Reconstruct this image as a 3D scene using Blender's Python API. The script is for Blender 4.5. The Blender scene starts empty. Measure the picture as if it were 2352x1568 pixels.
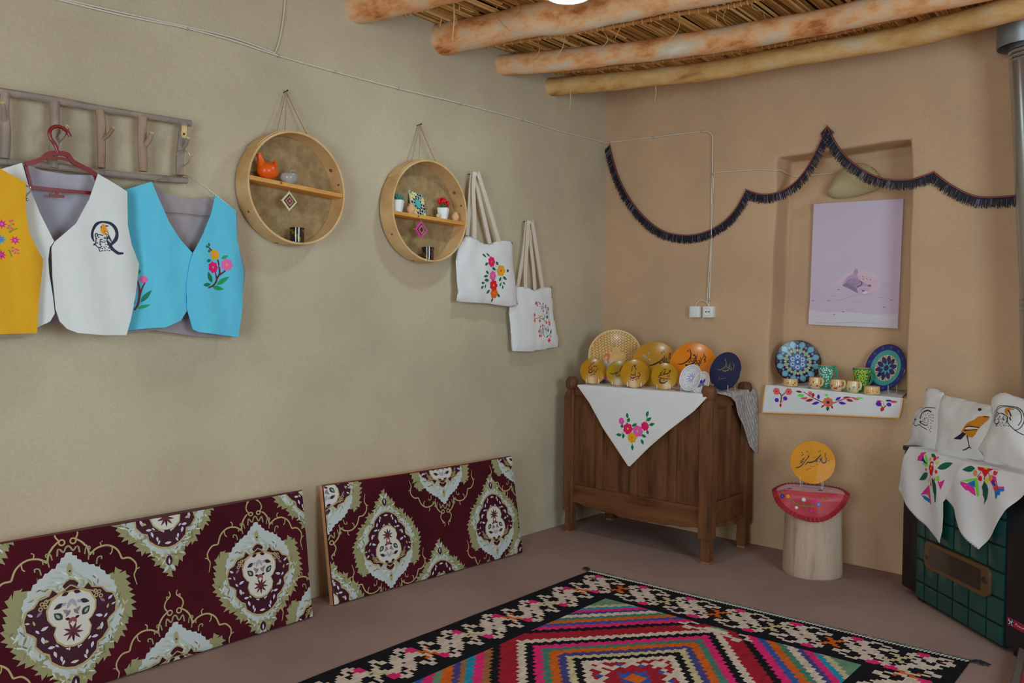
import bpy, bmesh, math, random
from mathutils import Vector, Matrix, noise
from mathutils.geometry import tessellate_polygon
random.seed(7)
scene = bpy.context.scene
COL = scene.collection
# ---------------------------------------------------------------- camera
CAM_LOC, CAM_R, CAM_U, CAM_F, CAM_FPX = ([3.1214, -4.4655, 1.3], [0.74737, 0.66431, 0.01121], [-0.0235, 0.00957, 0.99968], [-0.66399, 0.7474, -0.02276], 1809.49)
cam_data = bpy.data.cameras.new('camera')
cam = bpy.data.objects.new('camera', cam_data); COL.objects.link(cam)
cam_data.sensor_width = 36.0
cam_data.lens = CAM_FPX / 2352.0 * 36.0
cam_data.clip_start = .02
cam.matrix_world = Matrix(((CAM_R[0], CAM_U[0], -CAM_F[0], CAM_LOC[0]), (CAM_R[1], CAM_U[1], -CAM_F[1], CAM_LOC[1]),
                           (CAM_R[2], CAM_U[2], -CAM_F[2], CAM_LOC[2]), (0, 0, 0, 1)))
scene.camera = cam
# ---------------------------------------------------------------- view, world, daylight through the openings behind the camera
vs = scene.view_settings
scene.display_settings.display_device = 'sRGB'
vs.view_transform = 'Standard'; vs.look = 'None'; vs.exposure = 0.0; vs.gamma = 1.0; vs.use_curve_mapping = False
world = bpy.data.worlds.new('world'); scene.world = world; world.use_nodes = True
world.node_tree.nodes['Background'].inputs[0].default_value = (.62, .82, 1, 1)
world.node_tree.nodes['Background'].inputs[1].default_value = .6
def area_light(name, loc, target, sx, sy, power, color):
    l = bpy.data.lights.new(name, 'AREA'); l.shape = 'RECTANGLE'; l.size = sx; l.size_y = sy; l.energy = power; l.color = color
    o = bpy.data.objects.new(name, l); COL.objects.link(o); o.location = loc
    d = Vector(target) - Vector(loc); o.rotation_euler = d.to_track_quat('-Z', 'Y').to_euler()
    return o
area_light('daylight_window', (4.62, -2.9, 1.65), (0, -2.7, 1.5), 1.5, 1.3, 56, (.63, .87, 1.0))
area_light('daylight_door', (2.9, -6.2, 1.35), (2.2, 0, 1.3), 1.3, 2.0, 70, (.72, .90, 1.0))
LAMP_STRENGTH = 66.0
# ---------------------------------------------------------------- colours and materials
KEXP = .62
def lin(h):
    h = h.lstrip('#'); r = []
    for i in (0, 2, 4):
        c = int(h[i:i+2], 16) / 255; r.append(c / 12.92 if c <= .04045 else ((c + .055) / 1.055) ** 2.4)
    return r
def col(h, k=KEXP): return tuple(min(.95, c / k) for c in lin(h)) + (1,)
MATS = {}
def mat(name, h, rough=.8, var=0.0, vscale=8.0, bump=0.0, bscale=60.0, metal=0.0, h2=None, stretch=(1, 1, 1), coat=0.0, sheen=0.0,
        spec=.5, detail=4.0, contrast=(.35, .65), k=KEXP, bdist=.004):
    if name in MATS: return MATS[name]
    m = bpy.data.materials.new(name); m.use_nodes = True; nt = m.node_tree; b = nt.nodes['Principled BSDF']
    b.inputs['Roughness'].default_value = rough; b.inputs['Metallic'].default_value = metal
    b.inputs['Specular IOR Level'].default_value = spec
    b.inputs['Coat Weight'].default_value = coat
    if sheen: b.inputs['Sheen Weight'].default_value = sheen
    c = col(h, k); b.inputs['Base Color'].default_value = c; m.diffuse_color = c
    if var or h2 or bump:
        tc = nt.nodes.new('ShaderNodeTexCoord'); mp = nt.nodes.new('ShaderNodeMapping'); mp.inputs['Scale'].default_value = stretch
        nt.links.new(tc.outputs['Object'], mp.inputs['Vector'])
    if var or h2:
        n = nt.nodes.new('ShaderNodeTexNoise'); n.inputs['Scale'].default_value = vscale; n.inputs['Detail'].default_value = detail
        nt.links.new(mp.outputs[0], n.inputs['Vector'])
        r = nt.nodes.new('ShaderNodeValToRGB'); r.color_ramp.elements[0].position, r.color_ramp.elements[1].position = contrast
        if h2: r.color_ramp.elements[0].color = c; r.color_ramp.elements[1].color = col(h2, k)
        else:
            r.color_ramp.elements[0].color = tuple(x * (1 - var) for x in c[:3]) + (1,)
            r.color_ramp.elements[1].color = tuple(min(.9, x * (1 + var)) for x in c[:3]) + (1,)
        nt.links.new(n.outputs[0], r.inputs[0]); nt.links.new(r.outputs[0], b.inputs['Base Color'])
    if bump:
        n2 = nt.nodes.new('ShaderNodeTexNoise'); n2.inputs['Scale'].default_value = bscale; n2.inputs['Detail'].default_value = 5
        nt.links.new(mp.outputs[0], n2.inputs['Vector'])
        bp = nt.nodes.new('ShaderNodeBump'); bp.inputs['Strength'].default_value = bump; bp.inputs['Distance'].default_value = bdist
        nt.links.new(n2.outputs[0], bp.inputs['Height']); nt.links.new(bp.outputs[0], b.inputs['Normal'])
    MATS[name] = m; return m
def thread(h): return mat('thread_' + h.lstrip('#'), h, .55, spec=.3)
def paint(h): return mat('glaze_' + h.lstrip('#'), h, .22, spec=.5)
def ink(h): return mat('ink_' + h.lstrip('#'), h, .35, spec=.4)
def glass(name, h='#ffffff', rough=.03, alpha=.35):
    if name in MATS: return MATS[name]
    m = bpy.data.materials.new(name); m.use_nodes = True; nt = m.node_tree; b = nt.nodes['Principled BSDF']
    b.inputs['Base Color'].default_value = col(h, 1); b.inputs['Roughness'].default_value = rough
    b.inputs['Transmission Weight'].default_value = 0.0; b.inputs['IOR'].default_value = 1.49
    b.inputs['Alpha'].default_value = alpha
    MATS[name] = m; return m
def emission(name, color, s):
    m = bpy.data.materials.new(name); m.use_nodes = True; b = m.node_tree.nodes['Principled BSDF']
    b.inputs['Base Color'].default_value = (.9, .9, .9, 1); b.inputs['Emission Color'].default_value = color + (1,); b.inputs['Emission Strength'].default_value = s
    return m
def earth(name, h, h2, fleck, bump=.55, k=KEXP):
    """mud plaster: soft blotches, fine grit, straw flecks"""
    m = bpy.data.materials.new(name); m.use_nodes = True; nt = m.node_tree; b = nt.nodes['Principled BSDF']
    b.inputs['Roughness'].default_value = .95; b.inputs['Specular IOR Level'].default_value = .15
    N = nt.nodes.new; L = nt.links.new
    tc = N('ShaderNodeTexCoord')
    def nz(scale, det):
        n = N('ShaderNodeTexNoise'); n.inputs['Scale'].default_value = scale; n.inputs['Detail'].default_value = det; L(tc.outputs['Object'], n.inputs['Vector']); return n
    n1 = nz(1.6, 6); r1 = N('ShaderNodeValToRGB'); r1.color_ramp.elements[0].position = .38; r1.color_ramp.elements[1].position = .66
    r1.color_ramp.elements[0].color = col(h, k); r1.color_ramp.elements[1].color = col(h2, k); L(n1.outputs[0], r1.inputs[0])
    n2 = nz(120, 5); r2 = N('ShaderNodeValToRGB'); r2.color_ramp.elements[0].position = .3; r2.color_ramp.elements[1].position = .7
    r2.color_ramp.elements[0].color = (.94, .94, .94, 1); r2.color_ramp.elements[1].color = (1.04, 1.04, 1.04, 1); L(n2.outputs[0], r2.inputs[0])
    mx = N('ShaderNodeMix'); mx.data_type = 'RGBA'; mx.blend_type = 'MULTIPLY'; mx.inputs[0].default_value = 1
    L(r1.outputs[0], mx.inputs[6]); L(r2.outputs[0], mx.inputs[7])
    vo = N('ShaderNodeTexVoronoi'); vo.inputs['Scale'].default_value = 24; vo.inputs['Randomness'].default_value = 1
    mp = N('ShaderNodeMapping'); mp.inputs['Scale'].default_value = (1, 1, .35); mp.inputs['Rotation'].default_value = (.5, .6, .4)
    L(tc.outputs['Object'], mp.inputs['Vector']); L(mp.outputs[0], vo.inputs['Vector'])
    lt = N('ShaderNodeMath'); lt.operation = 'LESS_THAN'; lt.inputs[1].default_value = .035; L(vo.outputs['Distance'], lt.inputs[0])
    sc = N('ShaderNodeMath'); sc.operation = 'MULTIPLY'; sc.inputs[1].default_value = .4; L(lt.outputs[0], sc.inputs[0])
    m2 = N('ShaderNodeMix'); m2.data_type = 'RGBA'; L(sc.outputs[0], m2.inputs[0]); L(mx.outputs[2], m2.inputs[6]); m2.inputs[7].default_value = col(fleck, k)
    L(m2.outputs[2], b.inputs['Base Color'])
    n3 = nz(60, 8); n4 = nz(5, 3); ad = N('ShaderNodeMath'); ad.operation = 'MULTIPLY_ADD'; ad.inputs[1].default_value = 2.5
    L(n4.outputs[0], ad.inputs[0]); L(n3.outputs[0], ad.inputs[2])
    bp = N('ShaderNodeBump'); bp.inputs['Strength'].default_value = bump; bp.inputs['Distance'].default_value = .0035
    L(ad.outputs[0], bp.inputs['Height']); L(bp.outputs[0], b.inputs['Normal'])
    return m
def bark(name, cols, scale=3.0, stretch=(1, 1, 1), rough=.8, bump=.3, k=KEXP, bscale=30):
    """three-tone blotchy wood"""
    m = bpy.data.materials.new(name); m.use_nodes = True; nt = m.node_tree; b = nt.nodes['Principled BSDF']; N = nt.nodes.new; L = nt.links.new
    b.inputs['Roughness'].default_value = rough; b.inputs['Specular IOR Level'].default_value = .25
    tc = N('ShaderNodeTexCoord'); mp = N('ShaderNodeMapping'); mp.inputs['Scale'].default_value = stretch; L(tc.outputs['Object'], mp.inputs['Vector'])
    n = N('ShaderNodeTexNoise'); n.inputs['Scale'].default_value = scale; n.inputs['Detail'].default_value = 7; n.inputs['Roughness'].default_value = .62
    L(mp.outputs[0], n.inputs['Vector'])
    r = N('ShaderNodeValToRGB'); e = r.color_ramp.elements
    for i, c in enumerate(cols):
        p = .3 + .42 * i / (len(cols) - 1)
        el = e[i] if i < 2 else e.new(p)
        el.position = p; el.color = col(c, k)
    L(n.outputs[0], r.inputs[0]); L(r.outputs[0], b.inputs['Base Color'])
    n2 = N('ShaderNodeTexNoise'); n2.inputs['Scale'].default_value = bscale; n2.inputs['Detail'].default_value = 5; L(mp.outputs[0], n2.inputs['Vector'])
    bp = N('ShaderNodeBump'); bp.inputs['Strength'].default_value = bump; bp.inputs['Distance'].default_value = .004
    L(n2.outputs[0], bp.inputs['Height']); L(bp.outputs[0], b.inputs['Normal'])
    return m
def weave(name, h, h2, scale=220.0, rough=.9, bump=.5, k=KEXP):
    m = bpy.data.materials.new(name); m.use_nodes = True; nt = m.node_tree; b = nt.nodes['Principled BSDF']; N = nt.nodes.new; L = nt.links.new
    b.inputs['Roughness'].default_value = rough; b.inputs['Specular IOR Level'].default_value = .15
    tc = N('ShaderNodeTexCoord'); outs = []
    for d in ('Y', 'Z'):
        w = N('ShaderNodeTexWave'); w.bands_direction = d; w.inputs['Scale'].default_value = scale / 6.283; w.inputs['Distortion'].default_value = 2.2; w.inputs['Detail Scale'].default_value = 4.0
        L(tc.outputs['Object'], w.inputs['Vector']); outs.append(w)
    mu = N('ShaderNodeMath'); mu.operation = 'MULTIPLY'; L(outs[0].outputs[1], mu.inputs[0]); L(outs[1].outputs[1], mu.inputs[1])
    n = N('ShaderNodeTexNoise'); n.inputs['Scale'].default_value = 30; L(tc.outputs['Object'], n.inputs['Vector'])
    ad = N('ShaderNodeMath'); ad.operation = 'MULTIPLY_ADD'; ad.inputs[1].default_value = .7; L(n.outputs[0], ad.inputs[0]); L(mu.outputs[0], ad.inputs[2])
    r = N('ShaderNodeValToRGB'); r.color_ramp.elements[0].position = .3; r.color_ramp.elements[1].position = .95
    r.color_ramp.elements[0].color = col(h2, k); r.color_ramp.elements[1].color = col(h, k); L(ad.outputs[0], r.inputs[0]); L(r.outputs[0], b.inputs['Base Color'])
    bp = N('ShaderNodeBump'); bp.inputs['Strength'].default_value = bump; bp.inputs['Distance'].default_value = .002
    L(mu.outputs[0], bp.inputs['Height']); L(bp.outputs[0], b.inputs['Normal'])
    return m
# ---------------------------------------------------------------- objects
def tag(o, label=None, cat=None, group=None, kind=None):
    if label: o['label'] = label
    if cat: o['category'] = cat
    if group: o['group'] = group
    if kind: o['kind'] = kind
    return o
def thing(name, label, cat, loc=(0, 0, 0), rotz=0.0, group=None, axes=None):
    o = bpy.data.objects.new(name, None); COL.objects.link(o); o.empty_display_size = .05
    if axes:
        U, V = Vector(axes[0]), Vector(axes[1]); N = U.cross(V)
        o.matrix_basis = Matrix(((U.x, V.x, N.x, loc[0]), (U.y, V.y, N.y, loc[1]), (U.z, V.z, N.z, loc[2]), (0, 0, 0, 1)))
    else:
        o.location = loc; o.rotation_euler = (0, 0, rotz)
    return tag(o, label, cat, group)
def world_of(o):
    M = Matrix.Identity(4)
    while o is not None:
        M = o.matrix_basis @ M; o = o.parent
    return M
def link_bm(name, bm, mats, parent=None, smooth=False, local=False, label=None, kind=None, sharp=35):
    if parent is not None and not local:
        bmesh.ops.transform(bm, matrix=world_of(parent).inverted(), verts=bm.verts)
    me = bpy.data.meshes.new(name); bm.to_mesh(me); bm.free()
    if not isinstance(mats, (list, tuple)): mats = [mats]
    for m in mats: me.materials.append(m)
    if smooth:
        me.shade_smooth()
        if sharp: me.set_sharp_from_angle(angle=math.radians(sharp))
    o = bpy.data.objects.new(name, me); COL.objects.link(o); o.parent = parent
    if label: o['label'] = label
    if kind: o['kind'] = kind
    return o
def catmull(pts, n=6, closed=False):
    P = [Vector(p) for p in pts]; out = []; m = len(P)
    rng = range(m if closed else m - 1)
    for i in rng:
        p0 = P[(i - 1) % m] if closed or i > 0 else P[0] * 2 - P[1]
        p1, p2 = P[i], P[(i + 1) % m]
        p3 = P[(i + 2) % m] if closed or i + 2 < m else P[-1] * 2 - P[-2]
        for k in range(n):
            t = k / n
            out.append(.5 * ((2 * p1) + (p2 - p0) * t + (2 * p0 - 5 * p1 + 4 * p2 - p3) * t * t + (3 * p1 - p0 - 3 * p2 + p3) * t ** 3))
    if not closed: out.append(P[-1].copy())
    return out
class MB:
    """collects simple shapes into one mesh"""
    def __init__(s): s.bm = bmesh.new()
    def box(s, c, d, M=None, mi=0, bevel=0.0, taper=None):
        x, y, z = (v / 2 for v in d); vs = []
        for (i, j, k) in ((-1, -1, -1), (1, -1, -1), (1, 1, -1), (-1, 1, -1), (-1, -1, 1), (1, -1, 1), (1, 1, 1), (-1, 1, 1)):
            f = taper if (taper and k > 0) else 1
            v = Vector((i * x * f, j * y * f, k * z)) + Vector(c)
            vs.append(s.bm.verts.new(M @ v if M else v))
        fs = [s.bm.faces.new([vs[q] for q in f]) for f in ((3, 2, 1, 0), (4, 5, 6, 7), (0, 1, 5, 4), (1, 2, 6, 5), (2, 3, 7, 6), (3, 0, 4, 7))]
        for f in fs: f.material_index = mi
        if bevel:
            es = list({e for f in fs for e in f.edges}); r = bmesh.ops.bevel(s.bm, geom=es, offset=bevel, segments=2, affect='EDGES', profile=.6)
            for f in r['faces']: f.material_index = mi
        return s
    def rings(s, rings, mi=0, close=True, cap=(True, True)):
        R = [[s.bm.verts.new(v) for v in r] for r in rings]; n = len(R[0])
        for a, b in zip(R, R[1:]):
            for i in range(n if close else n - 1):
                j = (i + 1) % n
                try: s.bm.faces.new((a[i], a[j], b[j], b[i])).material_index = mi
                except ValueError: pass
        if close and cap[0]: s.bm.faces.new(R[0][::-1]).material_index = mi
        if close and cap[1]: s.bm.faces.new(R[-1]).material_index = mi
        return s
    def tube(s, pts, r, n=8, mi=0, flat=1.0, up=None, wob=0.0, closed=False):
        P = [Vector(p) for p in pts]; m = len(P); rr = r if isinstance(r, (list, tuple)) else [r] * m; rings = []
        last = None
        for i, p in enumerate(P):
            t = (P[min(i + 1, m - 1)] - P[max(i - 1, 0)]);
            if t.length < 1e-9: t = Vector((0, 0, 1))
            t.normalize()
            if last is None:
                a = Vector(up) if up else (Vector((0, 0, 1)) if abs(t.z) < .9 else Vector((1, 0, 0)))
            else: a = last
            a = (a - t * a.dot(t)); a.normalize(); last = a; b = t.cross(a)
            ring = []
            for k in range(n):
                w = 2 * math.pi * k / n
                q = rr[i] * (1 + wob * noise.noise(p * 9 + Vector((math.cos(w), math.sin(w), k * .0))))
                ring.append(p + a * (math.cos(w) * q * flat) + b * (math.sin(w) * q))
            rings.append(ring)
        return s.rings(rings, mi)
    def lathe(s, prof, n=28, M=None, mi=0, cap=(False, False), wob=None):
        rings = []
        for (r, z) in prof:
            ring = []
            for k in range(n):
                w = 2 * math.pi * k / n; q = max(r, 1e-5) * (1 + (wob(w, z) if wob else 0))
                v = Vector((q * math.cos(w), q * math.sin(w), z)); ring.append(M @ v if M else v)
            rings.append(ring)
        return s.rings(rings, mi, True, cap)
    def ribbon(s, pts, wdir, w, th, mi=0):
        """flat band along pts, wide along wdir"""
        P = [Vector(p) for p in pts]; rings = []; m = len(P)
        for i, p in enumerate(P):
            t = (P[min(i + 1, m - 1)] - P[max(i - 1, 0)]).normalized()
            d = Vector(wdir(i / (m - 1)) if callable(wdir) else wdir); d = (d - t * d.dot(t)).normalized(); nn = t.cross(d)
            rings.append([p + d * w / 2 + nn * th / 2, p - d * w / 2 + nn * th / 2, p - d * w / 2 - nn * th / 2, p + d * w / 2 - nn * th / 2])
        return s.rings(rings, mi)
    def ball(s, c, r, n=8, mi=0, sc=(1, 1, 1)):
        rings = []
        for i in range(1, n):
            a = math.pi * i / n
            rings.append([Vector(c) + Vector((r * sc[0] * math.sin(a) * math.cos(2 * math.pi * k / (n + 4)), r * sc[1] * math.sin(a) * math.sin(2 * math.pi * k / (n + 4)), -r * sc[2] * math.cos(a))) for k in range(n + 4)])
        return s.rings(rings, mi)
    def prism(s, pts, fn0, fn1, mi=0):
        a = [s.bm.verts.new(fn0(u, v)) for u, v in pts]; b = [s.bm.verts.new(fn1(u, v)) for u, v in pts]; n = len(a)
        fs = [s.bm.faces.new(a[::-1]), s.bm.faces.new(b)] + [s.bm.faces.new((a[i], a[(i + 1) % n], b[(i + 1) % n], b[i])) for i in range(n)]
        for f in fs: f.material_index = mi
        return s
    def build(s, name, mats, parent=None, smooth=True, local=False, label=None, kind=None, sharp=35, normals=True):
        if normals: bmesh.ops.recalc_face_normals(s.bm, faces=s.bm.faces)
        return link_bm(name, s.bm, mats, parent, smooth, local, label, kind, sharp)
def flat_bm(pts, step=None, bm=None, z=0.0, mi=0):
    bm = bm or bmesh.new()
    vs = [bm.verts.new((p[0], p[1], z)) for p in pts]
    for t in tessellate_polygon([[Vector((p[0], p[1], 0)) for p in pts]]):
        try: bm.faces.new([vs[i] for i in t]).material_index = mi
        except ValueError: pass
    return bm
def cut_grid(bm, step):
    xs = [v.co.x for v in bm.verts]; ys = [v.co.y for v in bm.verts]
    for ax, lo, hi in ((0, min(xs), max(xs)), (1, min(ys), max(ys))):
        k = math.floor(lo / step) + 1
        while k * step < hi - 1e-6:
            co = [0, 0, 0]; no = [0, 0, 0]; co[ax] = k * step; no[ax] = 1
            bmesh.ops.bisect_plane(bm, geom=bm.verts[:] + bm.edges[:] + bm.faces[:], dist=1e-6, plane_co=co, plane_no=no); k += 1
    bmesh.ops.triangulate(bm, faces=[f for f in bm.faces if len(f.verts) > 4])
def sheet(name, pts, fn, mats, parent, th=.003, step=.03, smooth=True, label=None):
    """a cloth of polygon outline pts laid on the surface fn(u, v, h)"""
    bm = flat_bm(pts); cut_grid(bm, step)
    for f in bm.faces:
        if f.normal.z < 0: f.normal_flip()
    bm.normal_update()
    for f in bm.faces:
        if f.normal.z < 0: f.normal_flip()
    for v in bm.verts: v.co = fn(v.co.x, v.co.y, 0.0)
    bm.normal_update()
    r = bmesh.ops.solidify(bm, geom=bm.faces[:], thickness=th)
    bmesh.ops.recalc_face_normals(bm, faces=bm.faces)
    return link_bm(name, bm, mats, parent, smooth, label=label, sharp=60)
def edge_dist(pts):
    segs = [(Vector(pts[i][:2]), Vector(pts[(i + 1) % len(pts)][:2])) for i in range(len(pts))]
    def d(u, v):
        p = Vector((u, v)); best = 9
        for a, b in segs:
            e = b - a; L = e.length_squared
            t = max(0, min(1, (p - a).dot(e) / L)) if L > 0 else 0
            best = min(best, (p - a - e * t).length)
        return best
    return d
def pillow(name, pts, fn, D, mats, parent, step=.03, soft=.06, back=1.0, label=None):
    """closed stuffed shape: front and back skins swell away from the outline; fn(u, v, h)"""
    dist = edge_dist(pts); bm = flat_bm(pts); cut_grid(bm, step)
    bm.normal_update()
    for f in bm.faces:
        if f.normal.z < 0: f.normal_flip()
    hs = {v: D * (1 - math.exp(-dist(v.co.x, v.co.y) / soft)) for v in bm.verts}
    top = bm.verts[:]; faces = bm.faces[:]
    mapv = {}
    for v in top:
        if hs[v] < 1e-4: mapv[v] = v
        else: mapv[v] = bm.verts.new((v.co.x, v.co.y, -1))
    for f in faces:
        q = [mapv[v] for v in f.verts][::-1]
        try: bm.faces.new(q).material_index = f.material_index
        except ValueError: pass
    for v in top:
        u, w = v.co.x, v.co.y; b = mapv[v]
        v.co = fn(u, w, hs[v])
        if b is not v: b.co = fn(u, w, -hs[v] * back)
    bmesh.ops.recalc_face_normals(bm, faces=bm.faces)
    o = link_bm(name, bm, mats, parent, True, label=label, sharp=0)
    return o, (lambda u, v, h: fn(u, v, D * (1 - math.exp(-dist(u, v) / soft)) + h))
class Art:
    """flat coloured shapes in (u, v), built as one thin mesh on a surface"""
    def __init__(s, matf=thread): s.f = []; s.matf = matf
    def add(s, vs, fs, c, l=0): s.f.append((vs, fs, c, l)); return s
    def poly(s, pts, c, l=0):
        pts = [tuple(p[:2]) for p in pts]
        return s.add(pts, [tuple(t) for t in tessellate_polygon([[Vector((p[0], p[1], 0)) for p in pts]])], c, l)
    def fan(s, x, y, pts, c, l=0):
        n = len(pts); return s.add([(x, y)] + pts, [(0, i + 1, (i + 1) % n + 1) for i in range(n)], c, l)
    def disc(s, x, y, r, c, l=0, ry=None, n=14, a=0.0):
        ry = ry or r; ca, sa = math.cos(a), math.sin(a); P = []
        for k in range(n):
            p, q = r * math.cos(2 * math.pi * k / n), ry * math.sin(2 * math.pi * k / n); P.append((x + p * ca - q * sa, y + p * sa + q * ca))
        return s.fan(x, y, P, c, l)
    def ring(s, x, y, r0, r1, c, l=0, n=40):
        vs = []; fs = []
        for k in range(n):
            a = 2 * math.pi * k / n; vs += [(x + r0 * math.cos(a), y + r0 * math.sin(a)), (x + r1 * math.cos(a), y + r1 * math.sin(a))]
            fs.append((2 * k, 2 * k + 1, (2 * k + 3) % (2 * n), (2 * k + 2) % (2 * n)))
        return s.add(vs, fs, c, l)
    def leaf(s, x0, y0, x1, y1, w, c, l=0, n=6, skew=0.0):
        dx, dy = x1 - x0, y1 - y0; L = math.hypot(dx, dy) or 1e-6; nx, ny = -dy / L, dx / L; P = []
        for k in range(n + 1):
            t = k / n; q = w / 2 * math.sin(math.pi * t ** .85); P.append((x0 + dx * t + nx * q, y0 + dy * t + ny * q))
        for k in range(n - 1, 0, -1):
            t = k / n; q = w / 2 * math.sin(math.pi * t ** .85); P.append((x0 + dx * t - nx * q, y0 + dy * t - ny * q))
        return s.fan(x0 + dx * .5, y0 + dy * .5, P, c, l)
    def flower(s, x, y, r, c, cc=None, n=6, l=0, a=0.0, ry=None, deep=.18, star=False, cr=.2):
        ry = ry or r; P = []; m = n * (2 if star else 8)
        for k in range(m):
            t = 2 * math.pi * k / m
            q = (1 if k % 2 == 0 else .45) if star else 1 - deep + deep * abs(math.cos(n * t / 2)) * 1.0
            P.append((x + r * q * math.cos(t + a), y + ry * q * math.sin(t + a)))
        s.fan(x, y, P, c, l)
        if cc: s.disc(x, y, r * cr, cc, l + 1, ry * cr, 8)
        return s
    def stroke(s, pts, w, c, l=0, n=5, smooth=True):
        P = catmull([(p[0], p[1], 0) for p in pts], n) if smooth and len(pts) > 2 else [Vector((p[0], p[1], 0)) for p in pts]
        m = len(P); vs = []; fs = []
        ws = w if isinstance(w, (list, tuple)) else [w, w]
        for i, p in enumerate(P):
            t = P[min(i + 1, m - 1)] - P[max(i - 1, 0)]; L = t.length or 1e-6; nx, ny = -t.y / L, t.x / L
            f = i / (m - 1) * (len(ws) - 1); k = min(int(f), len(ws) - 2); q = (ws[k] + (ws[k + 1] - ws[k]) * (f - k)) / 2
            vs += [(p.x + nx * q, p.y + ny * q), (p.x - nx * q, p.y - ny * q)]
            if i: fs.append((2 * i - 2, 2 * i - 1, 2 * i + 1, 2 * i))
        return s.add(vs, fs, c, l)
    def xf(s, fn):
        s.f = [([fn(*p) for p in vs], fs, c, l) for vs, fs, c, l in s.f]; return s
    def merged(s, o): s.f += o.f; return s
    def build(s, name, fn, parent, step=None, base=.0012, lay=.0006, clip=None, label=None, kind=None, local=False):
        bm = bmesh.new(); cols = []
        for vs, fs, c, l in s.f:
            if c not in cols: cols.append(c)
            V = [bm.verts.new((p[0], p[1], l)) for p in vs]
            for f in fs:
                try: bm.faces.new([V[i] for i in f]).material_index = cols.index(c)
                except ValueError: pass
        if clip:
            for ax, val, sg in clip:
                co = [0, 0, 0]; no = [0, 0, 0]; co[ax] = val; no[ax] = sg
                bmesh.ops.bisect_plane(bm, geom=bm.verts[:] + bm.edges[:] + bm.faces[:], dist=1e-6, plane_co=co, plane_no=no, clear_outer=True)
        if not bm.faces: bm.free(); return None
        if step: cut_grid(bm, step)
        bm.normal_update()
        for f in bm.faces:
            if f.normal.z < 0: f.normal_flip()
        for v in bm.verts: v.co = fn(v.co.x, v.co.y, base + lay * v.co.z)
        return link_bm(name, bm, [s.matf(c) for c in cols], parent, True, local, label, kind, sharp=0)
def stitch(parent, fn, items, names=None, step=None):
    """every embroidered flower, leaf and stem is a part of its own"""
    for it in items:
        a = Art(); kind = it[0]; getattr(a, kind)(*it[1:-1], **it[-1]) if isinstance(it[-1], dict) else getattr(a, kind)(*it[1:])
        nm = {'flower': 'embroidered_flower', 'leaf': 'embroidered_leaf', 'stroke': 'embroidered_stem', 'disc': 'embroidered_berry', 'poly': 'embroidered_shape'}[kind]
        a.build(nm, fn, parent, step)
def grid_mesh(nu, nv, fn):
    bm = bmesh.new(); V = [[bm.verts.new(fn(i / nu, j / nv)) for i in range(nu + 1)] for j in range(nv + 1)]
    for j in range(nv):
        for i in range(nu): bm.faces.new((V[j][i], V[j][i + 1], V[j + 1][i + 1], V[j + 1][i]))
    return bm

# ================================================================ the room
M_WALL_L = earth('mud_plaster_grey', '#968b76', '#8b806d', '#b9a780', .5, .46)
M_WALL_B = earth('mud_plaster_brown', '#9d8166', '#927860', '#c9ab7c', .5, .46)
M_FLOOR = earth('earth_floor', '#7d675f', '#735e58', '#8d7468', .35, .50)
M_CEIL = earth('ceiling_mud', '#6d5b45', '#5d4c38', '#8a7450', .4)
RX, RY, RZ = 4.7, -6.3, 2.93
def structure(name, bm, m): return tag(link_bm(name, bm, m, None, True, sharp=50), kind='structure')
def wob(p, s=1.3, a=.006): return noise.noise(Vector(p) * s) * a
structure('floor', grid_mesh(60, 80, lambda u, v: Vector((-.12 + (RX + .2) * u, -6.4 + 6.75 * v, wob((RX * u, RY * v, 0), 1.1, .0025)))), M_FLOOR)
structure('wall_left', grid_mesh(90, 45, lambda u, v: Vector((wob((0, u * 6.3, v * 3), 1.6, .006) - .004, RY + (.1 - RY) * u, -.05 + (RZ + .1) * v))), M_WALL_L)
structure('wall_right', grid_mesh(4, 4, lambda u, v: Vector((RX, RY * u, RZ * v))), M_WALL_B)
structure('wall_front', grid_mesh(4, 4, lambda u, v: Vector((RX * (1 - u), RY, RZ * v))), M_WALL_B)
structure('ceiling', grid_mesh(4, 4, lambda u, v: Vector((-.1 + (RX + .2) * u, .35 - 6.75 * v, RZ))), M_CEIL)
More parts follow.
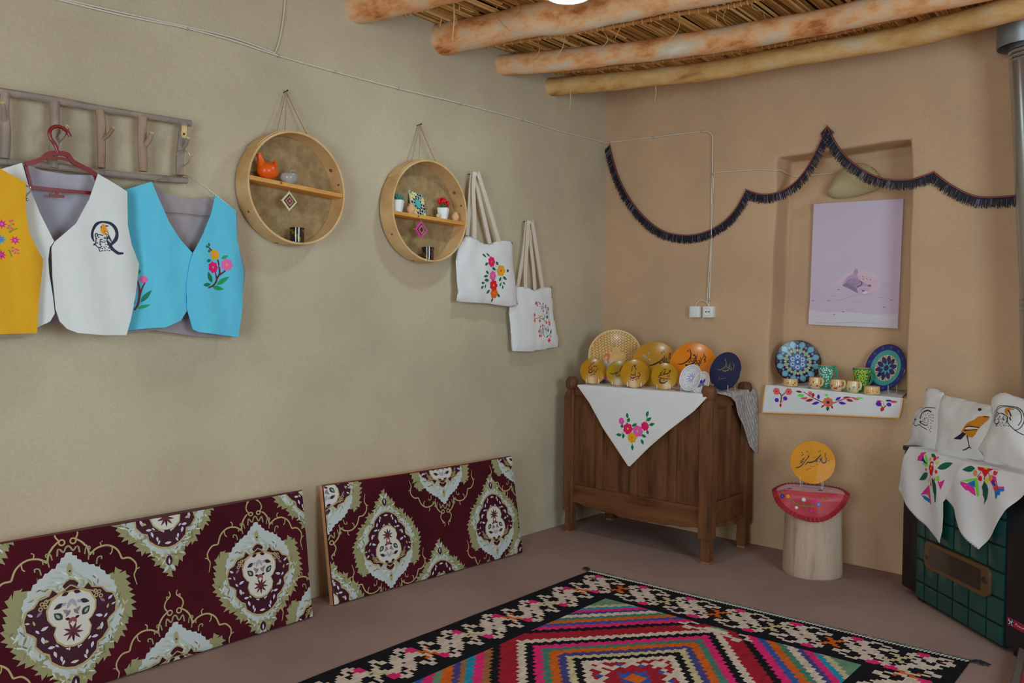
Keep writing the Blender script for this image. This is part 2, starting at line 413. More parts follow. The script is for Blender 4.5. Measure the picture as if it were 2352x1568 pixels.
# back wall with its niche
NX0, NX1, NZ0, NZ1, ND = 1.205, 1.925, .955, 2.285, .20
def sillz(x, y): return .951 - .026 * min(1, max(0, (x - NX0) / (NX1 - NX0))) + .15 * max(0, y)   # the hand-made sill falls forward and along the wall
def back_wall():
    bm = bmesh.new()
    def lines(lo, hi, cuts, st):
        c = [lo] + sorted(cuts) + [hi]; out = [lo]
        for a, b in zip(c, c[1:]):
            n = max(1, round((b - a) / st)); out += [a + (b - a) * k / n for k in range(1, n + 1)]
        return out
    xs = lines(-.1, RX + .05, [NX0, NX1], .07); zs = lines(-.05, RZ + .05, [NZ0, NZ1], .07); ds = [ND * k / 4 for k in range(1, 5)]
    V = {}
    def v(x, y, z):
        k = (round(x, 4), round(y, 4), round(z, 4))
        if k not in V: V[k] = bm.verts.new((x, y, z))
        return V[k]
    inx = [x for x in xs if NX0 - 1e-6 <= x <= NX1 + 1e-6]; inz = [z for z in zs if NZ0 - 1e-6 <= z <= NZ1 + 1e-6]
    for a, b in zip(xs, xs[1:]):
        for c, d in zip(zs, zs[1:]):
            hole = a >= NX0 - 1e-6 and b <= NX1 + 1e-6 and c >= NZ0 - 1e-6 and d <= NZ1 + 1e-6
            y = ND if hole else 0
            bm.faces.new((v(a, y, c), v(b, y, c), v(b, y, d), v(a, y, d)))
    D = [0] + ds
    for p, q in zip(D, D[1:]):
        for a, b in zip(inx, inx[1:]):
            bm.faces.new((v(a, p, NZ0), v(b, p, NZ0), v(b, q, NZ0), v(a, q, NZ0)))
            bm.faces.new((v(a, q, NZ1), v(b, q, NZ1), v(b, p, NZ1), v(a, p, NZ1)))
        for c, d in zip(inz, inz[1:]):
            bm.faces.new((v(NX0, p, c), v(NX0, q, c), v(NX0, q, d), v(NX0, p, d)))
            bm.faces.new((v(NX1, q, c), v(NX1, p, c), v(NX1, p, d), v(NX1, q, d)))
    rim = [e for e in bm.edges if all(abs(w.co.y) < 1e-6 for w in e.verts) and len(e.link_faces) == 2 and abs(e.link_faces[0].normal.dot(e.link_faces[1].normal)) < .5] if False else []
    bm.normal_update()
    for e in bm.edges:
        if len(e.link_faces) == 2 and e.link_faces[0].normal.dot(e.link_faces[1].normal) < .5: rim.append(e)
    bmesh.ops.bevel(bm, geom=rim, offset=.016, segments=3, affect='EDGES', profile=.5)
    for w in bm.verts:
        x, y, z = w.co
        dx = noise.noise(Vector((z * 2.3, 3.1, y * 4))) * .016 if NX0 - .1 < x < NX1 + .1 and NZ0 - .1 < z < NZ1 + .1 else 0
        # the plaster of the jambs leans a little outwards at the bottom
        if abs(x - NX0) < .03 and NZ0 - .05 < z < NZ1 + .05: dx -= .035 * (1 - (z - NZ0) / (NZ1 - NZ0))
        if abs(z - NZ0) < .03 and NX0 - .08 < x < NX1 + .08: z += sillz(x, y) - NZ0
        w.co = (x + dx, y + wob((x, 7, z), 1.5, .007) - .003 * 0, z + (noise.noise(Vector((x * 3, 9, 1))) * .012 if abs(z - NZ1) < .06 and NX0 - .1 < x < NX1 + .1 else 0))
    return bm
structure('wall_back', back_wall(), M_WALL_B)
# ---------------------------------------------------------------- reeds of the ceiling
M_REEDS = [mat('reed_%d' % i, h, .7, spec=.25) for i, h in enumerate(('#a5783f', '#8f6432', '#b98e52', '#7a5227', '#c4a06a', '#94703f'))]
def reeds():
    mb = MB(); rnd = random.Random(3)
    x = .0
    while x < RX:
        y = 0.0 - rnd.random() * .5
        y0 = .0
        while y0 > RY:
            L = rnd.uniform(.7, 1.6); y1 = max(RY, y0 - L); r = rnd.uniform(.0055, .0095); z = RZ - .028 - rnd.random() * .014
            dx = rnd.uniform(-.03, .03); dz = rnd.uniform(-.006, .006)
            a, b = Vector((min(RX - .02, max(.02, x)), y0, z)), Vector((min(RX - .02, max(.02, x + dx)), y1 - .03, z + dz))
            up, sd = Vector((0, 0, r)), Vector((r, 0, 0))
            vs = [mb.bm.verts.new(q) for q in (a - sd, a - sd * .5 - up, a + sd * .5 - up, a + sd, b - sd, b - sd * .5 - up, b + sd * .5 - up, b + sd)]
            m = rnd.randrange(6)
            for i in range(3): mb.bm.faces.new((vs[i], vs[i + 1], vs[i + 5], vs[i + 4])).material_index = m
            y0 = y1
        x += rnd.uniform(.008, .013)
    return tag(mb.build('reed_mat', M_REEDS, None, normals=False), 'golden reed matting laid over the round ceiling beams', 'reed matting', kind='stuff')
REEDS = reeds()
def straw(pts, r, m): 
    P = catmull(pts, 4); MB().tube(P, [r * (1 - .6 * i / (len(P) - 1)) for i in range(len(P))], 5, flat=.5).build('loose_straw', m, REEDS)
rnd = random.Random(11)
for px in [(0.2061,-1.6631),(0.095,-1.4752),(0.4146,-1.5598),(0.542,-1.5679),(0.2707,-1.6806),(0.0769,-1.6217),(0.4173,-1.0116),(0.4504,-0.8966),(0.6191,-0.9279),(0.1152,-1.176),(-0.0028,-1.1686),(0.8358,-1.1107),(0.2297,-0.4946),(0.2727,-1.0742)] + [(1.0335,-0.8409),(1.1953,-0.7599),(1.2841,-0.817),(1.3871,-0.626),(1.1205,-1.055),(1.1986,-0.5903),(1.8572,-0.1511),(1.1952,-0.1935),(1.2289,-0.1653),(2.1092,-0.1749),(2.2467,-0.0843),(1.4068,-0.8145)]:
    x, y = px; L = rnd.uniform(.05, .14)
    straw([(x, y, 2.885), (x + rnd.uniform(-.02, .03), y + rnd.uniform(-.02, .02), 2.87 - L * .4), (x + rnd.uniform(-.05, .05), y + rnd.uniform(-.05, .05), 2.885 - L)], rnd.uniform(.002, .0055), M_REEDS[rnd.choice((2, 4, 0))])
for (x, y, z0, z1, r) in ((.14, -.60, 2.76, 2.60, .006), (.62, -.40, 2.74, 2.62, .006), (.30, -1.75, 2.88, 2.68, .006), (1.45, -.08, 2.80, 2.64, .002), (.85, -.10, 2.80, 2.66, .002), (1.15, -.06, 2.78, 2.66, .0025)):
    straw([(x, y, z0), (x + .01, y - .005, (z0 + z1) / 2), (x + .004, y - .01, z1)], r, M_REEDS[4])
# ---------------------------------------------------------------- beams
M_BEAM = bark('peeled_poplar', ('#94552c', '#bd8252', '#c79a70', '#b8a690', '#c2b4a2'), 4.2, (1.3, 2.4, 2.4), .85, .6)
M_BEAM_Y = bark('yellow_poplar', ('#8f6038', '#b18650', '#bb9664', '#b0a088'), 4.0, (1.2, 2.6, 2.6), .85, .6)
def beam(label, pts, rad, m, zc):
    mb = MB(); P = catmull([(p[0], p[1], zc + (p[2] if len(p) > 2 else 0)) for p in pts], 8)
    d0 = (P[0] - P[1]).normalized()
    P = [P[0] + d0 * .05] + P
    rr = []
    for i, p in enumerate(P):
        rr.append(rad * (1 + .10 * noise.noise(p * 2.1) + .04 * noise.noise(p * 7)) * (.97 if i == 0 else 1))
    mb.tube(P, rr, 20, wob=.07)
    o = mb.build('ceiling_beam', m, None); return tag(o, label, 'beam', 'round ceiling beams')
beam('thick peeled log beam whose end shows no binding rod behind the white cable', [(-.04, -2.11), (.35, -2.03), (.9, -1.93), (2.2, -1.73), (RX, -1.35)], .076, M_BEAM, 2.815)
beam('thick knotty peeled log beam directly behind the ceiling lamp', [(-.04, -1.555), (.35, -1.475), (.55, -1.44), (.75, -1.36), (1.2, -1.27), (2.4, -1.05), (RX, -.75)], .079, M_BEAM, 2.815)
beam('peach and white blotched log beam next to the knotty one', [q + (dz,) for q, dz in zip(((-0.0083,-1.069), (0.2956,-0.9352), (0.5407,-0.8553), (0.8311,-0.7683), (1.2439,-0.6799), (1.4832,-0.6536), (1.7034,-0.6258), (1.988,-0.6271)), (0, -.005, -.01, -.015, -.025, -.03, -.035, -.04))] + [(3.0, -.58, -.05), (RX, -.52, -.06)], .060, M_BEAM, 2.80)
beam('slim yellowish log beam closest to the niche wall', [q + (dz,) for q, dz in zip(((-0.0206,-0.6195), (0.3054,-0.5088), (0.6243,-0.4299), (0.9827,-0.3396), (1.3716,-0.3311), (1.6714,-0.3099), (1.9698,-0.3043), (2.2534,-0.3607), (2.4784,-0.4245)), (0, -.01, -.02, -.03, -.04, -.05, -.06, -.07, -.08))] + [(3.1, -.40, -.07), (RX, -.36, -.05)], .054, M_BEAM_Y, 2.78)
M_ROD = mat('binding_rod_wood', '#b27a42', .7, var=.2, vscale=20)
M_WRAP = mat('reed_wrap', '#c79b63', .75, var=.15, vscale=30)
def rod(label, pts, r=.010):
    t = thing('binding_rod', label, 'rod', (pts[0][0], pts[0][1], 2.878), group='binding rods under the reeds')
    P = catmull([(p[0], p[1], 2.872) for p in pts], 14)
    MB().tube(P, r, 8).build('stick', M_ROD, t)
    mb = MB(); k = 0
    L = 0
    for a, b in zip(P, P[1:]):
        L += (b - a).length
        if L > .03:
            L = 0; d = (b - a).normalized(); mb.tube([a - d * .004, a, a + d * .004], [r * 1.15, r * 1.45, r * 1.15], 8)
    mb.build('reed_wrapping', M_WRAP, t, kind='stuff')
rod('wrapped binding rod between the knotty beam and the blotched beam', [(-0.0587,-1.2178),(0.2883,-1.1166),(0.7236,-0.9852),(1.0715,-0.9148),(1.4375,-0.8311)] + [(2.2, -.95), (3.4, -.75)])
rod('wrapped binding rod between the blotched beam and the slim yellowish beam', [(-0.1243,-0.6376),(0.3274,-0.4505),(1.0663,-0.2163),(1.5266,-0.1428),(1.8491,-0.1518),(2.2129,-0.1792)] + [(3.3, -.35)])
rod('wrapped binding rod between the two thickest beams', [(-0.0641,-1.8224),(0.143,-1.7876),(0.3022,-1.7719)] + [(1.2, -1.55), (3.0, -1.25)])
# ---------------------------------------------------------------- ceiling lamp
def ceiling_lamp():
    x, y = 1.0, -1.735
    t = thing('ceiling_lamp', 'glowing round white ceiling lamp below the knotty beam', 'lamp', (x, y, 2.716))
    MB().lathe([(.0, .0), (.05, .0015), (.082, .005), (.094, .010)], 36, Matrix.Translation((x, y, 2.716)), cap=(False, False)).build('diffuser', emission('lamp_glow', (.76, .95, 1.0), LAMP_STRENGTH), t)
    MB().lathe([(.094, .009), (.102, .009), (.106, .014), (.104, .05), (.09, .062), (.03, .066), (.02, .20)], 36, Matrix.Translation((x, y, 2.716)), cap=(False, True)).build('lamp_housing', mat('lamp_plastic', '#c4c4c2', .4), t)
ceiling_lamp()

# ================================================================ left wall: rack, vests
def LW(p, x): return Vector((x, p[0], p[1]))
M_BR = bark('branch_bark', ('#625a54', '#7d746c', '#85766a', '#978a7c'), 9, (1, 1, .35), .85, .5)
M_BR2 = bark('branch_brown', ('#745a4a', '#8c7362', '#988474'), 9, (1, 1, .35), .85, .5)
M_CUT = mat('cut_wood', '#c6a670', .7, var=.15, vscale=40)
M_STEEL = mat('polished_wire', '#b9bcc0', .25, metal=1.0)
M_IRON = mat('dark_iron', '#3a3630', .6, metal=.6)
def rack():
    t = thing('coat_rack', 'rustic coat rack of grey branches with forked pegs', 'coat rack', (.03, -3.3, 1.82))
    a = [(-3.8196,2.0553),(-3.6196,2.0641),(-3.4616,2.0699),(-3.2888,2.0736),(-3.0991,2.0804),(-2.9535,2.0851)]
    MB().tube(catmull([LW(p, .045) for p in a], 5), .0130, 10, wob=.2).build('rail', M_BR, t)
    b = [(-3.8207,1.8181),(-3.6204,1.8273),(-3.462,1.8358),(-3.2889,1.8407),(-3.0989,1.8473),(-2.9701,1.8578)]
    MB().tube(catmull([LW(p, .045) for p in b], 5), [.0125] * 20 + [.0135] * 6, 10, wob=.2).build('rail', M_BR, t)
    def post(pts, r, fork, fr, m, x=.05):
        P = [LW(p, x) for p in pts]; n = len(P)
        o = MB().tube(catmull(P, 4), r, 10, wob=.25).build('post', m, t)
        if fork:
            f0, f1 = fork; A, B = LW(f0, x), LW(f1, x + .055)
            MB().tube([A, A.lerp(B, .5) + Vector((.008, 0, -.004)), B], [fr, fr * .95, fr * .85], 10, wob=.2).build('peg', m, o)
            d = (B - A).normalized(); MB().tube([B + d * .0002, B + d * .0014], fr * .84, 10).build('cut_end', M_CUT, o)
    post([(-3.6034,2.0603),(-3.6057,1.9932),(-3.6049,1.918),(-3.6061,1.8395)], .0155, ((-3.6073,1.9581), (-3.6271,2.0123)), .009, M_BR)
    post([(-3.4505,2.0644),(-3.4518,2.0008),(-3.4519,1.9463),(-3.4564,1.8851),(-3.4576,1.8304)], .0155, ((-3.448,1.9228), (-3.4297,1.9734)), .0105, M_BR)
    post([(-3.3038,2.0667),(-3.296,2.0192),(-3.2949,1.9628),(-3.2937,1.9062),(-3.2949,1.8555)], .0145, ((-3.2937,1.9567), (-3.2741,1.9983)), .008, M_BR2)
    post([(-3.1463,2.0715),(-3.1482,2.0156),(-3.1475,1.9568),(-3.1449,1.9049),(-3.1436,1.8658)], .0165, ((-3.1417,1.9579), (-3.1351,2.0042)), .010, M_BR2)
    post([(-2.9832,2.0793),(-2.9915,2.0315),(-2.9956,1.9832),(-3.0004,1.9281),(-3.0024,1.8701)], .0150, ((-2.9928,1.9769), (-2.9934,2.0118)), .008, M_BR)
    post([(-3.7509,2.0522),(-3.7522,1.9631),(-3.7508,1.8409)], .0155, ((-3.7514,1.9354), (-3.7372,1.976)), .009, M_BR2)
    pe = [(-2.9992,2.0668),(-2.9804,2.0685),(-2.9796,2.0381),(-2.9852,2.0181),(-2.9977,2.0178),(-3.0019,2.0373)]
    sheet('peeled_face', pe, lambda u, v, h: Vector((.065 + h, u, v)), M_CUT, t, .004, .05)
    c = (-2.992,2.0338)
    MB().lathe([(0, 0), (.0045, 0), (.004, .002), (0, .003)], 10, Matrix.Translation(LW(c, .0655)) @ Matrix.Rotation(math.pi / 2, 4, 'Y')).build('screw', M_IRON, t)
rack()
def fabric(name, h, var=.05): return mat(name, h, .92, var=var, vscale=25, bump=.25, bscale=350, spec=.12, stretch=(1, 1, .4), bdist=.0015)
M_VW, M_VB, M_VY = fabric('cream_wool', '#c2c8c4'), fabric('sky_wool', '#56acdc', .04), fabric('mustard_wool', '#cf9423', .06)
M_LINE_W, M_LINE_B, M_LINE_Y = fabric('lining_lilac', '#96919c'), fabric('lining_grey', '#8d8386'), fabric('lining_tan', '#9a8a70')
def vest(label, x0, back, left, right, m, ml, emb_left=(), emb_right=(), xb=.055):
    ys = [p[0] for p in back]; yc, hw = (min(ys) + max(ys)) / 2, (max(ys) - min(ys)) / 2
    zt = max(p[1] for p in back)
    t = thing('vest', label, 'vest', (x0 - .03, yc, zt), group='felt vests hanging on the rack')
    def front(lift):
        def fn(u, v, h):
            s = (u - yc) / hw
            w = .006 * math.sin(u * 41 + v * 6) * min(1, max(0, (zt - v) / .3)) + .004 * noise.noise(Vector((u * 9, v * 5, x0 * 50)))
            return Vector((x0 - .05 * abs(s) ** 4 + .012 * min(1, max(0, (zt - v) / .45)) + w + lift + h, u, v))
        return fn
    def bfn(u, v, h): return Vector((xb + .004 * noise.noise(Vector((u * 8, v * 6, 4))) + h, u, v))
    sheet('lining_back', back, bfn, [ml], t, .003, .035)
    for pts, lift, emb in ((left, 0.0, emb_left), (right, .006, emb_right)):
        f = front(lift)
        p = sheet('front_panel', pts, f, [m], t, .004, .03)
        # stitched edge
        stitch(p, f, emb, step=.03)
    return t
RED, PINK, HOT, ORG, YEL, GRN, DGRN, PUR, BLU, NAVY, BRN, LIME = '#c8202c', '#ff5894', '#e8106c', '#f05a28', '#e09010', '#128a50', '#0a6a48', '#5a2aa0', '#2a7ac8', '#1c1c3a', '#5a2430', '#7ade50'
def bouquet(F):
    return F
vest('sky blue felt vest with pink and orange blossoms on both fronts', .105,
     [(-3.194,1.7858),(-3.108,1.827),(-3.0632,1.7932),(-2.9804,1.7822),(-2.909,1.7933),(-2.8575,1.8068),(-2.7598,1.7539),(-2.7562,1.6284),(-2.718,1.5153),(-2.7524,1.2291),(-2.9294,1.2336),(-3.1028,1.2584),(-3.2316,1.2467),(-3.2378,1.5042),(-3.2034,1.6877)],
     [(-3.2218,1.7828),(-3.1323,1.8234),(-3.1081,1.7589),(-3.0716,1.6777),(-3.0275,1.6156),(-2.9803,1.5643),(-2.9928,1.5175),(-3.001,1.4496),(-3.0043,1.3888),(-3.0015,1.3336),(-3.0269,1.2975),(-3.0877,1.2705),(-3.1597,1.2656),(-3.2267,1.2565),(-3.2599,1.2508),(-3.263,1.3615),(-3.266,1.5002),(-3.2384,1.5844),(-3.2261,1.6807)],
     [(-2.7874,1.7511),(-2.8834,1.8036),(-2.9022,1.7228),(-2.9366,1.644),(-2.9803,1.5643),(-2.9942,1.5174),(-3.0044,1.436),(-3.0022,1.3417),(-2.9797,1.2641),(-2.9571,1.2525),(-2.8627,1.2413),(-2.7794,1.2311),(-2.7643,1.3395),(-2.7415,1.5048),(-2.7691,1.5814),(-2.7855,1.6439)],
     M_VB, M_LINE_B,
     emb_left=[('stroke', [(-3.1969,1.3344),(-3.1842,1.3572),(-3.1779,1.396),(-3.1798,1.4282),(-3.1906,1.4598)], [.006, .008, .007, .005], BRN), ('stroke', [(-3.1773,1.3896),(-3.1696,1.4157),(-3.1588,1.4388)], [.006, .005], BRN),
               ('flower', *(-3.1633,1.4515), .0150, PINK, '#e08a30', 7), ('flower', *(-3.2,1.4145), .0150, HOT, '#e08a30', 7),
               ('leaf', *(-3.1747,1.3639), *(-3.1362,1.4119), .017, DGRN), ('leaf', *(-3.1861,1.341), *(-3.1394,1.357), .013, GRN), ('leaf', *(-3.1962,1.3569), *(-3.2063,1.3886), .012, DGRN),
               ('leaf', *(-3.1843,1.4698), *(-3.1716,1.4879), .012, GRN)],
     emb_right=[('stroke', [(-2.922,1.4292),(-2.9007,1.4379),(-2.8843,1.4527),(-2.8777,1.4686),(-2.8677,1.4832),(-2.8644,1.496),(-2.8679,1.524),(-2.8729,1.5456)], [.005, .008, .008, .006], BRN),
                ('stroke', [(-2.8661,1.4833),(-2.851,1.4936),(-2.8342,1.5079)], [.007, .006], BRN), ('stroke', [(-2.8802,1.4669),(-2.8827,1.4809),(-2.886,1.4947)], [.006, .005], BRN), ('stroke', [(-2.8995,1.5787),(-2.9093,1.5865),(-2.9175,1.5944)], [.006, .005, .004], BRN),
                ('flower', *(-2.8866,1.5634), .0215, YEL, '#f0809a', 7), ('flower', *(-2.8952,1.5121), .0235, HOT, '#e08a30', 7), ('flower', *(-2.8351,1.526), .0250, PINK, '#e08a30', 7),
                ('leaf', *(-2.9049,1.4502), *(-2.9205,1.4928), .019, DGRN), ('leaf', *(-2.8793,1.4427), *(-2.823,1.479), .019, GRN), ('leaf', *(-2.9024,1.4339), *(-2.8466,1.426), .018, GRN),
                ('leaf', *(-2.943,1.4384), *(-2.9098,1.4437), .015, DGRN), ('leaf', *(-2.8579,1.5497), *(-2.8301,1.5643), .013, GRN), ('leaf', *(-2.9247,1.5343), *(-2.9043,1.5411), .013, DGRN),
                ('leaf', *(-2.9158,1.5705), *(-2.9085,1.5827), .011, DGRN), ('leaf', *(-2.9224,1.587), *(-2.9224,1.5994), .010, DGRN), ('leaf', *(-2.911,1.5949), *(-2.9135,1.6094), .010, DGRN)])
VEST_W = vest('off white felt vest with a bird and big cat emblem', .135,
     [(-3.6199,1.8001),(-3.55,1.8314),(-3.4958,1.8162),(-3.413,1.8136),(-3.3175,1.8246),(-3.2076,1.7753),(-3.2094,1.654),(-3.1917,1.5845),(-3.1585,1.5121),(-3.2138,1.2436),(-3.3852,1.2719),(-3.4696,1.2848),(-3.5608,1.2711),(-3.5969,1.3527),(-3.6219,1.4969)],
     [(-3.6417,1.7893),(-3.574,1.8221),(-3.5562,1.7461),(-3.5252,1.6573),(-3.4828,1.5649),(-3.4962,1.5432),(-3.5022,1.5016),(-3.5007,1.4547),(-3.4896,1.3727),(-3.4843,1.3167),(-3.4994,1.2899),(-3.5365,1.2691),(-3.5882,1.2591),(-3.6182,1.3514),(-3.6401,1.4922),(-3.6374,1.5771),(-3.6395,1.6896)],
     [(-3.2366,1.7682),(-3.3416,1.8166),(-3.3716,1.7231),(-3.4169,1.6335),(-3.4817,1.565),(-3.4925,1.5435),(-3.4911,1.4434),(-3.4821,1.3315),(-3.4697,1.2902),(-3.4452,1.2634),(-3.4118,1.2496),(-3.3256,1.2421),(-3.2446,1.2418),(-3.2292,1.2988),(-3.2043,1.4138),(-3.1868,1.5072),(-3.2231,1.5775),(-3.2378,1.6455)],
     M_VW, M_LINE_W)
vest('mustard yellow felt vest with pink and blue star flowers', .170,
     [(-3.9078,1.6929),(-3.8293,1.7682),(-3.7752,1.7656),(-3.6904,1.7897),(-3.6364,1.798),(-3.5577,1.7605),(-3.5605,1.6697),(-3.5477,1.5891),(-3.5241,1.5411),(-3.5001,1.5031),(-3.5221,1.2358),(-3.6332,1.2335),(-3.7774,1.2316),(-3.8931,1.2377),(-3.909,1.4711),(-3.8829,1.558)],
     [(-3.9235,1.6819),(-3.8558,1.7564),(-3.8388,1.6933),(-3.8084,1.6124),(-3.757,1.5369),(-3.7598,1.4015),(-3.7579,1.293),(-3.7786,1.2604),(-3.9091,1.2498),(-3.9328,1.4708),(-3.9076,1.55)],
     [(-3.5796,1.7481),(-3.6549,1.7836),(-3.6693,1.7908),(-3.6839,1.7142),(-3.7173,1.6169),(-3.7593,1.5368),(-3.7621,1.4014),(-3.7579,1.293),(-3.7373,1.2632),(-3.6855,1.2472),(-3.6565,1.2471),(-3.5485,1.2503),(-3.5431,1.3532),(-3.5235,1.4976),(-3.5479,1.5345),(-3.5709,1.5812),(-3.5819,1.6598)],
     M_VY, M_LINE_Y,
     emb_right=[('flower', *(-3.6513,1.6045), .0170, HOT, '#4a90c0', 8, {'star': True}), ('flower', *(-3.6139,1.5549), .0155, HOT, '#4a90c0', 7, {'star': True, 'a': .3}), ('flower', *(-3.6526,1.5541), .0155, '#1a8ac0', '#d0208a', 7, {'star': True}),
                ('flower', *(-3.654,1.5043), .0175, HOT, '#3a70b0', 8, {'star': True}),
                ('stroke', [(-3.6247,1.6122),(-3.6259,1.6007),(-3.6292,1.5915),(-3.6315,1.5812)], [.002, .003], '#8a9a20'), ('stroke', [(-3.6293,1.5789),(-3.6203,1.5873),(-3.6068,1.595)], [.004, .003], '#6a7a18'), ('stroke', [(-3.6317,1.5217),(-3.6272,1.5145),(-3.6228,1.4996)], [.004, .003], '#6a7a18'), ('stroke', [(-3.6283,1.5296),(-3.6194,1.5239),(-3.6127,1.5194),(-3.6082,1.5159)], [.003, .002], '#8a9a20')] +
               [('disc', *p, .0032, '#c8406a') for p in [(-3.6278,1.616),(-3.6214,1.6187),(-3.6192,1.6071),(-3.6303,1.6009),(-3.6226,1.5928),(-3.6331,1.5937),(-3.6199,1.5302),(-3.6115,1.5258),(-3.6059,1.5231),(-3.6205,1.5188),(-3.6138,1.5129),(-3.6048,1.5129)]])
def emblem():
    """the round emblem on the white vest: ring with a tail, bird and big cat head"""
    a = Art(); N = '#1e2036'
    q = lambda s: s
    a.stroke([(-3.3564,1.5747),(-3.3619,1.587),(-3.3629,1.6026),(-3.3587,1.6187),(-3.3484,1.6364),(-3.3334,1.6458),(-3.3145,1.6468),(-3.2993,1.6424),(-3.2868,1.6306),(-3.2805,1.6142),(-3.281,1.5981),(-3.2868,1.5836),(-3.3022,1.5658)], [.004, .009, .008, .010, .007, .010, .011, .010, .012, .009], N, 0, 4)
    a.stroke([(-3.3108,1.5805),(-3.3041,1.5682),(-3.2955,1.5539),(-3.2839,1.5438),(-3.2733,1.5385),(-3.2577,1.5402)], [.007, .011, .010, .011, .006], N, 0, 4)
    a.poly([(-3.3268,1.6391),(-3.3212,1.6382),(-3.3174,1.6356),(-3.3174,1.6316),(-3.3126,1.6211),(-3.3079,1.6116),(-3.3069,1.6048),(-3.3108,1.5989),(-3.3165,1.5989),(-3.324,1.6022),(-3.3311,1.6085),(-3.3344,1.618),(-3.3334,1.628),(-3.3311,1.6352)], '#c8820e', 1)
    a.poly([(-3.3221,1.6163),(-3.3165,1.6148),(-3.3098,1.6095),(-3.3069,1.6018),(-3.3088,1.5996),(-3.3165,1.6049)], N, 2); a.stroke([(-3.3183,1.6126),(-3.3146,1.609),(-3.3098,1.6035)], [.003, .004, .002], '#d8d4d0', 3)
    a.stroke([(-3.3174,1.6336),(-3.3126,1.634),(-3.3079,1.633)], [.005, .004, .001], N, 2); a.stroke([(-3.3079,1.5997),(-3.3041,1.5901),(-3.2983,1.5786)], [.005, .006, .003], N, 1); a.stroke([(-3.3334,1.626),(-3.3316,1.6302)], .003, N, 2)
    a.stroke([(-3.3503,1.5909),(-3.3522,1.5957),(-3.3517,1.6016),(-3.3475,1.604),(-3.3438,1.6004),(-3.3447,1.5954),(-3.3475,1.5941)], .0035, N, 1); a.stroke([(-3.3438,1.5994),(-3.3353,1.6007),(-3.3259,1.5981)], .0035, N, 1)
    a.stroke([(-3.3503,1.5909),(-3.3494,1.5841),(-3.3503,1.5772),(-3.3503,1.5722),(-3.3541,1.566),(-3.3499,1.5619),(-3.3448,1.5564),(-3.3373,1.5551),(-3.3288,1.5592)], .003, N, 1)
    a.stroke([(-3.3344,1.5854),(-3.3354,1.5765),(-3.3354,1.5686),(-3.3335,1.5628)], .003, N, 1); a.stroke([(-3.3335,1.5845),(-3.3269,1.5851)], [.004, .006, .003], N, 1); a.stroke([(-3.3503,1.5693),(-3.3419,1.571)], [.003, .005, .003], N, 1)
    a.poly([(-3.3382,1.5654),(-3.3344,1.5686),(-3.3325,1.5658),(-3.3363,1.5616)], N, 1); a.poly([(-3.3592,1.5666),(-3.355,1.5674),(-3.3513,1.5702),(-3.3513,1.5643),(-3.355,1.561),(-3.3587,1.5597)], N, 1)
    a.stroke([(-3.3221,1.5935),(-3.3212,1.5886),(-3.3146,1.5892),(-3.3117,1.5944),(-3.3146,1.5971)], .003, N, 1); a.stroke([(-3.3117,1.5954),(-3.3098,1.5896),(-3.3127,1.5844),(-3.3108,1.5776)], .0035, N, 1); a.stroke([(-3.3401,1.5543),(-3.3387,1.5465),(-3.3363,1.5403)], .0025, N, 1)
    for p in [(-3.3475,1.5863),(-3.341,1.5908),(-3.3391,1.5919),(-3.3499,1.5811),(-3.3222,1.5577),(-3.3155,1.5613),(-3.3184,1.5531),(-3.3278,1.5518),(-3.3108,1.5676),(-3.3079,1.5559),(-3.3041,1.5557),(-3.3316,1.5431),(-3.326,1.5446),(-3.3193,1.5451),(-3.3122,1.5471),(-3.3055,1.5461),(-3.2988,1.5486),(-3.3165,1.5681),(-3.3222,1.5796),(-3.3259,1.5743),(-3.3203,1.5748),(-3.3165,1.5791),(-3.3297,1.5769),(-3.3335,1.5524),(-3.3174,1.5929)]:
        a.disc(p[0], p[1], .0022, N, 1, n=6)
    zt = 1.80
    def fn(u, v, h): return fn0(u, v, h)
    yc, hw = None, None
    return a
W_BACK = [(-3.6199,1.8001),(-3.55,1.8314),(-3.4958,1.8162),(-3.413,1.8136),(-3.3175,1.8246),(-3.2076,1.7753),(-3.2094,1.654),(-3.1917,1.5845),(-3.1585,1.5121),(-3.2138,1.2436),(-3.3852,1.2719),(-3.4696,1.2848),(-3.5608,1.2711),(-3.5969,1.3527),(-3.6219,1.4969)]
_ys = [p[0] for p in W_BACK]; _yc, _hw, _zt = (min(_ys) + max(_ys)) / 2, (max(_ys) - min(_ys)) / 2, max(p[1] for p in W_BACK)
def w_front(u, v, h):
    s = (u - _yc) / _hw; x0 = .135
    w = .006 * math.sin(u * 41 + v * 6) * min(1, max(0, (_zt - v) / .3)) + .004 * noise.noise(Vector((u * 9, v * 5, x0 * 50)))
    return Vector((x0 - .05 * abs(s) ** 4 + .012 * min(1, max(0, (_zt - v) / .45)) + w + .006 + h, u, v))
emblem().build('embroidered_emblem', w_front, [c for c in VEST_W.children if c.name.startswith('front_panel')][-1], step=.03, label='navy and ochre embroidered emblem with bird and big cat')
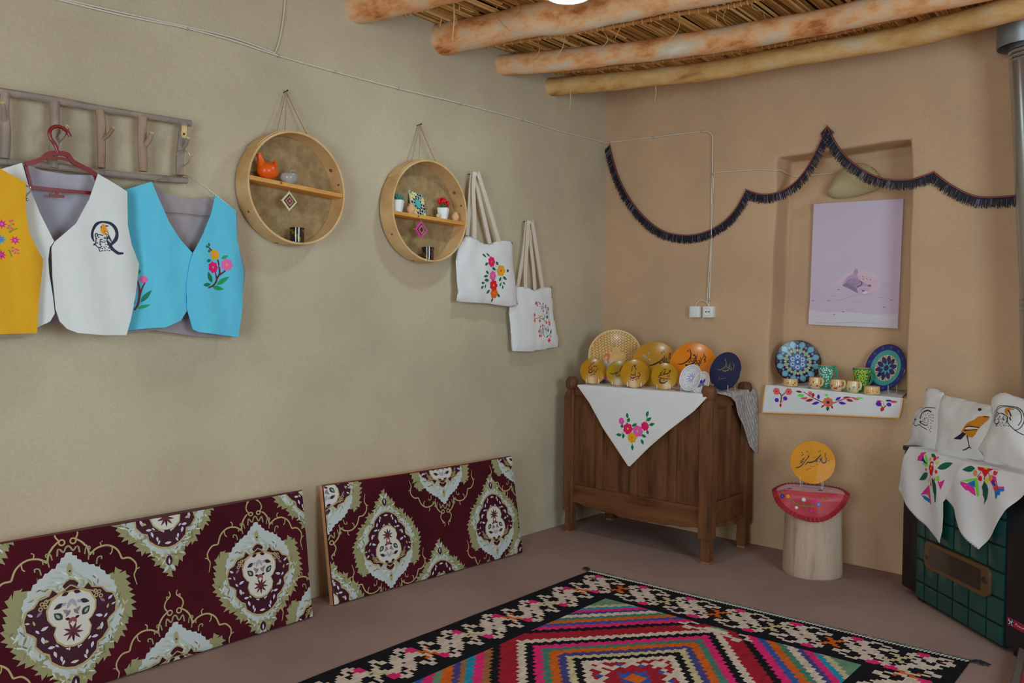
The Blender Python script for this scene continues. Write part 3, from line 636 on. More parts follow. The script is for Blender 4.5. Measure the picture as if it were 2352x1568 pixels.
# ---------------------------------------------------------------- hangers
M_REDP = mat('red_plastic', '#701318', .3, spec=.5)
def red_hanger():
    t = thing('plastic_hanger', 'dark red plastic hanger inside the white vest', 'hanger', (.1, -3.39, 1.9))
    x = .105
    MB().tube(catmull([LW(p, x) for p in [(-3.4204,1.9391),(-3.4315,1.9569),(-3.4552,1.9673),(-3.4754,1.961),(-3.4868,1.9423),(-3.482,1.9207),(-3.4679,1.8995),(-3.4603,1.8758)]], 5), .0062, 10).build('hook', M_REDP, t)
    a = [(-3.5605,1.8195),(-3.5121,1.8447),(-3.4918,1.8658),(-3.4603,1.8746),(-3.4294,1.8738),(-3.411,1.8521),(-3.3452,1.8238),(-3.3306,1.8001)]
    MB().ribbon(catmull([LW(p, x) for p in a], 5), (0, 0, 1), .016, .009).build('shoulder_bar', M_REDP, t)
    b = [(-3.495,1.8475),(-3.4581,1.8583),(-3.4138,1.8546)]
    MB().ribbon(catmull([LW(p, x) for p in b], 5), (0, 0, 1), .009, .008).build('bridge_bar', M_REDP, t)
    c = [(-3.5595,1.8167),(-3.5466,1.7517),(-3.5388,1.7458)]
    MB().ribbon(catmull([LW(p, x - .01) for p in [(-3.541,1.7465),(-3.4769,1.7475),(-3.4104,1.7497),(-3.3299,1.753)]], 4), (0, 0, 1), .012, .008).build('trouser_bar', M_REDP, t)
    MB().ribbon([LW(p, x - .01) for p in [(-3.4834,1.727),(-3.4605,1.7275),(-3.4373,1.7281)]], (0, 0, 1), .010, .008).build('clip', M_REDP, t)
    MB().box(LW((-3.46,1.7372), x - .01), (.006, .010, .020)).build('clip_neck', M_REDP, t)
    for e in ([(-3.5594,1.8185),(-3.5502,1.7803),(-3.5419,1.7453)], [(-3.3306,1.8001),(-3.3324,1.7751),(-3.3359,1.7511)]):
        MB().ribbon([LW(p, x - .005) for p in e], (0, 1, 0), .010, .008).build('end_strut', M_REDP, t)
red_hanger()
def wire_hanger():
    t = thing('wire_hanger', 'thin steel wire hanger inside the blue vest', 'hanger', (.085, -2.95, 1.87))
    x = .085
    MB().tube(catmull([LW(p, x) for p in [(-3.0329,1.9438),(-3.0233,1.9575),(-2.9957,1.9662),(-2.9775,1.9503),(-2.983,1.921),(-3.0053,1.8993),(-3.0121,1.868)]], 6), .0022, 8).build('hook', M_STEEL, t)
    MB().tube(catmull([LW(p, x) for p in [(-3.1535,1.8055),(-3.1144,1.8266),(-3.0545,1.8577),(-3.0135,1.8678),(-2.9843,1.8667),(-2.9362,1.8436),(-2.8684,1.8071),(-2.8106,1.7722)]], 4), .0020, 8).build('shoulder_wire', M_STEEL, t)
    MB().tube([LW(p, x) for p in [(-3.1535,1.8055),(-3.1566,1.7167),(-3.0678,1.7163),(-2.8997,1.7187),(-2.8255,1.7183),(-2.8106,1.7722)]], .0018, 8).build('lower_wire', M_STEEL, t)
wire_hanger()
def yellow_hanger():
    t = thing('wire_hanger', 'steel hanger with clip end inside the yellow vest', 'hanger', (.12, -3.72, 1.85))
    x = .125
    MB().tube(catmull([LW(p, x) for p in [(-3.5646,1.7442),(-3.5543,1.7415),(-3.5522,1.7285),(-3.5605,1.7176),(-3.5657,1.7065),(-3.5627,1.6988)]], 5), .0028, 8).build('bent_end', M_STEEL, t)
    MB().tube([LW(p, x) for p in [(-3.8974,1.6907),(-3.7555,1.7972),(-3.7462,1.8041),(-3.737,1.8002),(-3.5646,1.7442)]], .0022, 8).build('shoulder_wire', M_STEEL, t)
    MB().tube(catmull([LW(p, x) for p in [(-3.7462,1.8041),(-3.7471,1.8313),(-3.7321,1.8559),(-3.7366,1.8825),(-3.7552,1.8845),(-3.7667,1.8688)]], 5), .0022, 8).build('hook', M_STEEL, t)
    MB().ball(LW((-3.5621,1.6994), x), .006, 6).build('clip_ball', M_STEEL, t)
yellow_hanger()

# ================================================================ round sieve shelves
M_RIM = bark('bent_beech', ('#a5804f', '#b8976a', '#c4a87e'), 5, (1, 1.5, 1.5), .6, .15)
M_BURLAP = weave('burlap', '#b39a72', '#776242', 520, .95, .8)
M_SHELF = mat('shelf_pine', '#b9853f', .6, var=.15, vscale=12, stretch=(3, .6, 6))
M_JUTE = mat('jute_cord', '#8e7a58', .9, var=.2, vscale=120)
M_KNOT = mat('wood_knot', '#74502e', .7)
def sieve(label, yc, zc, R, roll, shelf_dz, cord_top, dep=.107):
    t = thing('sieve_shelf', label, 'wall shelf', (0, yc, zc - R), group='sieve shelves on the mud wall')
    MX = Matrix.Translation((0, yc, zc)) @ Matrix.Rotation(roll, 4, 'X') @ Matrix(((0, 0, 1, 0), (1, 0, 0, 0), (0, 1, 0, 0), (0, 0, 0, 1)))
    # local: x -> world y, y -> world z, z -> world x
    mb = MB(); n = 72
    prof = [(R - .011, .014), (R - .010, dep - .002), (R - .006, dep), (R - .001, dep - .001), (R, dep - .005), (R + .001, .05), (R - .001, .010), (R - .011, .010)]
    mb.lathe(prof + [prof[0]], n, MX)
    rim = mb.build('rim', M_RIM, t)
    for k, (a, d, r) in enumerate(((.55, .05, .009), (.25, .075, .006), (3.7, .06, .006), (4.5, .03, .007))):
        c = Vector(((R - .0105 if k < 2 else R + .001) * math.cos(a), (R - .0105 if k < 2 else R + .001) * math.sin(a), d))
        q = MB().ball((0, 0, 0), r, 6, sc=(.25, 1, 1.4)); q.bm.transform(MX @ Matrix.Translation(c) @ Matrix.Rotation(a, 4, 'Z')); q.build('knot', M_KNOT, rim)
    # lap joint strip on the outside
    MB().rings([[MX @ Vector(((R + .001 + j) * math.cos(a), (R + .001 + j) * math.sin(a), z)) for (j, z) in ((0, .012), (.003, .012), (.003, dep - .008), (0, dep - .008))] for a in [1.75 + k * .06 for k in range(14)]]).build('lap_joint', M_RIM, rim)
    bm = bmesh.new(); bmesh.ops.create_circle(bm, cap_ends=True, cap_tris=True, segments=64, radius=R - .012)
    bmesh.ops.subdivide_edges(bm, edges=bm.edges, cuts=3, use_grid_fill=True)
    for v in bm.verts: v.co = MX @ Vector((v.co.x, v.co.y, .014 + .003 * noise.noise(Vector((v.co.x * 9, v.co.y * 9, 2)))))
    link_bm('burlap_back', bm, M_BURLAP, t, True)
    half = math.sqrt((R - .011) ** 2 - shelf_dz ** 2)
    mb = MB(); mb.box((0, shelf_dz - .008, .060), (2 * half, .018, dep - .022), MX, bevel=.0015); mb.build('shelf_board', M_SHELF, t, sharp=30)
    q = MB().ball((0, 0, 0), .005, 6, sc=(.8, 1.2, .15)); q.bm.transform(MX @ Matrix.Translation((-.09, shelf_dz - .008, .1095))); q.build('knot', M_KNOT, t)
    # cord and nail
    nail = Vector((0, cord_top[0], cord_top[1]))
    MB().tube([nail + Vector((-.01, 0, 0)), nail + Vector((.028, 0, .004))], [.0022, .0022], 8).tube([nail + Vector((.028, 0, .004)), nail + Vector((.030, 0, .004))], .0045, 8).build('nail', M_IRON, t)
    for sy, x in ((-1, .03), (-1, .055), (1, .03), (1, .055)):
        a = math.pi / 2 - sy * (.36 if x < .05 else .25)
        e = MX @ Vector(((R + .001) * math.cos(a), (R + .001) * math.sin(a), x + .02))
        A = nail + Vector((.022 if x > .05 else .016, 0, 0)); P = [A.lerp(e, k / 6) + Vector((0, 0, -.006 * math.sin(math.pi * k / 6))) for k in range(7)]
        MB().tube(P, .0016, 6).build('cord', M_JUTE, t)
    def place(y, dz=0, x=.07):   # a point on the shelf
        p = MX @ Vector((y - yc, shelf_dz + .0012, 0)); return Vector((x, p.y, p.z))
    return MX, place
S1 = (-2.493, 1.884, .2475); S2 = (-1.705, 1.873, .2605)
MX1, on1 = sieve('round sieve shelf holding the orange bird and grey pot', *S1, -.040, .014, (-2.5036,2.3184))
MX2, on2 = sieve('round sieve shelf holding little plants and a painted tile', *S2, -.01, -.028, (-1.7128,2.3254))
M_ORANGE = mat('orange_ceramic', '#f0500e', .3, spec=.5)
def bird_vase():
    b = on1(-2.63, 0, .075); t = thing('bird_vase', 'bright orange ceramic bird with long raised neck', 'ornament', b)
    rings = []
    prof = [(.0, -.030), (.012, .034), (.03, .046), (.05, .050), (.066, .045)]
    mb = MB()
    # body: squat egg
    n = 20
    for i in range(1, 12):
        a = math.pi * i / 12; r = math.sin(a); z = .038 - .038 * math.cos(a)
        rings.append([b + Vector((.040 * r * math.cos(2 * math.pi * k / n), (.049 if math.sin(2 * math.pi * k / n) > 0 else .045) * r * math.sin(2 * math.pi * k / n), max(z, .001))) for k in range(n)])
    mb.rings(rings); mb.build('body', M_ORANGE, t)
    P = catmull([b + Vector((0, -.016, .046)), b + Vector((0, -.028, .064)), b + Vector((0, -.034, .084)), b + Vector((0, -.039, .100)), b + Vector((0, -.041, .106))], 4)
    MB().tube(P, [.028, .026, .024, .021, .018, .016, .0145, .0135, .0125, .012, .0118, .0118, .012, .0125, .0128, .013, .013], 14).build('neck', M_ORANGE, t)
    P = catmull([b + Vector((0, .024, .050)), b + Vector((0, .034, .066)), b + Vector((0, .036, .078)), b + Vector((0, .030, .086))], 4)
    MB().tube(P, [.022, .021, .020, .019, .018, .017, .016, .015, .014, .013, .011, .008, .004], 12, flat=.7).build('tail', M_ORANGE, t)
bird_vase()
def grey_pot():
    b = on1(-2.525, 0, .075); t = thing('stone_pot', 'small glossy grey pot with a pinched mouth', 'pot', b)
    prof = [(.002, .0), (.022, .001), (.037, .014), (.041, .028), (.037, .042), (.024, .052), (.013, .0535), (.009, .047), (.006, .03)]
    MB().lathe(prof, 28, Matrix.Translation(b), cap=(True, True), wob=lambda w, z: .10 * max(0, math.cos(w - .6)) ** 6 * max(0, (z - .036) * 60) - .06 * max(0, math.cos(w - 1.6)) ** 8 * max(0, (z - .03) * 40)).build('body', mat('grey_glaze', '#8d8a84', .18, var=.18, vscale=30), t)
    MB().tube(catmull([b + Vector((.012, -.004, .052)), b + Vector((.014, .006, .060)), b + Vector((.010, .022, .056))], 4), .004, 8).build('lip', MATS['grey_glaze'], t)
grey_pot()
def gods_eye(label, c, x, cols, size, tail):
    t = thing('yarn_diamond', label, 'ornament', (x, c[0], c[1] - size * 1.25), group='woven yarn diamonds under the shelves')
    MB().tube([Vector((x, c[0], c[1] - size * 1.28)), Vector((x, c[0], c[1] + size * 1.2))], .0022, 6).tube([Vector((x, c[0] - size * 1.13, c[1])), Vector((x, c[0] + size * 1.13, c[1]))], .0022, 6).build('stick', M_JUTE, t)
    n = 11; f0 = .0
    for i in range(n):   # yarn rounds, outermost first
        s = size * (1 - i / n); cc = cols[min(len(cols) - 1, int(i / n * len(cols) * 1.0))]
        d = .0035 * (i / n)
        corners = [Vector((x + .003 + d, c[0] + s * a, c[1] + s * b * 1.1)) for a, b in ((1, 0), (0, 1), (-1, 0), (0, -1))]
        s2 = size * (1 - (i + 1) / n) if i < n - 1 else 0
        inner = [Vector((x + .005 + d, c[0] + s2 * a, c[1] + s2 * b * 1.1)) for a, b in ((1, 0), (0, 1), (-1, 0), (0, -1))]
        mb = MB()
        for k in range(4):
            j = (k + 1) % 4
            for q in (0, .5):
                A = [corners[k].lerp(inner[k], q), corners[j].lerp(inner[j], q), corners[j].lerp(inner[j], q + .5), corners[k].lerp(inner[k], q + .5)]
                m = [(A[0] + A[3]) / 2 + Vector((.0012, 0, 0)), (A[1] + A[2]) / 2 + Vector((.0012, 0, 0))]
                vs = [mb.bm.verts.new(v) for v in (A[0], A[1], m[1], m[0], A[2], A[3])]
                mb.bm.faces.new((vs[0], vs[1], vs[2], vs[3])); mb.bm.faces.new((vs[3], vs[2], vs[4], vs[5]))
        mb.build('yarn_round', thread(cc), t)
    return t
gods_eye('pale cream, coral and orange yarn diamond hanging in the shelf', (-2.5297,1.8243), .085, ('#c9c19c', '#c9c19c', '#1e4a42', '#e07a60', '#e07a60', '#4a3a78', '#e08a10', '#e08a10'), .040, 1)
gods_eye('hot pink, navy and plum yarn diamond hanging in the shelf', (-1.7593,1.7739), .085, ('#ee3c9a', '#ee3c9a', '#3c3464', '#e0861a', '#e0861a', '#3c3464', '#6a0c50', '#6a0c50'), .042, 1)
def candle_glass(label, p, hues):
    b = Vector(p); t = thing('candle_glass', label, 'candle holder', b, group='stained glass candle holders in the sieves')
    n = 32; rnd = random.Random(len(label))
    ms = [mat('stained_' + h.lstrip('#'), h, .08, spec=.6, coat=.5) for h in hues]
    bm = bmesh.new()
    R, H = .031, .064
    zs = [0, .010, .022, .034, .046, .056, H]
    V = [[bm.verts.new(b + Vector(((R + .002 * z / H) * math.cos(2 * math.pi * k / n), (R + .002 * z / H) * math.sin(2 * math.pi * k / n), z))) for k in range(n)] for z in zs]
    for j in range(len(zs) - 1):
        for k in range(n):
            f = bm.faces.new((V[j][k], V[j][(k + 1) % n], V[j + 1][(k + 1) % n], V[j + 1][k]))
            d = int((k + j * 2.2) / 3.1) % 7
            f.material_index = 0 if j == 5 or (k + j * 2) % 6 == 0 else 1 + d % (len(ms) - 1)
    V2 = [[bm.verts.new(b + Vector(((R - .003) * math.cos(2 * math.pi * k / n), (R - .003) * math.sin(2 * math.pi * k / n), z))) for k in range(n)] for z in (H, .004)]
    for k in range(n):
        bm.faces.new((V[-1][k], V[-1][(k + 1) % n], V2[0][(k + 1) % n], V2[0][k])); bm.faces.new((V2[0][k], V2[0][(k + 1) % n], V2[1][(k + 1) % n], V2[1][k]))
    bm.faces.new(V2[1]); bm.faces.new(V[0][::-1])
    bmesh.ops.recalc_face_normals(bm, faces=bm.faces)
    link_bm('glass_cup', bm, ms, t, True)
    MB().lathe([(.0, .005), (.018, .005), (.018, .022), (.0, .022)], 16, Matrix.Translation(b)).build('tealight', mat('wax', '#c9c2b0', .5), t)
candle_glass('dark stained glass candle cup with blue diagonal stripe in the orange bird sieve', (.075, S1[0] + .012, S1[1] - S1[2] + .0125), ('#0c0705', '#2a2206', '#320a06', '#0c1c38', '#5a4e0a', '#0c201c', '#4a0e08'))
candle_glass('dark stained glass candle cup with green and red panes in the plant sieve', (.075, S2[0] + .004, S2[1] - S2[2] + .0125), ('#0c0705', '#0a2a1a', '#4a0c0a', '#4a3e06', '#1c0805', '#0a2a30', '#400808'))
M_POT = mat('white_pot', '#d2d0d0', .35)
def small_pot(label, p):
    b = Vector(p); t = thing('potted_plant', label, 'potted plant', b, group='potted plants on the sieve shelf')
    mb = MB(); rings = []
    for (w, z) in ((.021, 0), (.027, .03), (.0305, .055), (.030, .058), (.0265, .057), (.025, .045)):
        ring = []
        for k in range(24):
            a = 2 * math.pi * k / 24; q = (abs(math.cos(a)) ** 4 + abs(math.sin(a)) ** 4) ** -.25
            ring.append(b + Vector((w * q * math.cos(a + .6), w * q * math.sin(a + .6), z)))
        rings.append(ring)
    mb.rings(rings).build('pot', M_POT, t)
    return t, b
def succulent():
    t, b = small_pot('grey green succulent in a small white square pot', on2(-1.905, 0, .075))
    m = mat('succulent_leaf', '#4f8078', .55, var=.2, vscale=30); rnd = random.Random(4)
    for ring, (n, el, L) in enumerate(((9, .25, .046), (8, .65, .046), (6, 1.05, .042), (3, 1.4, .034))):
        for k in range(n):
            a = 2 * math.pi * k / n + ring * .35; d = Vector((math.cos(a) * math.cos(el), math.sin(a) * math.cos(el), math.sin(el)))
            c = b + Vector((0, 0, .056)); P = [c + d * (L * q) for q in (0, .35, .7, 1)]
            MB().tube(P, [.005, .0085, .0065, .0006], 6, flat=.45, up=(0, 0, 1)).build('leaf', m, t)
succulent()
def red_plant():
    t, b = small_pot('red flowers in a small white square pot', on2(-1.595, 0, .075))
    mg = mat('plant_green', '#2c6a34', .55, var=.3, vscale=40); mr = mat('petal_red', '#c01420', .5, var=.25, vscale=60); rnd = random.Random(9)
    for k in range(9):
        a = 2 * math.pi * k / 9; d = Vector((math.cos(a) * .7, math.sin(a) * .7, .75)); c = b + Vector((0, 0, .055))
        MB().tube([c, c + d * .018, c + d * .034], [.002, .008, .001], 6, flat=.3).build('leaf', mg, t)
    for (dy, dx, dz, r) in ((-.012, .0, .094, .022), (.018, .004, .084, .020), (-.004, .012, .098, .015)):
        c = b + Vector((dx, dy, dz)); MB().tube([b + Vector((0, 0, .05)), c], .002, 5).build('stem', mg, t)
        mb = MB()
        for q in range(26):
            v = Vector((rnd.gauss(0, 1), rnd.gauss(0, 1), rnd.gauss(.2, 1))).normalized(); p = c + v * r * .7
            mb.ball(p, r * .34, 4)
        mb.build('flower_head', mr, t)
red_plant()
M_CLAY = mat('pale_clay', '#c79a74', .8, var=.12, vscale=30)
def clay_jar(label, p, s):
    b = Vector(p); t = thing('clay_jar', label, 'jar', b, group='little clay jars on the sieve shelf')
    MB().lathe([(r * s, z * s) for r, z in ((.009, 0), (.012, .002), (.020, .016), (.021, .027), (.014, .038), (.011, .042), (.015, .047), (.013, .048), (.009, .043))], 24, Matrix.Translation(b), cap=(True, True)).build('body', M_CLAY, t)
clay_jar('little clay jar beside the succulent', on2(-1.826, 0, .085), 1.05)
clay_jar('little clay jar at the end of the shelf past the red flowers', on2(-1.505, 0, .075), 1.0)
MB().ball(on2(-1.650, 0, .095) + Vector((0, 0, .0105)), .0105, 8).build('bead', mat('cream_bead', '#b9b08a', .5), None)
tag(bpy.data.objects['bead'], 'tiny cream round bead in front of the red flower pot', 'bead')
def tile():
    p = on2(-1.742, 0, .055); W, H = .105, .125
    lean = .32
    U = Vector((0, 1, 0)); U = Vector((-.08, .985, -.12)).normalized(); N = Vector((1, .05, lean)).normalized(); V = N.cross(U).normalized(); N = U.cross(V)
    t = thing('painted_tile', 'painted tile with turquoise centre leaning on the shelf', 'tile', p)
    O = p + Vector((0, 0, .0072))
    def fn(u, v, h): return O + U * u + V * v + N * h
    MB().prism([(-W / 2, 0), (W / 2, 0), (W / 2, H), (-W / 2, H)], lambda u, v: fn(u, v, -.008), lambda u, v: fn(u, v, 0)).build('slab', paint('#c9c6b0'), t)
    a = Art(paint); cx, cy = 0, H / 2
    for i in range(6):
        for j in range(7):
            x, y = -W / 2 + (i + .5) * W / 6, (j + .5) * H / 7
            if math.hypot(x - cx, (y - cy) * .85) < .026: continue
            c = ('#d8cf60', '#2a2a80', '#3a8a8a', '#d8cf60', '#1c2230')[(i * 3 + j * 2) % 5]; a.disc(x, y, .0085, c, 0, .0075, 8, (i + j) * .6)
            a.disc(x + .008, y + .008, .003, '#1c2230', 1, n=6)
    a.disc(cx, cy, .032, '#e0d878', 1, .036, 20); a.flower(cx, cy, .032, '#1c2a60', None, 10, 2, ry=.036, deep=.3); a.disc(cx, cy, .021, '#4aa8a8', 3, .026, 18)
    a.build('painted_pattern', fn, t, base=.0004, lay=.0003)
tile()
# ================================================================ tote bags
M_COT = mat('white_cotton', '#c6c5c6', .9, var=.03, vscale=12, bump=.2, bscale=420, spec=.12, bdist=.001)
M_STRAP = mat('cotton_webbing', '#bdb0a2', .9, var=.05, vscale=80, spec=.12)
def tote(label, pts, x, straps, nail, emb, dep=.018):
    ys = [p[0] for p in pts]; zs = [p[1] for p in pts]; zt, zb = max(zs), min(zs); yc = sum(ys) / len(ys)
    t = thing('tote_bag', label, 'bag', (x, yc, zb), group='white tote bags hanging on nails')
    def fn(u, v, h):
        w = .016 * noise.noise(Vector((u * 6, v * 5, x * 40))) + .007 * noise.noise(Vector((u * 17, v * 7, x * 90)))
        s = (v - zb) / (zt - zb)
        return Vector((x + w + .010 * (1 - s) + h, u, v))
    body, f2 = pillow('bag_body', pts, fn, dep, [M_COT], t, .022, .03)
    for P, off in straps:
        Q = catmull([Vector((off + .010 * math.sin(math.pi * k / (len(P) - 1)), p[0], p[1])) for k, p in enumerate(P)], 6)
        def wd(s):          # the band lies flat to the wall and turns edge-on where it loops over the nail
            w = max(0, 1 - abs(s - .5) * 9); return Vector((w, 1 - w, .25 * (1 - w)))
        MB().ribbon(Q, wd, .027, .003).build('strap', M_STRAP, t)
    nv = Vector((0, *nail)); MB().tube([nv + Vector((-.01, 0, 0)), nv + Vector((.05, 0, .003))], .0025, 8).build('nail', M_IRON, t)
    return t, body, f2
B1 = [(-1.4079,1.7809),(-1.3724,1.7756),(-1.3104,1.7644),(-1.2682,1.7499),(-1.2255,1.7446),(-1.1826,1.7607),(-1.15,1.7732),(-1.0946,1.7779),(-1.0129,1.7773),(-1.0052,1.6651),(-0.9966,1.5663),(-0.9848,1.4826),(-0.9672,1.4101),(-1.0317,1.3955),(-1.1331,1.4022),(-1.2204,1.4111),(-1.3467,1.4129),(-1.4825,1.4163),(-1.4761,1.4503),(-1.4704,1.4647),(-1.4811,1.5278),(-1.4756,1.6339),(-1.4568,1.7058)]
t1, b1, f1 = tote('white tote bag with large pink, orange and red blossoms', B1, .055,
    [([(-1.3774,1.773),(-1.372,1.8916),(-1.3637,2.0287),(-1.3536,2.1089),(-1.3405,2.1309),(-1.3279,2.1162),(-1.2952,2.0088),(-1.2403,1.8695),(-1.1932,1.7473)], .040),
     ([(-1.3412,1.7576),(-1.347,1.872),(-1.3593,2.0139),(-1.3586,2.107),(-1.3436,2.1335),(-1.3206,2.1126),(-1.2667,2.0115),(-1.1951,1.8734),(-1.1386,1.7601)], .060)], (-1.3333,2.1277), None)
DG = '#1e5a34'
def leaves(off, s):
    return [('leaf', *a, *b, w, DG) for a, b, w in s]
stitch(b1, f1, [('flower', *(-1.2291,1.6457), .030, '#d01c58', '#e0602a', 7), ('flower', *(-1.1436,1.6007), .033, '#e8901a', '#c02a7a', 6), ('flower', *(-1.2118,1.5681), .028, '#f0509a', '#e89020', 7),
     ('flower', *(-1.2034,1.5147), .032, '#c01822', '#e08a20', 7), ('flower', *(-1.1973,1.4707), .031, '#f05a20', '#e08a20', 6),
     ('leaf', *(-1.2965,1.6869), *(-1.271,1.667), .012, DG), ('leaf', *(-1.2671,1.692), *(-1.2402,1.672), .012, DG), ('leaf', *(-1.2829,1.6225), *(-1.2599,1.6385), .016, DG), ('leaf', *(-1.1914,1.6474), *(-1.1672,1.6312), .016, DG),
     ('leaf', *(-1.2233,1.613), *(-1.1853,1.602), .016, DG), ('leaf', *(-1.1003,1.6024), *(-1.0779,1.6052), .018, DG), ('leaf', *(-1.2762,1.5916), *(-1.2494,1.5764), .014, DG), ('leaf', *(-1.2904,1.5596), *(-1.2567,1.5657), .014, DG),
     ('leaf', *(-1.2859,1.5402), *(-1.2457,1.5422), .016, DG), ('leaf', *(-1.3066,1.5225), *(-1.2804,1.5252), .013, DG), ('leaf', *(-1.3093,1.4905), *(-1.2875,1.5089), .014, DG), ('leaf', *(-1.2768,1.4948), *(-1.2708,1.5183), .010, DG),
     ('leaf', *(-1.1548,1.5391), *(-1.1376,1.566), .016, DG), ('leaf', *(-1.1265,1.5681), *(-1.095,1.5502), .016, DG), ('leaf', *(-1.1521,1.5103), *(-1.1382,1.5347), .012, DG), ('leaf', *(-1.126,1.5368), *(-1.1069,1.5227), .012, DG),
     ('leaf', *(-1.1287,1.4963), *(-1.128,1.5203), .012, DG), ('leaf', *(-1.2605,1.4662), *(-1.2342,1.4892), .015, DG), ('leaf', *(-1.1723,1.4679), *(-1.1511,1.4493), .016, DG), ('leaf', *(-1.2095,1.4209), *(-1.2034,1.4461), .014, DG),
     ('stroke', [(-1.2689,1.5286),(-1.2435,1.5386)], .0022, DG), ('stroke', [(-1.1434,1.5173),(-1.135,1.5438),(-1.1264,1.5592)], .0022, DG)], step=.03)
B2_ = [(-0.959,1.5162),(-0.9119,1.5197),(-0.8701,1.5215),(-0.8336,1.5104),(-0.8028,1.5022),(-0.7536,1.5168),(-0.7035,1.5285),(-0.6227,1.5352),(-0.6161,1.4638),(-0.6111,1.4069),(-0.5895,1.3092),(-0.5681,1.2272),(-0.5508,1.1571),(-0.6834,1.1428),(-0.7961,1.1328),(-0.9051,1.1333),(-1.0049,1.1383),(-1.0124,1.2443),(-1.0224,1.3591),(-1.0128,1.4053),(-0.9925,1.4365),(-0.9723,1.4756)]
t2, b2, f2b = tote('white tote bag with small scattered wildflower embroidery', B2_, .034,
    [([(-0.9413,1.5115),(-0.9139,1.633),(-0.89,1.7668),(-0.8754,1.8888),(-0.8626,1.9128),(-0.849,1.8915),(-0.8298,1.7717),(-0.7992,1.6399),(-0.7782,1.5023)], .028),
     ([(-0.8842,1.5138),(-0.8911,1.6342),(-0.8838,1.7593),(-0.8765,1.8923),(-0.8601,1.9173),(-0.838,1.8961),(-0.8015,1.7737),(-0.7619,1.642),(-0.7246,1.5203)], .044)], (-0.8566,1.9142), None, .014)
def wildflowers():
    a = Art(); R_, K, G, T = '#c8204a', '#c01a50', '#28462e', '#3a8a74'
    P = lambda s: s
    for p, r, c in zip([(-0.7998,1.4239),(-0.7838,1.4122),(-0.739,1.3949),(-0.6973,1.4102),(-0.8111,1.3541),(-0.8105,1.3208),(-0.6905,1.3087),(-0.756,1.2837),(-0.7369,1.2889),(-0.7225,1.291),(-0.7027,1.2686),(-0.7714,1.2542),(-0.7661,1.2278),(-0.6819,1.3705),(-0.6814,1.2614),(-0.7266,1.4232),(-0.7226,1.3789),(-0.6797,1.3427)], (.008, .005, .005, .007, .009, .009, .009, .005, .005, .004, .007, .008, .008, .008, .008, .005, .005, .009), (K, K, R_, '#d8305a', '#e03a6a', '#e85a28', '#e86a28', '#7a2a60', K, K, '#d83a50', '#c8402a', '#c8303a', '#2a6aa8', '#2a5a98', '#3a6aa8', '#4a4a78', '#1c4a1c')):
        a.flower(p[0], p[1], r, c, None, 5, 1, ry=r * 1.25)
    a.leaf(*(-0.7779,1.4356), *(-0.7473,1.4141), .006, K); a.flower(*(-0.6676,1.3934), .008, K, None, 6, 1, ry=.018, star=True)
    a.poly([(-0.7764,1.3556),(-0.7652,1.3487),(-0.7556,1.3468),(-0.7382,1.3562),(-0.7428,1.3449),(-0.7523,1.3387),(-0.7651,1.3416)], '#e08a20', 1)
    a.flower(*(-0.7615,1.3183), .013, R_, '#e07a20', 7, 1, star=True); a.flower(*(-0.6593,1.3038), .013, K, '#e8a020', 7, 1, star=True, ry=.021); a.flower(*(-0.672,1.1996), .017, '#d00f4a', None, 6, 1, star=True, ry=.019)
    for s, w, c in (([(-0.7969,1.4361),(-0.7777,1.4204)], .003, G), ([(-0.7568,1.4077),(-0.7376,1.4062),(-0.7117,1.4006),(-0.6792,1.3993),(-0.6658,1.3811)], .002, G), ([(-0.7282,1.4186),(-0.723,1.4024),(-0.7226,1.3779)], .002, G), ([(-0.6889,1.3929),(-0.6756,1.3829)], .003, G), ([(-0.6591,1.375),(-0.66,1.3399),(-0.658,1.3193)], .003, G),
                    ([(-0.8186,1.3388),(-0.7934,1.3321),(-0.7682,1.3365),(-0.7425,1.3307),(-0.7232,1.3289),(-0.7003,1.3127)], .0025, G), ([(-0.7232,1.3289),(-0.7041,1.3414),(-0.7109,1.3597)], .003, G), ([(-0.7232,1.3289),(-0.7235,1.3452)], .003, G), ([(-0.7702,1.2735),(-0.7507,1.2573),(-0.7456,1.2369),(-0.7532,1.2206)], .005, T), ([(-0.7415,1.2756),(-0.7347,1.2532),(-0.7279,1.2369),(-0.7147,1.2204)], .004, T),
                    ([(-0.7095,1.288),(-0.7252,1.2614),(-0.7278,1.2328)], .003, T), ([(-0.7323,1.2981),(-0.7318,1.2736),(-0.7249,1.245)], .002, G), ([(-0.7026,1.2635),(-0.699,1.245),(-0.6956,1.2347)], .002, G), ([(-0.6803,1.2861),(-0.6751,1.2738)], .004, G), ([(-0.6984,1.2162),(-0.6759,1.2305),(-0.6629,1.2326),(-0.6627,1.2243)], .0025, G), ([(-0.7602,1.2532),(-0.76,1.241)], .002, G), ([(-0.6747,1.2532),(-0.6661,1.2326)], .0025, '#8a9aa0')):
        a.stroke(s, w, c)
    a.leaf(*(-0.6597,1.2367), *(-0.6454,1.2667), .013, '#2c5a24'); a.leaf(*(-0.7,1.2152), *(-0.6776,1.2316), .008, G); a.leaf(*(-0.6609,1.2181), *(-0.648,1.2284), .006, G)
    a.build('wildflower_embroidery', f2b, b2, step=.03)
wildflowers()

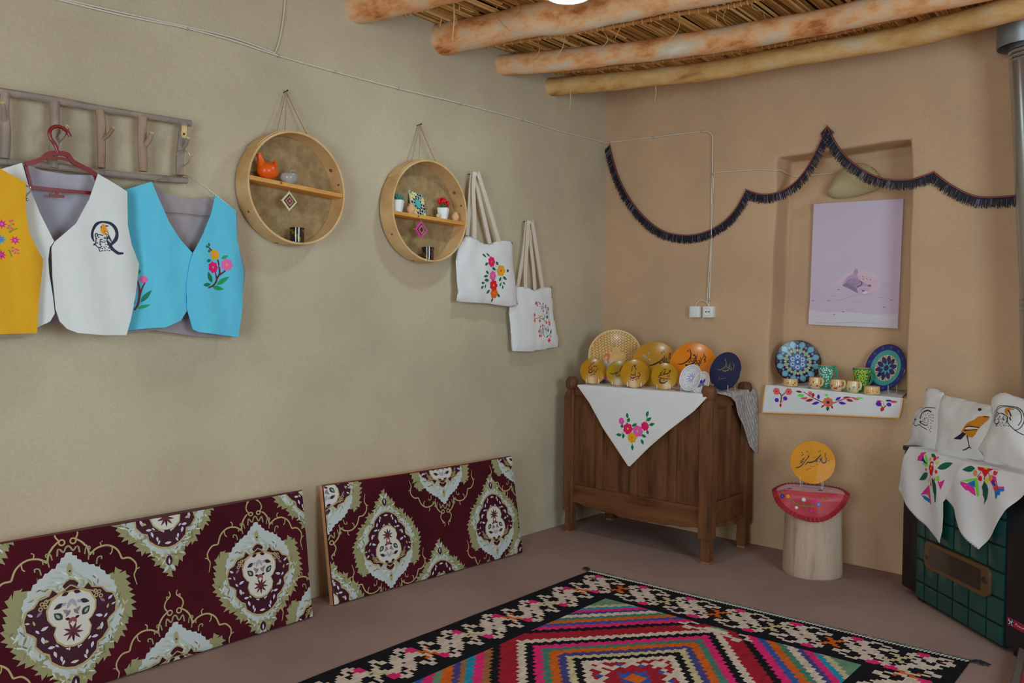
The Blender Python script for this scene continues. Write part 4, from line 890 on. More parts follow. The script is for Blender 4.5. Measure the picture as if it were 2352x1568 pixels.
# ================================================================ cables, switch, socket
M_CABLE = mat('white_cable', '#b9b2a6', .5, spec=.4)
M_CLIP = mat('grey_clip', '#8e8a84', .4)
M_PLAST = mat('white_plastic', '#cfcbc6', .35)
def cable(label, pts, r=.0035, clips=(), name='electric_cable'):
    t = thing(name, label, 'cable', pts[0])
    MB().tube(catmull(pts, 6), r, 8).build('cord', M_CABLE, t)
    for c in clips: MB().box(c, (.009, .009, .013), bevel=.002).build('cable_clip', M_CLIP, t)
LC = [(-3.4298,2.4413),(-3.2513,2.4485),(-3.1059,2.4603),(-2.9494,2.4747),(-2.7411,2.4793),(-2.5332,2.4729),(-2.2321,2.4757),(-1.8469,2.4864),(-1.3971,2.506),(-0.8848,2.5201),(-0.5046,2.5218),(-0.1012,2.5337)]
cable('white cable running along the left wall to the corner', [(.005, p[0], p[1]) for p in LC] + [(.006, -.012, LC[-1][1] - .004)], clips=[(.005, p[0], p[1]) for p in (LC[3], LC[5], LC[6], LC[7], LC[8], LC[9])])
LC2 = [(-3.4324,2.4445),(-3.2544,2.4553),(-3.1094,2.4657),(-2.9533,2.4786),(-2.7456,2.489),(-2.5555,2.4768)]
cable('second white cable lying on the first one up to the branch', [(.012, p[0], p[1]) for p in LC2], .003)
LC3 = [(-2.5025,2.7649),(-2.5065,2.687),(-2.5171,2.6072),(-2.5341,2.5298),(-2.5512,2.4833)]
cable('white cable dropping down the left wall from the ceiling', [(.005, p[0], p[1]) for p in LC3], .0028)
BC = [(-0.002,2.5398),(0.0266,2.5386),(0.3688,2.5234),(0.7193,2.5066),(0.767,2.494),(0.7909,2.469),(0.7948,2.4205),(0.7953,2.2335),(0.7929,2.0466),(0.7969,1.8319),(0.7945,1.6442),(0.7891,1.456),(0.7898,1.4183)]
cable('white cable along the niche wall and down to the socket', [(p[0], -.006, p[1]) for p in BC], clips=[(p[0], -.006, p[1]) for p in (BC[1], BC[2], BC[3], BC[7], BC[11])])
BC2 = [(0.7777,1.4345),(0.7802,1.4615),(0.7886,1.6444),(0.7974,1.8051),(0.8046,2.0455),(0.8073,2.2188),(0.8214,2.2411),(0.9781,2.233),(1.0879,2.2275),(1.192,2.2099)]
cable('white cable climbing from the switch and turning off to the niche', [(p[0], -.013 if i < 5 else -.006, p[1]) for i, p in enumerate(BC2)] + [(1.215, .02, 2.212), (1.222, .10, 2.205), (1.232, .19, 2.200), (1.34, .192, 2.195), (1.46, .19, 2.19)], .0028)
BC3 = [(0.7014,1.4133),(0.704,1.4378),(0.7277,1.4566),(0.7576,1.4536),(0.7817,1.4371),(0.791,1.4128)]
cable('short looped cable joining the light switch to the socket', [(p[0], -.012, p[1]) for p in BC3], .0028)
def outlet(name, label, px, kind):
    t = thing(name, label, 'switch' if kind else 'socket', (px[0], 0, px[1] - .036))
    x, z = px
    MB().box((x, -.017, z), (.072, .036, .072), bevel=.008).build('housing', M_PLAST, t)
    if kind: MB().box((x, -.037, z), (.05, .006, .054), Matrix.Translation((x, -.037, z)) @ Matrix.Rotation(.08, 4, 'X') @ Matrix.Translation((-x, .037, -z)), bevel=.002).build('rocker', M_PLAST, t)
    else:
        MB().lathe([(.0, 0), (.021, 0), (.0225, .004), (.024, .004), (.024, -.001)], 28, Matrix.Translation((x, -.0362, z)) @ Matrix.Rotation(math.pi / 2, 4, 'X')).build('face_ring', M_PLAST, t)
        for dx in (-.0095, .0095): MB().lathe([(0, 0), (.0042, 0), (.0042, .002), (0, .002)], 10, Matrix.Translation((x + dx, -.0358, z)) @ Matrix.Rotation(math.pi / 2, 4, 'X')).build('pin_hole', mat('pin_black', '#181818', .5), t)
        MB().box((x, -.0370, z), (.006, .002, .004)).build('centre_screw', M_CLIP, t)
outlet('light_switch', 'white square light switch on the niche wall', (0.7024,1.3858), 1)
outlet('wall_socket', 'white square wall socket with two round holes', (0.7948,1.3856), 0)
# ================================================================ fringe garland
def garland():
    t = thing('fringe_garland', 'navy tasselled trim with orange edge draped across the niche wall', 'garland', (1.2, -.01, 1.83))
    runs = [[(0.0334,2.5222),(0.0542,2.4451),(0.1118,2.2899),(0.202,2.1396),(0.3181,2.0083),(0.4577,1.9108),(0.611,1.8723),(0.7451,1.8794),(0.8615,1.9251),(0.9501,2.0012),(1.0218,2.1151)],
            [(1.0218,2.1151),(1.1107,2.0811),(1.2056,2.0779),(1.2919,2.1111),(1.3649,2.178),(1.4274,2.2785),(1.4939,2.4189)], [(1.4939,2.4189),(1.546,2.3129),(1.6168,2.218),(1.7143,2.1365),(1.8083,2.0905),(1.9167,2.0744),(1.9866,2.0854),(2.0395,2.0998)],
            [(2.0395,2.0998),(2.1065,2.0364),(2.1899,1.9771),(2.2625,1.9499),(2.3826,1.9443),(2.4683,1.9558)]]
    mN, mO, mF = mat('navy_braid', '#1c1a30', .8), mat('orange_braid', '#a8481e', .7), [mat('fringe_%d' % i, h, .6) for i, h in enumerate(('#14121f', '#1d1a2e', '#0f0e18', '#625d6c'))]
    rnd = random.Random(2)
    fr = MB()
    for r in runs:
        P = catmull([(p[0], -.014, p[1]) for p in r], 12)
        nrm = []
        for i, p in enumerate(P):
            d = (P[min(i + 1, len(P) - 1)] - P[max(i - 1, 0)]).normalized(); nv = Vector((d.z, 0, -d.x));
            if nv.z > 0: nv = -nv
            nrm.append((nv * .8 + Vector((0, 0, -.45))).normalized())
        def band(o0, o1, y, name, m):
            rings = [[p + n * o0 + Vector((0, y, 0)), p + n * o1 + Vector((0, y, 0)), p + n * o1 + Vector((0, y + .004, 0)), p + n * o0 + Vector((0, y + .004, 0))] for p, n in zip(P, nrm)]
            MB().rings(rings).build(name, m, t)
        band(-.002, .014, 0, 'braid', mN); band(.001, .0042, -.0015, 'orange_edge', mO)
        L = 0
        for i in range(len(P) - 1):
            seg = (P[i + 1] - P[i]).length; k = max(1, int(seg / .0016))
            for q in range(k):
                a = P[i].lerp(P[i + 1], q / k); n = nrm[i].lerp(nrm[i + 1], q / k); ln = rnd.uniform(.040, .058)
                j = Vector((rnd.uniform(-.0035, .0035), rnd.uniform(-.006, .004), rnd.uniform(-.002, .002)))
                s = (P[i + 1] - P[i]).normalized() * .0011
                A, B, C, D = a + n * .007 - s, a + n * .007 + s, a + n * ln + s + j, a + n * ln - s + j
                y0 = Vector((0, rnd.uniform(-.001, .003), 0))
                vs = [fr.bm.verts.new(v + y0) for v in (A, B, C, D)]; back = [fr.bm.verts.new(v + y0 + Vector((0, .0015, 0))) for v in (A, B, C, D)]
                m = 3 if rnd.random() < .10 else rnd.randrange(3)
                fr.bm.faces.new(vs).material_index = m; fr.bm.faces.new(back[::-1]).material_index = m
                for e in range(4): fr.bm.faces.new((vs[e], back[e], back[(e + 1) % 4], vs[(e + 1) % 4])).material_index = m
    fr.build('tassel_fringe', mF, t, smooth=False, kind='stuff')
    for p in (runs[0][0], runs[1][0], runs[2][0], runs[3][0]):
        MB().tube([Vector((p[0], .005, p[1])), Vector((p[0], -.022, p[1] + .003))], .003, 8).build('nail', M_STEEL, t)
garland()
# ================================================================ poster in the niche
def poster():
    C4 = [(1.3555,2.0219),(1.8445,2.0053),(1.8305,1.297),(1.3411,1.3243)]
    y = .176
    t = thing('photo_canvas', 'pale lilac photo canvas of a spotted cat lying on cracked earth', 'poster', (sum(p[0] for p in C4) / 4, y, min(p[1] for p in C4)))
    MB().prism(C4[::-1], lambda u, v: Vector((u, y + .022, v)), lambda u, v: Vector((u, y, v))).build('canvas', [mat('canvas_lilac', '#b6a6b8', .6, var=.03, vscale=2)], t)
    fn = lambda u, v, h: Vector((u, y - h, v))
    a = Art(lambda h: mat('print_' + h.lstrip('#'), h, .6))
    gl = lambda s: s
    # earth tone of the lower part, then pale foot
    a.poly([(1.3457,1.5135),(1.4333,1.5322),(1.5465,1.5268),(1.7355,1.5365),(1.8334,1.5588),(1.8292,1.2972),(1.3385,1.3147)], '#b5a3b6', 0)
    a.poly([(1.3402,1.4046),(1.378,1.3957),(1.442,1.3839),(1.5213,1.3896),(1.6046,1.3838),(1.6859,1.3753),(1.765,1.3754),(1.8291,1.3754),(1.8292,1.2972),(1.3385,1.3147)], '#bab4bb', 1)
    # glow, body, head
    for s, c, l in (([(1.4787,1.5456),(1.5174,1.5848),(1.5586,1.612),(1.5995,1.6304),(1.654,1.6228),(1.7079,1.5985),(1.7402,1.5669),(1.7355,1.5393),(1.7202,1.5118),(1.6834,1.493),(1.6297,1.4854),(1.5743,1.5205),(1.5184,1.536)], '#c0a9b6', 2),
                    ([(1.5126,1.5447),(1.5508,1.5895),(1.5892,1.5996),(1.641,1.5951),(1.6949,1.585),(1.7272,1.5562),(1.7148,1.5175),(1.6834,1.4958),(1.6188,1.4885),(1.5631,1.5264)], '#c0a2b0', 3),
                    ([(1.5294,1.5443),(1.5563,1.5893),(1.5891,1.6053),(1.6085,1.5933),(1.6362,1.5671),(1.669,1.5465),(1.6724,1.5072),(1.6379,1.4853),(1.6188,1.4913),(1.5631,1.5264)], '#a48ca6', 4),
                    ([(1.6115,1.5819),(1.6412,1.5895),(1.6684,1.5746),(1.6902,1.5516),(1.6878,1.5405),(1.6691,1.5409),(1.65,1.5526),(1.6308,1.5644)], '#c2a3ae', 5), ([(1.5406,1.5441),(1.5594,1.5721),(1.5896,1.5826),(1.6171,1.5705),(1.6284,1.5532),(1.6125,1.5282),(1.5908,1.5201),(1.5631,1.5293)], '#957e9a', 6),
                    ([(1.592,1.5995),(1.5902,1.6194),(1.5995,1.6318),(1.6119,1.6286),(1.6149,1.6129),(1.6084,1.5962)], '#9a86a2', 7),
                    ([(1.5267,1.5387),(1.5542,1.5551),(1.574,1.5376),(1.6044,1.5255),(1.6186,1.4969),(1.6022,1.5001),(1.5744,1.5176),(1.5604,1.525)], '#7c6c88', 8),
                    ([(1.6086,1.5198),(1.6288,1.5334),(1.6638,1.5354),(1.6776,1.5183),(1.67,1.496),(1.6434,1.4824),(1.6188,1.4913)], '#b498b4', 9),
                    ([(1.6404,1.4966),(1.6563,1.5075),(1.6699,1.5016),(1.6674,1.4905),(1.6459,1.488)], '#cbbccb', 10), ([(1.6332,1.515),(1.6428,1.5106),(1.6577,1.5061),(1.643,1.5007)], '#66566c', 11), ([(1.6691,1.5381),(1.6798,1.5421),(1.6879,1.5349),(1.6827,1.528),(1.672,1.5296)], '#6a5a74', 11)):
        a.poly(s, c, l)
    a.stroke([(1.6241,1.5618),(1.6365,1.553),(1.6314,1.539),(1.6098,1.5282)], [.003, .006, .005, .004], '#50465c', 12)
    for p in [(1.5611,1.5564),(1.5847,1.5515),(1.5981,1.5653),(1.5822,1.5388),(1.5738,1.5432),(1.5931,1.5428),(1.5679,1.5662),(1.6412,1.5867),(1.663,1.5748),(1.6442,1.5725),(1.6819,1.5686)]: a.disc(p[0], p[1], .0035, '#7a6680', 12, .0028, 7)
    for s in ([(1.6188,1.4885),(1.5752,1.4749),(1.5367,1.4612),(1.4749,1.4504)], [(1.6189,1.4856),(1.6487,1.4837),(1.6834,1.493),(1.7125,1.5036)], [(1.4573,1.4766),(1.48,1.4806),(1.5053,1.486)], [(1.5731,1.4422),(1.6143,1.4433),(1.6307,1.4403),(1.6174,1.4262)], [(1.7238,1.4659),(1.7475,1.4669),(1.7632,1.4626)], [(1.5546,1.3981),(1.5767,1.4038),(1.607,1.4008)], [(1.7619,1.5276),(1.7982,1.5282)], [(1.8079,1.5554),(1.8335,1.5547)], [(1.3612,1.5059),(1.3875,1.5054)], [(1.7666,1.5496),(1.803,1.5459)], [(1.3752,1.3884),(1.4043,1.3942)], [(1.7971,1.5791),(1.8199,1.5962)], [(1.3559,1.3281),(1.4661,1.3231),(1.6057,1.3285),(1.74,1.3198)]):
        a.stroke(s, [.0008, .0022, .0008], '#947e98', 4)
    for p in [(1.3622,1.4545),(1.4535,1.4529),(1.5075,1.5156),(1.7564,1.4142),(1.5367,1.3882),(1.4864,1.3729),(1.7946,1.4539)]: a.disc(p[0], p[1], .0085, '#8a7088', 4, .0028, 8)
    a.stroke([(1.3715,1.3546),(1.3816,1.3635),(1.389,1.3576),(1.4035,1.3591)], [.001, .0015, .001], '#8f8a94', 4)
    a.build('printed_picture', fn, t, base=.0004, lay=.00015)
poster()
def sconce():
    pts = [(1.4269,2.0858),(1.4379,2.0635),(1.4591,2.0487),(1.5007,2.0394),(1.5921,2.043),(1.6612,2.0566),(1.7239,2.0807),(1.7199,2.1369),(1.6879,2.1864),(1.6481,2.2158),(1.5982,2.2324),(1.538,2.2202),(1.4975,2.1991),(1.4651,2.1661)]
    t = thing('wall_sconce', 'beige half-dome wall lamp behind the garland above the poster', 'lamp', (1.56, .19, 2.04))
    m = mat('beige_shade', '#a89a74', .45)
    pts = [(q.x, q.y) for q in catmull([(p[0], p[1], 0) for p in pts], 4, closed=True)]
    pillow('shade', pts, lambda u, v, h: Vector((u, .185 - max(h, -.004), v)), .080, [m], t, .012, .030, back=.05)
    MB().lathe([(0, 0), (.03, 0), (.03, .012), (.0, .012)], 20, Matrix.Translation((1.57, .195, 2.13)) @ Matrix.Rotation(math.pi / 2, 4, 'X')).build('wall_plate', M_PLAST, t)
sconce()

# ================================================================ carved wooden chest
M_CH = bark('old_walnut', ('#3a2114', '#54341f', '#643f27', '#4a2d1b'), 5, (3, 3, .5), .55, .35, bscale=40)
M_CHF = bark('walnut_rail', ('#442614', '#5e3a22', '#6c4426'), 5, (.6, 3, 3), .5, .35, bscale=40)
M_FOOT = mat('worn_foot', '#7e5836', .8, var=.2, vscale=30)
CX0, CX1, CY0, CY1, CZ = .145, 1.080, -.545, -.105, .925
def chest():
    t = thing('wooden_chest', 'tall dark walnut chest on four legs with carved posts', 'chest', ((CX0 + CX1) / 2, (CY0 + CY1) / 2, 0))
    w = .074
    for (x, y) in ((CX0, CY0), (CX1, CY0), (CX1, CY1), (CX0, CY1)):
        rings = []
        def sq(h, z, r=.12):
            c = h * (1 - r * 2) if r else h; e = h - .0
            return [Vector((x + a, y + b, z)) for a, b in ((-c, -h), (c, -h), (h, -c), (h, c), (c, h), (-c, h), (-h, c), (-h, -c))]
        for h, z, r in ((.024, .0, .1), (.026, .012, .1), (.029, .05, .1), (.026, .11, .1), (.027, .136, .08), (w / 2, .138, .05), (w / 2, .160, .05), (w / 2, .62, .05), (w / 2 - .001, .845, .05), (w / 2 - .004, .868, .12), (.026, .884, .2), (.026, .892, .25), (.034, .906, .25), (.038, .924, .27), (.038, .944, .28), (.033, .964, .28), (.022, .974, .28)):
            rings.append(sq(h, z, r))
        p = MB().rings(rings).build('post', M_CH, t, sharp=25)
        MB().rings([[v + Vector((0, 0, 0)) for v in sq(.0245, .0005, .1)], sq(.0268, .013, .1)]).build('worn_foot', M_FOOT, p, sharp=25)
    xa, xb = CX0 + w / 2, CX1 - w / 2; yf = CY0 - .012
    # front frame
    MB().box(((xa + xb) / 2, CY0 - .004, .893), (xb - xa, .034, .062), bevel=.003).build('top_rail', M_CHF, t, sharp=30)
    n = 24; lower = [(xa + (xb - xa) * k / n, .196 - .028 * math.sin(math.pi * k / n) - .006 * (k / n) + .004 * math.sin(k * 1.7)) for k in range(n + 1)]
    MB().prism([(xb, .305), (xa, .305)] + lower, lambda u, v: Vector((u, CY0 - .020, v)), lambda u, v: Vector((u, CY0 + .014, v))).build('bottom_rail', M_CHF, t, sharp=30)
    MB().ribbon([Vector((u, CY0 - .022, v + .014)) for u, v in lower], (0, 0, 1), .022, .008).build('rail_moulding', M_CHF, t, sharp=30)
    xs = [xa, .368, .615, .870, xb]
    for i, x in enumerate(xs[1:4]):
        MB().box((x, CY0 - .004, .583), (.046, .030, .556), bevel=.006).build('stile', M_CH, t, sharp=30)
    for a, b in zip(xs, xs[1:]):
        a2, b2 = a + (.0 if a == xa else .023), b - (.0 if b == xb else .023)
        MB().box(((a2 + b2) / 2, CY0 + .008, .583), (b2 - a2, .014, .556)).box(((a2 + b2) / 2, CY0 + .004, .583), (b2 - a2 - .035, .012, .522), bevel=.005).build('panel', M_CH, t, sharp=30)
    # sides and back
    ya, yb = CY0 + w / 2, CY1 - w / 2
    for x, s in ((CX1, 1), (CX0, -1)):
        n = 10; low = [(ya + (yb - ya) * k / n, .192 - .012 * math.sin(math.pi * k / n)) for k in range(n + 1)]
        MB().prism([(yb, .327), (ya, .327)] + low, lambda u, v: Vector((x - .014, u, v)), lambda u, v: Vector((x + .018 * s + (0 if s > 0 else .0), u, v))).build('side_rail', M_CHF, t, sharp=30)
        MB().ribbon([Vector((x + s * .020, u, v + .012)) for u, v in low], (0, 0, 1), .020, .008).build('rail_moulding', M_CHF, t, sharp=30)
        MB().box((x, (ya + yb) / 2, .885), (.034, yb - ya, .075), bevel=.004).build('side_top_rail', M_CHF, t, sharp=30)
        ym = (ya + yb) / 2 + .01
        MB().box((x, ym, .59), (.030, .036, .53), bevel=.005).build('stile', M_CH, t, sharp=30)
        for a, b in ((ya, ym - .018), (ym + .018, yb)):
            MB().box((x - s * .008, (a + b) / 2, .59), (.012, b - a, .53)).box((x - s * .004, (a + b) / 2, .59), (.012, b - a - .03, .50), bevel=.004).build('panel', M_CH, t, sharp=30)
    MB().box(((xa + xb) / 2, CY1, .56), (xb - xa, .02, .72)).build('back_panel', M_CH, t, sharp=30)
    MB().box(((CX0 + CX1) / 2, (CY0 + CY1) / 2, .915), (xb - xa + .03, yb - ya + .05, .018)).build('lid', M_CHF, t, sharp=30)
    MB().box(((CX0 + CX1) / 2, (CY0 + CY1) / 2, .22), (xb - xa + .03, yb - ya + .03, .016)).build('floor_board', M_CHF, t, sharp=30)
chest()
M_LINEN = mat('white_linen', '#c3c2c3', .9, var=.03, vscale=10, bump=.2, bscale=350, spec=.12, bdist=.001)
def bent(yf, zt, r=.012):
    """cloth surface: s >= 0 lies on the top, s < 0 hangs down in front of plane y = yf"""
    def fn(u, s, h):
        wv = .004 * noise.noise(Vector((u * 8, s * 8, 3)))
        if s >= 0: return Vector((u, yf + s, zt + h + .001 + abs(wv) * .4 if s > .02 else zt + h + .001 + abs(wv) * .4 - 0))
        return Vector((u, yf - .004 + wv - h - .010 * min(1, -s / .1) * 0, zt + s))
    return fn
CLZ = .928
def chest_cloth():
    t = thing('embroidered_cloth', 'white cloth with embroidered bouquet hanging in a point over the chest front', 'cloth', (.62, -.57, .47))
    tri = [(0.2146,0.9539),(0.3573,0.9522),(0.5866,0.9561),(0.8018,0.9506),(0.9646,0.9447),(1.0932,0.9303),(1.006,0.8368),(0.8576,0.7206),(0.7234,0.6058),(0.5948,0.4782),(0.503,0.5811),(0.4088,0.6867),(0.3117,0.8243)]
    tri = [(x, z - CLZ) for x, z in tri]
    x0, x1 = tri[0][0], tri[5][0]
    pts = [(x0, .0)] + [(x0 + (x1 - x0) * k / 6, 0.0) for k in range(1, 6)] + [(x1, 0)] + tri[6:]
    fn = bent(-.578, CLZ)
    outline = [(x0 + .02, .40), (x0, 0)] + tri[6:][::-1] + [(x1, 0), (x1 - .02, .40)]
    sheet('cloth', outline, fn, [M_LINEN], t, .002, .03)
    p = t.children[0]
    # scalloped crochet edge along both slanted sides
    edge = [(x0, 0)] + tri[6:][::-1] + [(x1, 0)]
    a = Art(); P = [Vector((q[0], q[1], 0)) for q in edge]
    for A, B in zip(P, P[1:]):
        n = max(1, int((B - A).length / .012))
        for k in range(n):
            c = A.lerp(B, (k + .5) / n); a.disc(c.x, c.y, .0078, '#c9beae', 0, n=8)
    a.build('crochet_edge', fn, p, base=-.0012)
    F = lambda q: (q[0], q[1] - CLZ)
    fl = [(0.54,0.7353),(0.5855,0.6942),(0.6518,0.6866),(0.7,0.7192),(0.6141,0.6453)]
    for q, r, c, cc in zip(fl, (.020, .034, .035, .027, .031), (PINK if False else '#f0409a', '#c8145a', '#f0509a', '#c8145a', '#f09018'), ('#e08a20', '#e0a020', '#e0a020', '#c02a50', '#e0602a')):
        stitch(p, fn, [('flower', *F(q), r, c, cc, 7)])
    lv = [(0.5811,0.7551),(0.5783,0.7878),(0.5882,0.7321),(0.5933,0.7608),(0.5407,0.6946),(0.5482,0.719),(0.6129,0.7109),(0.6477,0.7301),(0.7097,0.7757),(0.7219,0.8109),(0.7123,0.7509),(0.7439,0.774),(0.7298,0.7285),(0.7656,0.7411),(0.7132,0.6973),(0.7222,0.6742),(0.6771,0.6658),(0.7096,0.658),(0.6743,0.6423),(0.6911,0.6115),(0.617,0.6052),(0.6176,0.5705),(0.5581,0.6631),(0.5497,0.6319),(0.5415,0.6519),(0.5018,0.6526)]
    for A, B in zip(lv[::2], lv[1::2]): stitch(p, fn, [('leaf', *F(A), *F(B), .018, '#12663a')])
    for s in ([(0.5819,0.7127),(0.579,0.7502)], [(0.7019,0.7333),(0.7152,0.7715),(0.718,0.7903)], [(0.7106,0.7248),(0.7425,0.7352)], [(0.6143,0.6312),(0.617,0.6033)], [(0.558,0.6725),(0.5358,0.6532)], [(0.6737,0.6748),(0.7009,0.6636)]):
        stitch(p, fn, [('stroke', [F(q) for q in s], .0028, '#12663a')])
    # embroidery showing on the top of the chest
    for q, r, c in (((.86, .10), .03, '#a8142a'), ((.60, .09), .018, '#a8142a')): stitch(p, fn, [('flower', *q, r, c, None, 6)])
    stitch(p, fn, [('leaf', .50, .075, .56, .085, .016, '#2a4a2a')])
chest_cloth()
def striped_cloth():
    t = thing('striped_cloth', 'grey white cloth with woven stripes hanging over the chest side', 'cloth', (1.12, -.12, .54))
    m = mat('striped_linen', '#a9a5a2', .9, h2='#8b8684', vscale=60, stretch=(1, 1.6, .5), spec=.1, contrast=(.45, .55), bump=.2, bscale=200)
    X = 1.108
    # the hang is measured down the chest side; u runs along y
    def fn(u, s, h):
        wv = .012 * noise.noise(Vector((u * 9, s * 5, 8)))
        if s >= 0: return Vector((X - s, u, CLZ + .004 + h))
        return Vector((X + .008 + wv + .012 * min(1, -s * 4) + h, u, CLZ + .004 + s))
    pts = [(-.50, .10), (-.50, .0), (-.44, -.012), (-.36, -.03), (-.31, -.06), (-.27, -.13), (-.21, -.20), (-.16, -.28), (-.125, -.33), (-.06, -.375), (-.035, -.382), (-.03, -.30), (-.032, -.10), (-.035, 0.0), (-.035, .10), (-.14, .12)]
    bm_pts = pts
    sheet('cloth', bm_pts, fn, [m], t, .003, .03)
    p = t.children[0]
    a = Art(lambda h: mat('woven_stripe', '#7f7a76', .9))
    for k in range(24):
        y0 = -.50 + k * .028
        a.stroke([(y0, -.0 + .02), (y0 + .12, -.20), (y0 + .24, -.40)], .006, '#8e8a86', 0)
    d = [( -.44, -.012)]
    # keep only the stripe pieces that lie on the cloth
    poly = [Vector((q[0], q[1], 0)) for q in pts]
    def inside(x, y):
        c = False; n = len(pts)
        for i in range(n):
            x1, y1 = pts[i]; x2, y2 = pts[(i + 1) % n]
            if (y1 > y) != (y2 > y) and x < (x2 - x1) * (y - y1) / (y2 - y1) + x1: c = not c
        return c
    out = []
    for vs, fs, c, l in a.f:
        fs2 = [f for f in fs if all(inside(*vs[i]) and vs[i][1] < -.004 for i in f)]
        if fs2: out.append((vs, fs2, c, l))
    a.f = out
    b = a.build('woven_stripes', fn, p, base=.0008, kind='stuff')
striped_cloth()
# ================================================================ plates and their stands
M_ACR = glass('clear_acrylic', '#e8e6ea', .05, .28)
def dish(rr, R, d): return d * (rr / R) ** 2.2          # d < 0: plate turned dome side out
PLATE_GROUP = {}
def plate(label, plane, R, hexc, art=None, back='#241c18', rim=None, d=.012, cat='plate', group=None, rough=.26, name='plate'):
    O, U, V = plane
    t = thing(name, label, cat, O, axes=(U, V), group=group)
    n = 56; prof = []
    prof = [(R * k / 12, dish(R * k / 12, R, d)) for k in range(0, 13)] + [(R + .0015, d - .002), (R * .985, d - .006), (R * .6, dish(R * .6, R, d) - .007), (R * .58, dish(R * .58, R, d) - .011), (R * .52, dish(R * .52, R, d) - .011), (R * .5, dish(R * .5, R, d) - .006), (0, -.006)]
    m = mat('plate_' + hexc.lstrip('#'), hexc, rough, var=.08, vscale=9, spec=.5, coat=.08)
    mb = MB(); mb.lathe(prof, n)
    for f in mb.bm.faces:
        if f.calc_center_median().z < dish(f.calc_center_median().xy.length, R, d) - .0022: f.material_index = 1
    mb.build('dish', [m, mat('plate_back_' + back.lstrip('#'), back, .4)], t, local=True)
    fn = lambda u, v, h: Vector((u, v, dish(math.hypot(u, v), R, d) + h))
    if rim: Art(paint).ring(0, 0, R * .97, R * 1.0, rim, 0, 56).build('rim_line', fn, t, local=True, base=.0006)
    if art: art.build(art.nm, fn, t, local=True, base=.0006, lay=.00025, step=.03)
    return t, fn
def stand(label, plane, R, zf, d=.012):
    """clear bent acrylic stand: two prongs in front, two uprights behind, a base bar"""
    O, U, V = [Vector(q) for q in plane]; N = U.cross(V); Nh = Vector((N.x, N.y, 0)).normalized()
    bot = O - V * R
    t = thing('plate_stand', label, 'plate stand', (bot.x, bot.y, zf), group='clear acrylic plate stands')
    for s in (-1, 1):
        e = O + U * (s * R * .48) - V * (R * math.sqrt(1 - .48 ** 2))
        z0 = zf + .002
        P = [e + N * (d + .012) + Vector((0, 0, .016)), e + N * (d + .012) + Vector((0, 0, -.006))]
        f0 = Vector((P[1].x, P[1].y, z0)); bk = f0 - Nh * .065
        top = O + U * (s * R * .48) - V * (R * .35) - N * .014
        mid = Vector((bk.x, bk.y, z0))
        MB().ribbon([P[0], P[1], Vector((P[1].x, P[1].y, max(z0, P[1].z - .012))), f0 - Nh * .006 , mid, Vector((top.x, top.y, max(top.z, z0 + .02)))], U, .005, .0035).build('prong', M_ACR, t, smooth=False)
    a = O - U * (R * .48) - V * R; b = O + U * (R * .48) - V * R
    q = [Vector((w.x, w.y, zf + .0035)) - Nh * .03 for w in (a, b)]
    MB().ribbon(q, Nh, .02, .003).build('base_bar', M_ACR, t, smooth=False)
def calli(strokes, dots=(), c='#1c130c', nm='calligraphy'):
    a = Art(ink); a.nm = nm
    for pts, w in strokes: a.stroke(pts, w, c)
    for (x, y), r in dots: a.poly([(x - r, y), (x, y + r * .9), (x + r, y), (x, y - r * .9)], c)
    return a
PT, PN = None, None
# cream plate with willow tree and a girl
pl, R = ((0.2934,-0.3,1.108),(0.8645,0.5026,0),(-0.1216,0.2091,0.9703)), 0.1692
a = Art(ink); a.nm = 'painted_scene'; rnd = random.Random(5)
strands = [(-.90 + k * .118, 0) for k in range(16)]
for k in range(17):
    x = -.88 + k * .11; ylen = 1.15 if k < 4 or k > 11 else (.75 if k < 7 or k > 9 else .62)
    top = math.sqrt(max(0, .93 ** 2 - x * x)); y = top; side = 1
    bend = .10 if x < 0 else .02
    while y > max(top - ylen, -.55):
        xx = x + (top - y) * bend * (1 if x < 0 else 1.2)
        if math.hypot(xx, y) < .95:
            a.leaf(xx * R, y * R, (xx + side * .045) * R, (y - .055) * R, .0042, '#3a3010' if rnd.random() < .93 else '#b83a5a'); side = -side
        y -= .052
for q in range(14):
    an, rr_ = rnd.uniform(.5, 2.7), rnd.uniform(.35, .75); a.disc(math.cos(an) * rr_ * R, math.sin(an) * rr_ * R, .0026, '#b8325a', 1, n=6)
a.poly([(-0.0705,-0.0046),(-0.0592,0.0076),(-0.0429,0.0127),(-0.0286,0.0034),(-0.0326,-0.0183),(-0.0378,-0.0376),(-0.0347,-0.0614),(-0.0419,-0.0544),(-0.0461,-0.033),(-0.0556,-0.0308),(-0.0652,-0.0214)], '#b0623a', 2)
a.disc(*(-0.0536,-0.0187), .009, '#c98a68', 3, .012, 10)
a.poly([(-0.0679,-0.0478),(-0.0507,-0.0354),(-0.0336,-0.059),(-0.0181,-0.0324),(-0.004,-0.0369),(-0.0261,-0.0732),(-0.049,-0.088),(-0.0636,-0.0716)], '#a9a9ac', 2)
a.poly([(-0.0636,-0.0716),(-0.049,-0.088),(-0.0459,-0.1118),(-0.0622,-0.1122)], '#b0b0b4', 2)
a.poly([(-0.0575,-0.112),(-0.0439,-0.1022),(-0.0158,-0.1063),(0.0085,-0.139),(-0.0141,-0.1608),(-0.0372,-0.1638),(-0.0608,-0.1549)], '#c8508a', 2)
a.poly([(-0.0743,-0.1671),(-0.0608,-0.1549),(-0.014,-0.1632),(-0.011,-0.1844),(-0.0692,-0.1812)], '#2a2226', 2)
plate('largest cream plate painted with hanging willow leaves', pl, R, '#be965c', a, '#6a5030', '#cdb484', d=-.016); stand('clear acrylic stand under the willow plate', pl, R, .934, 0)
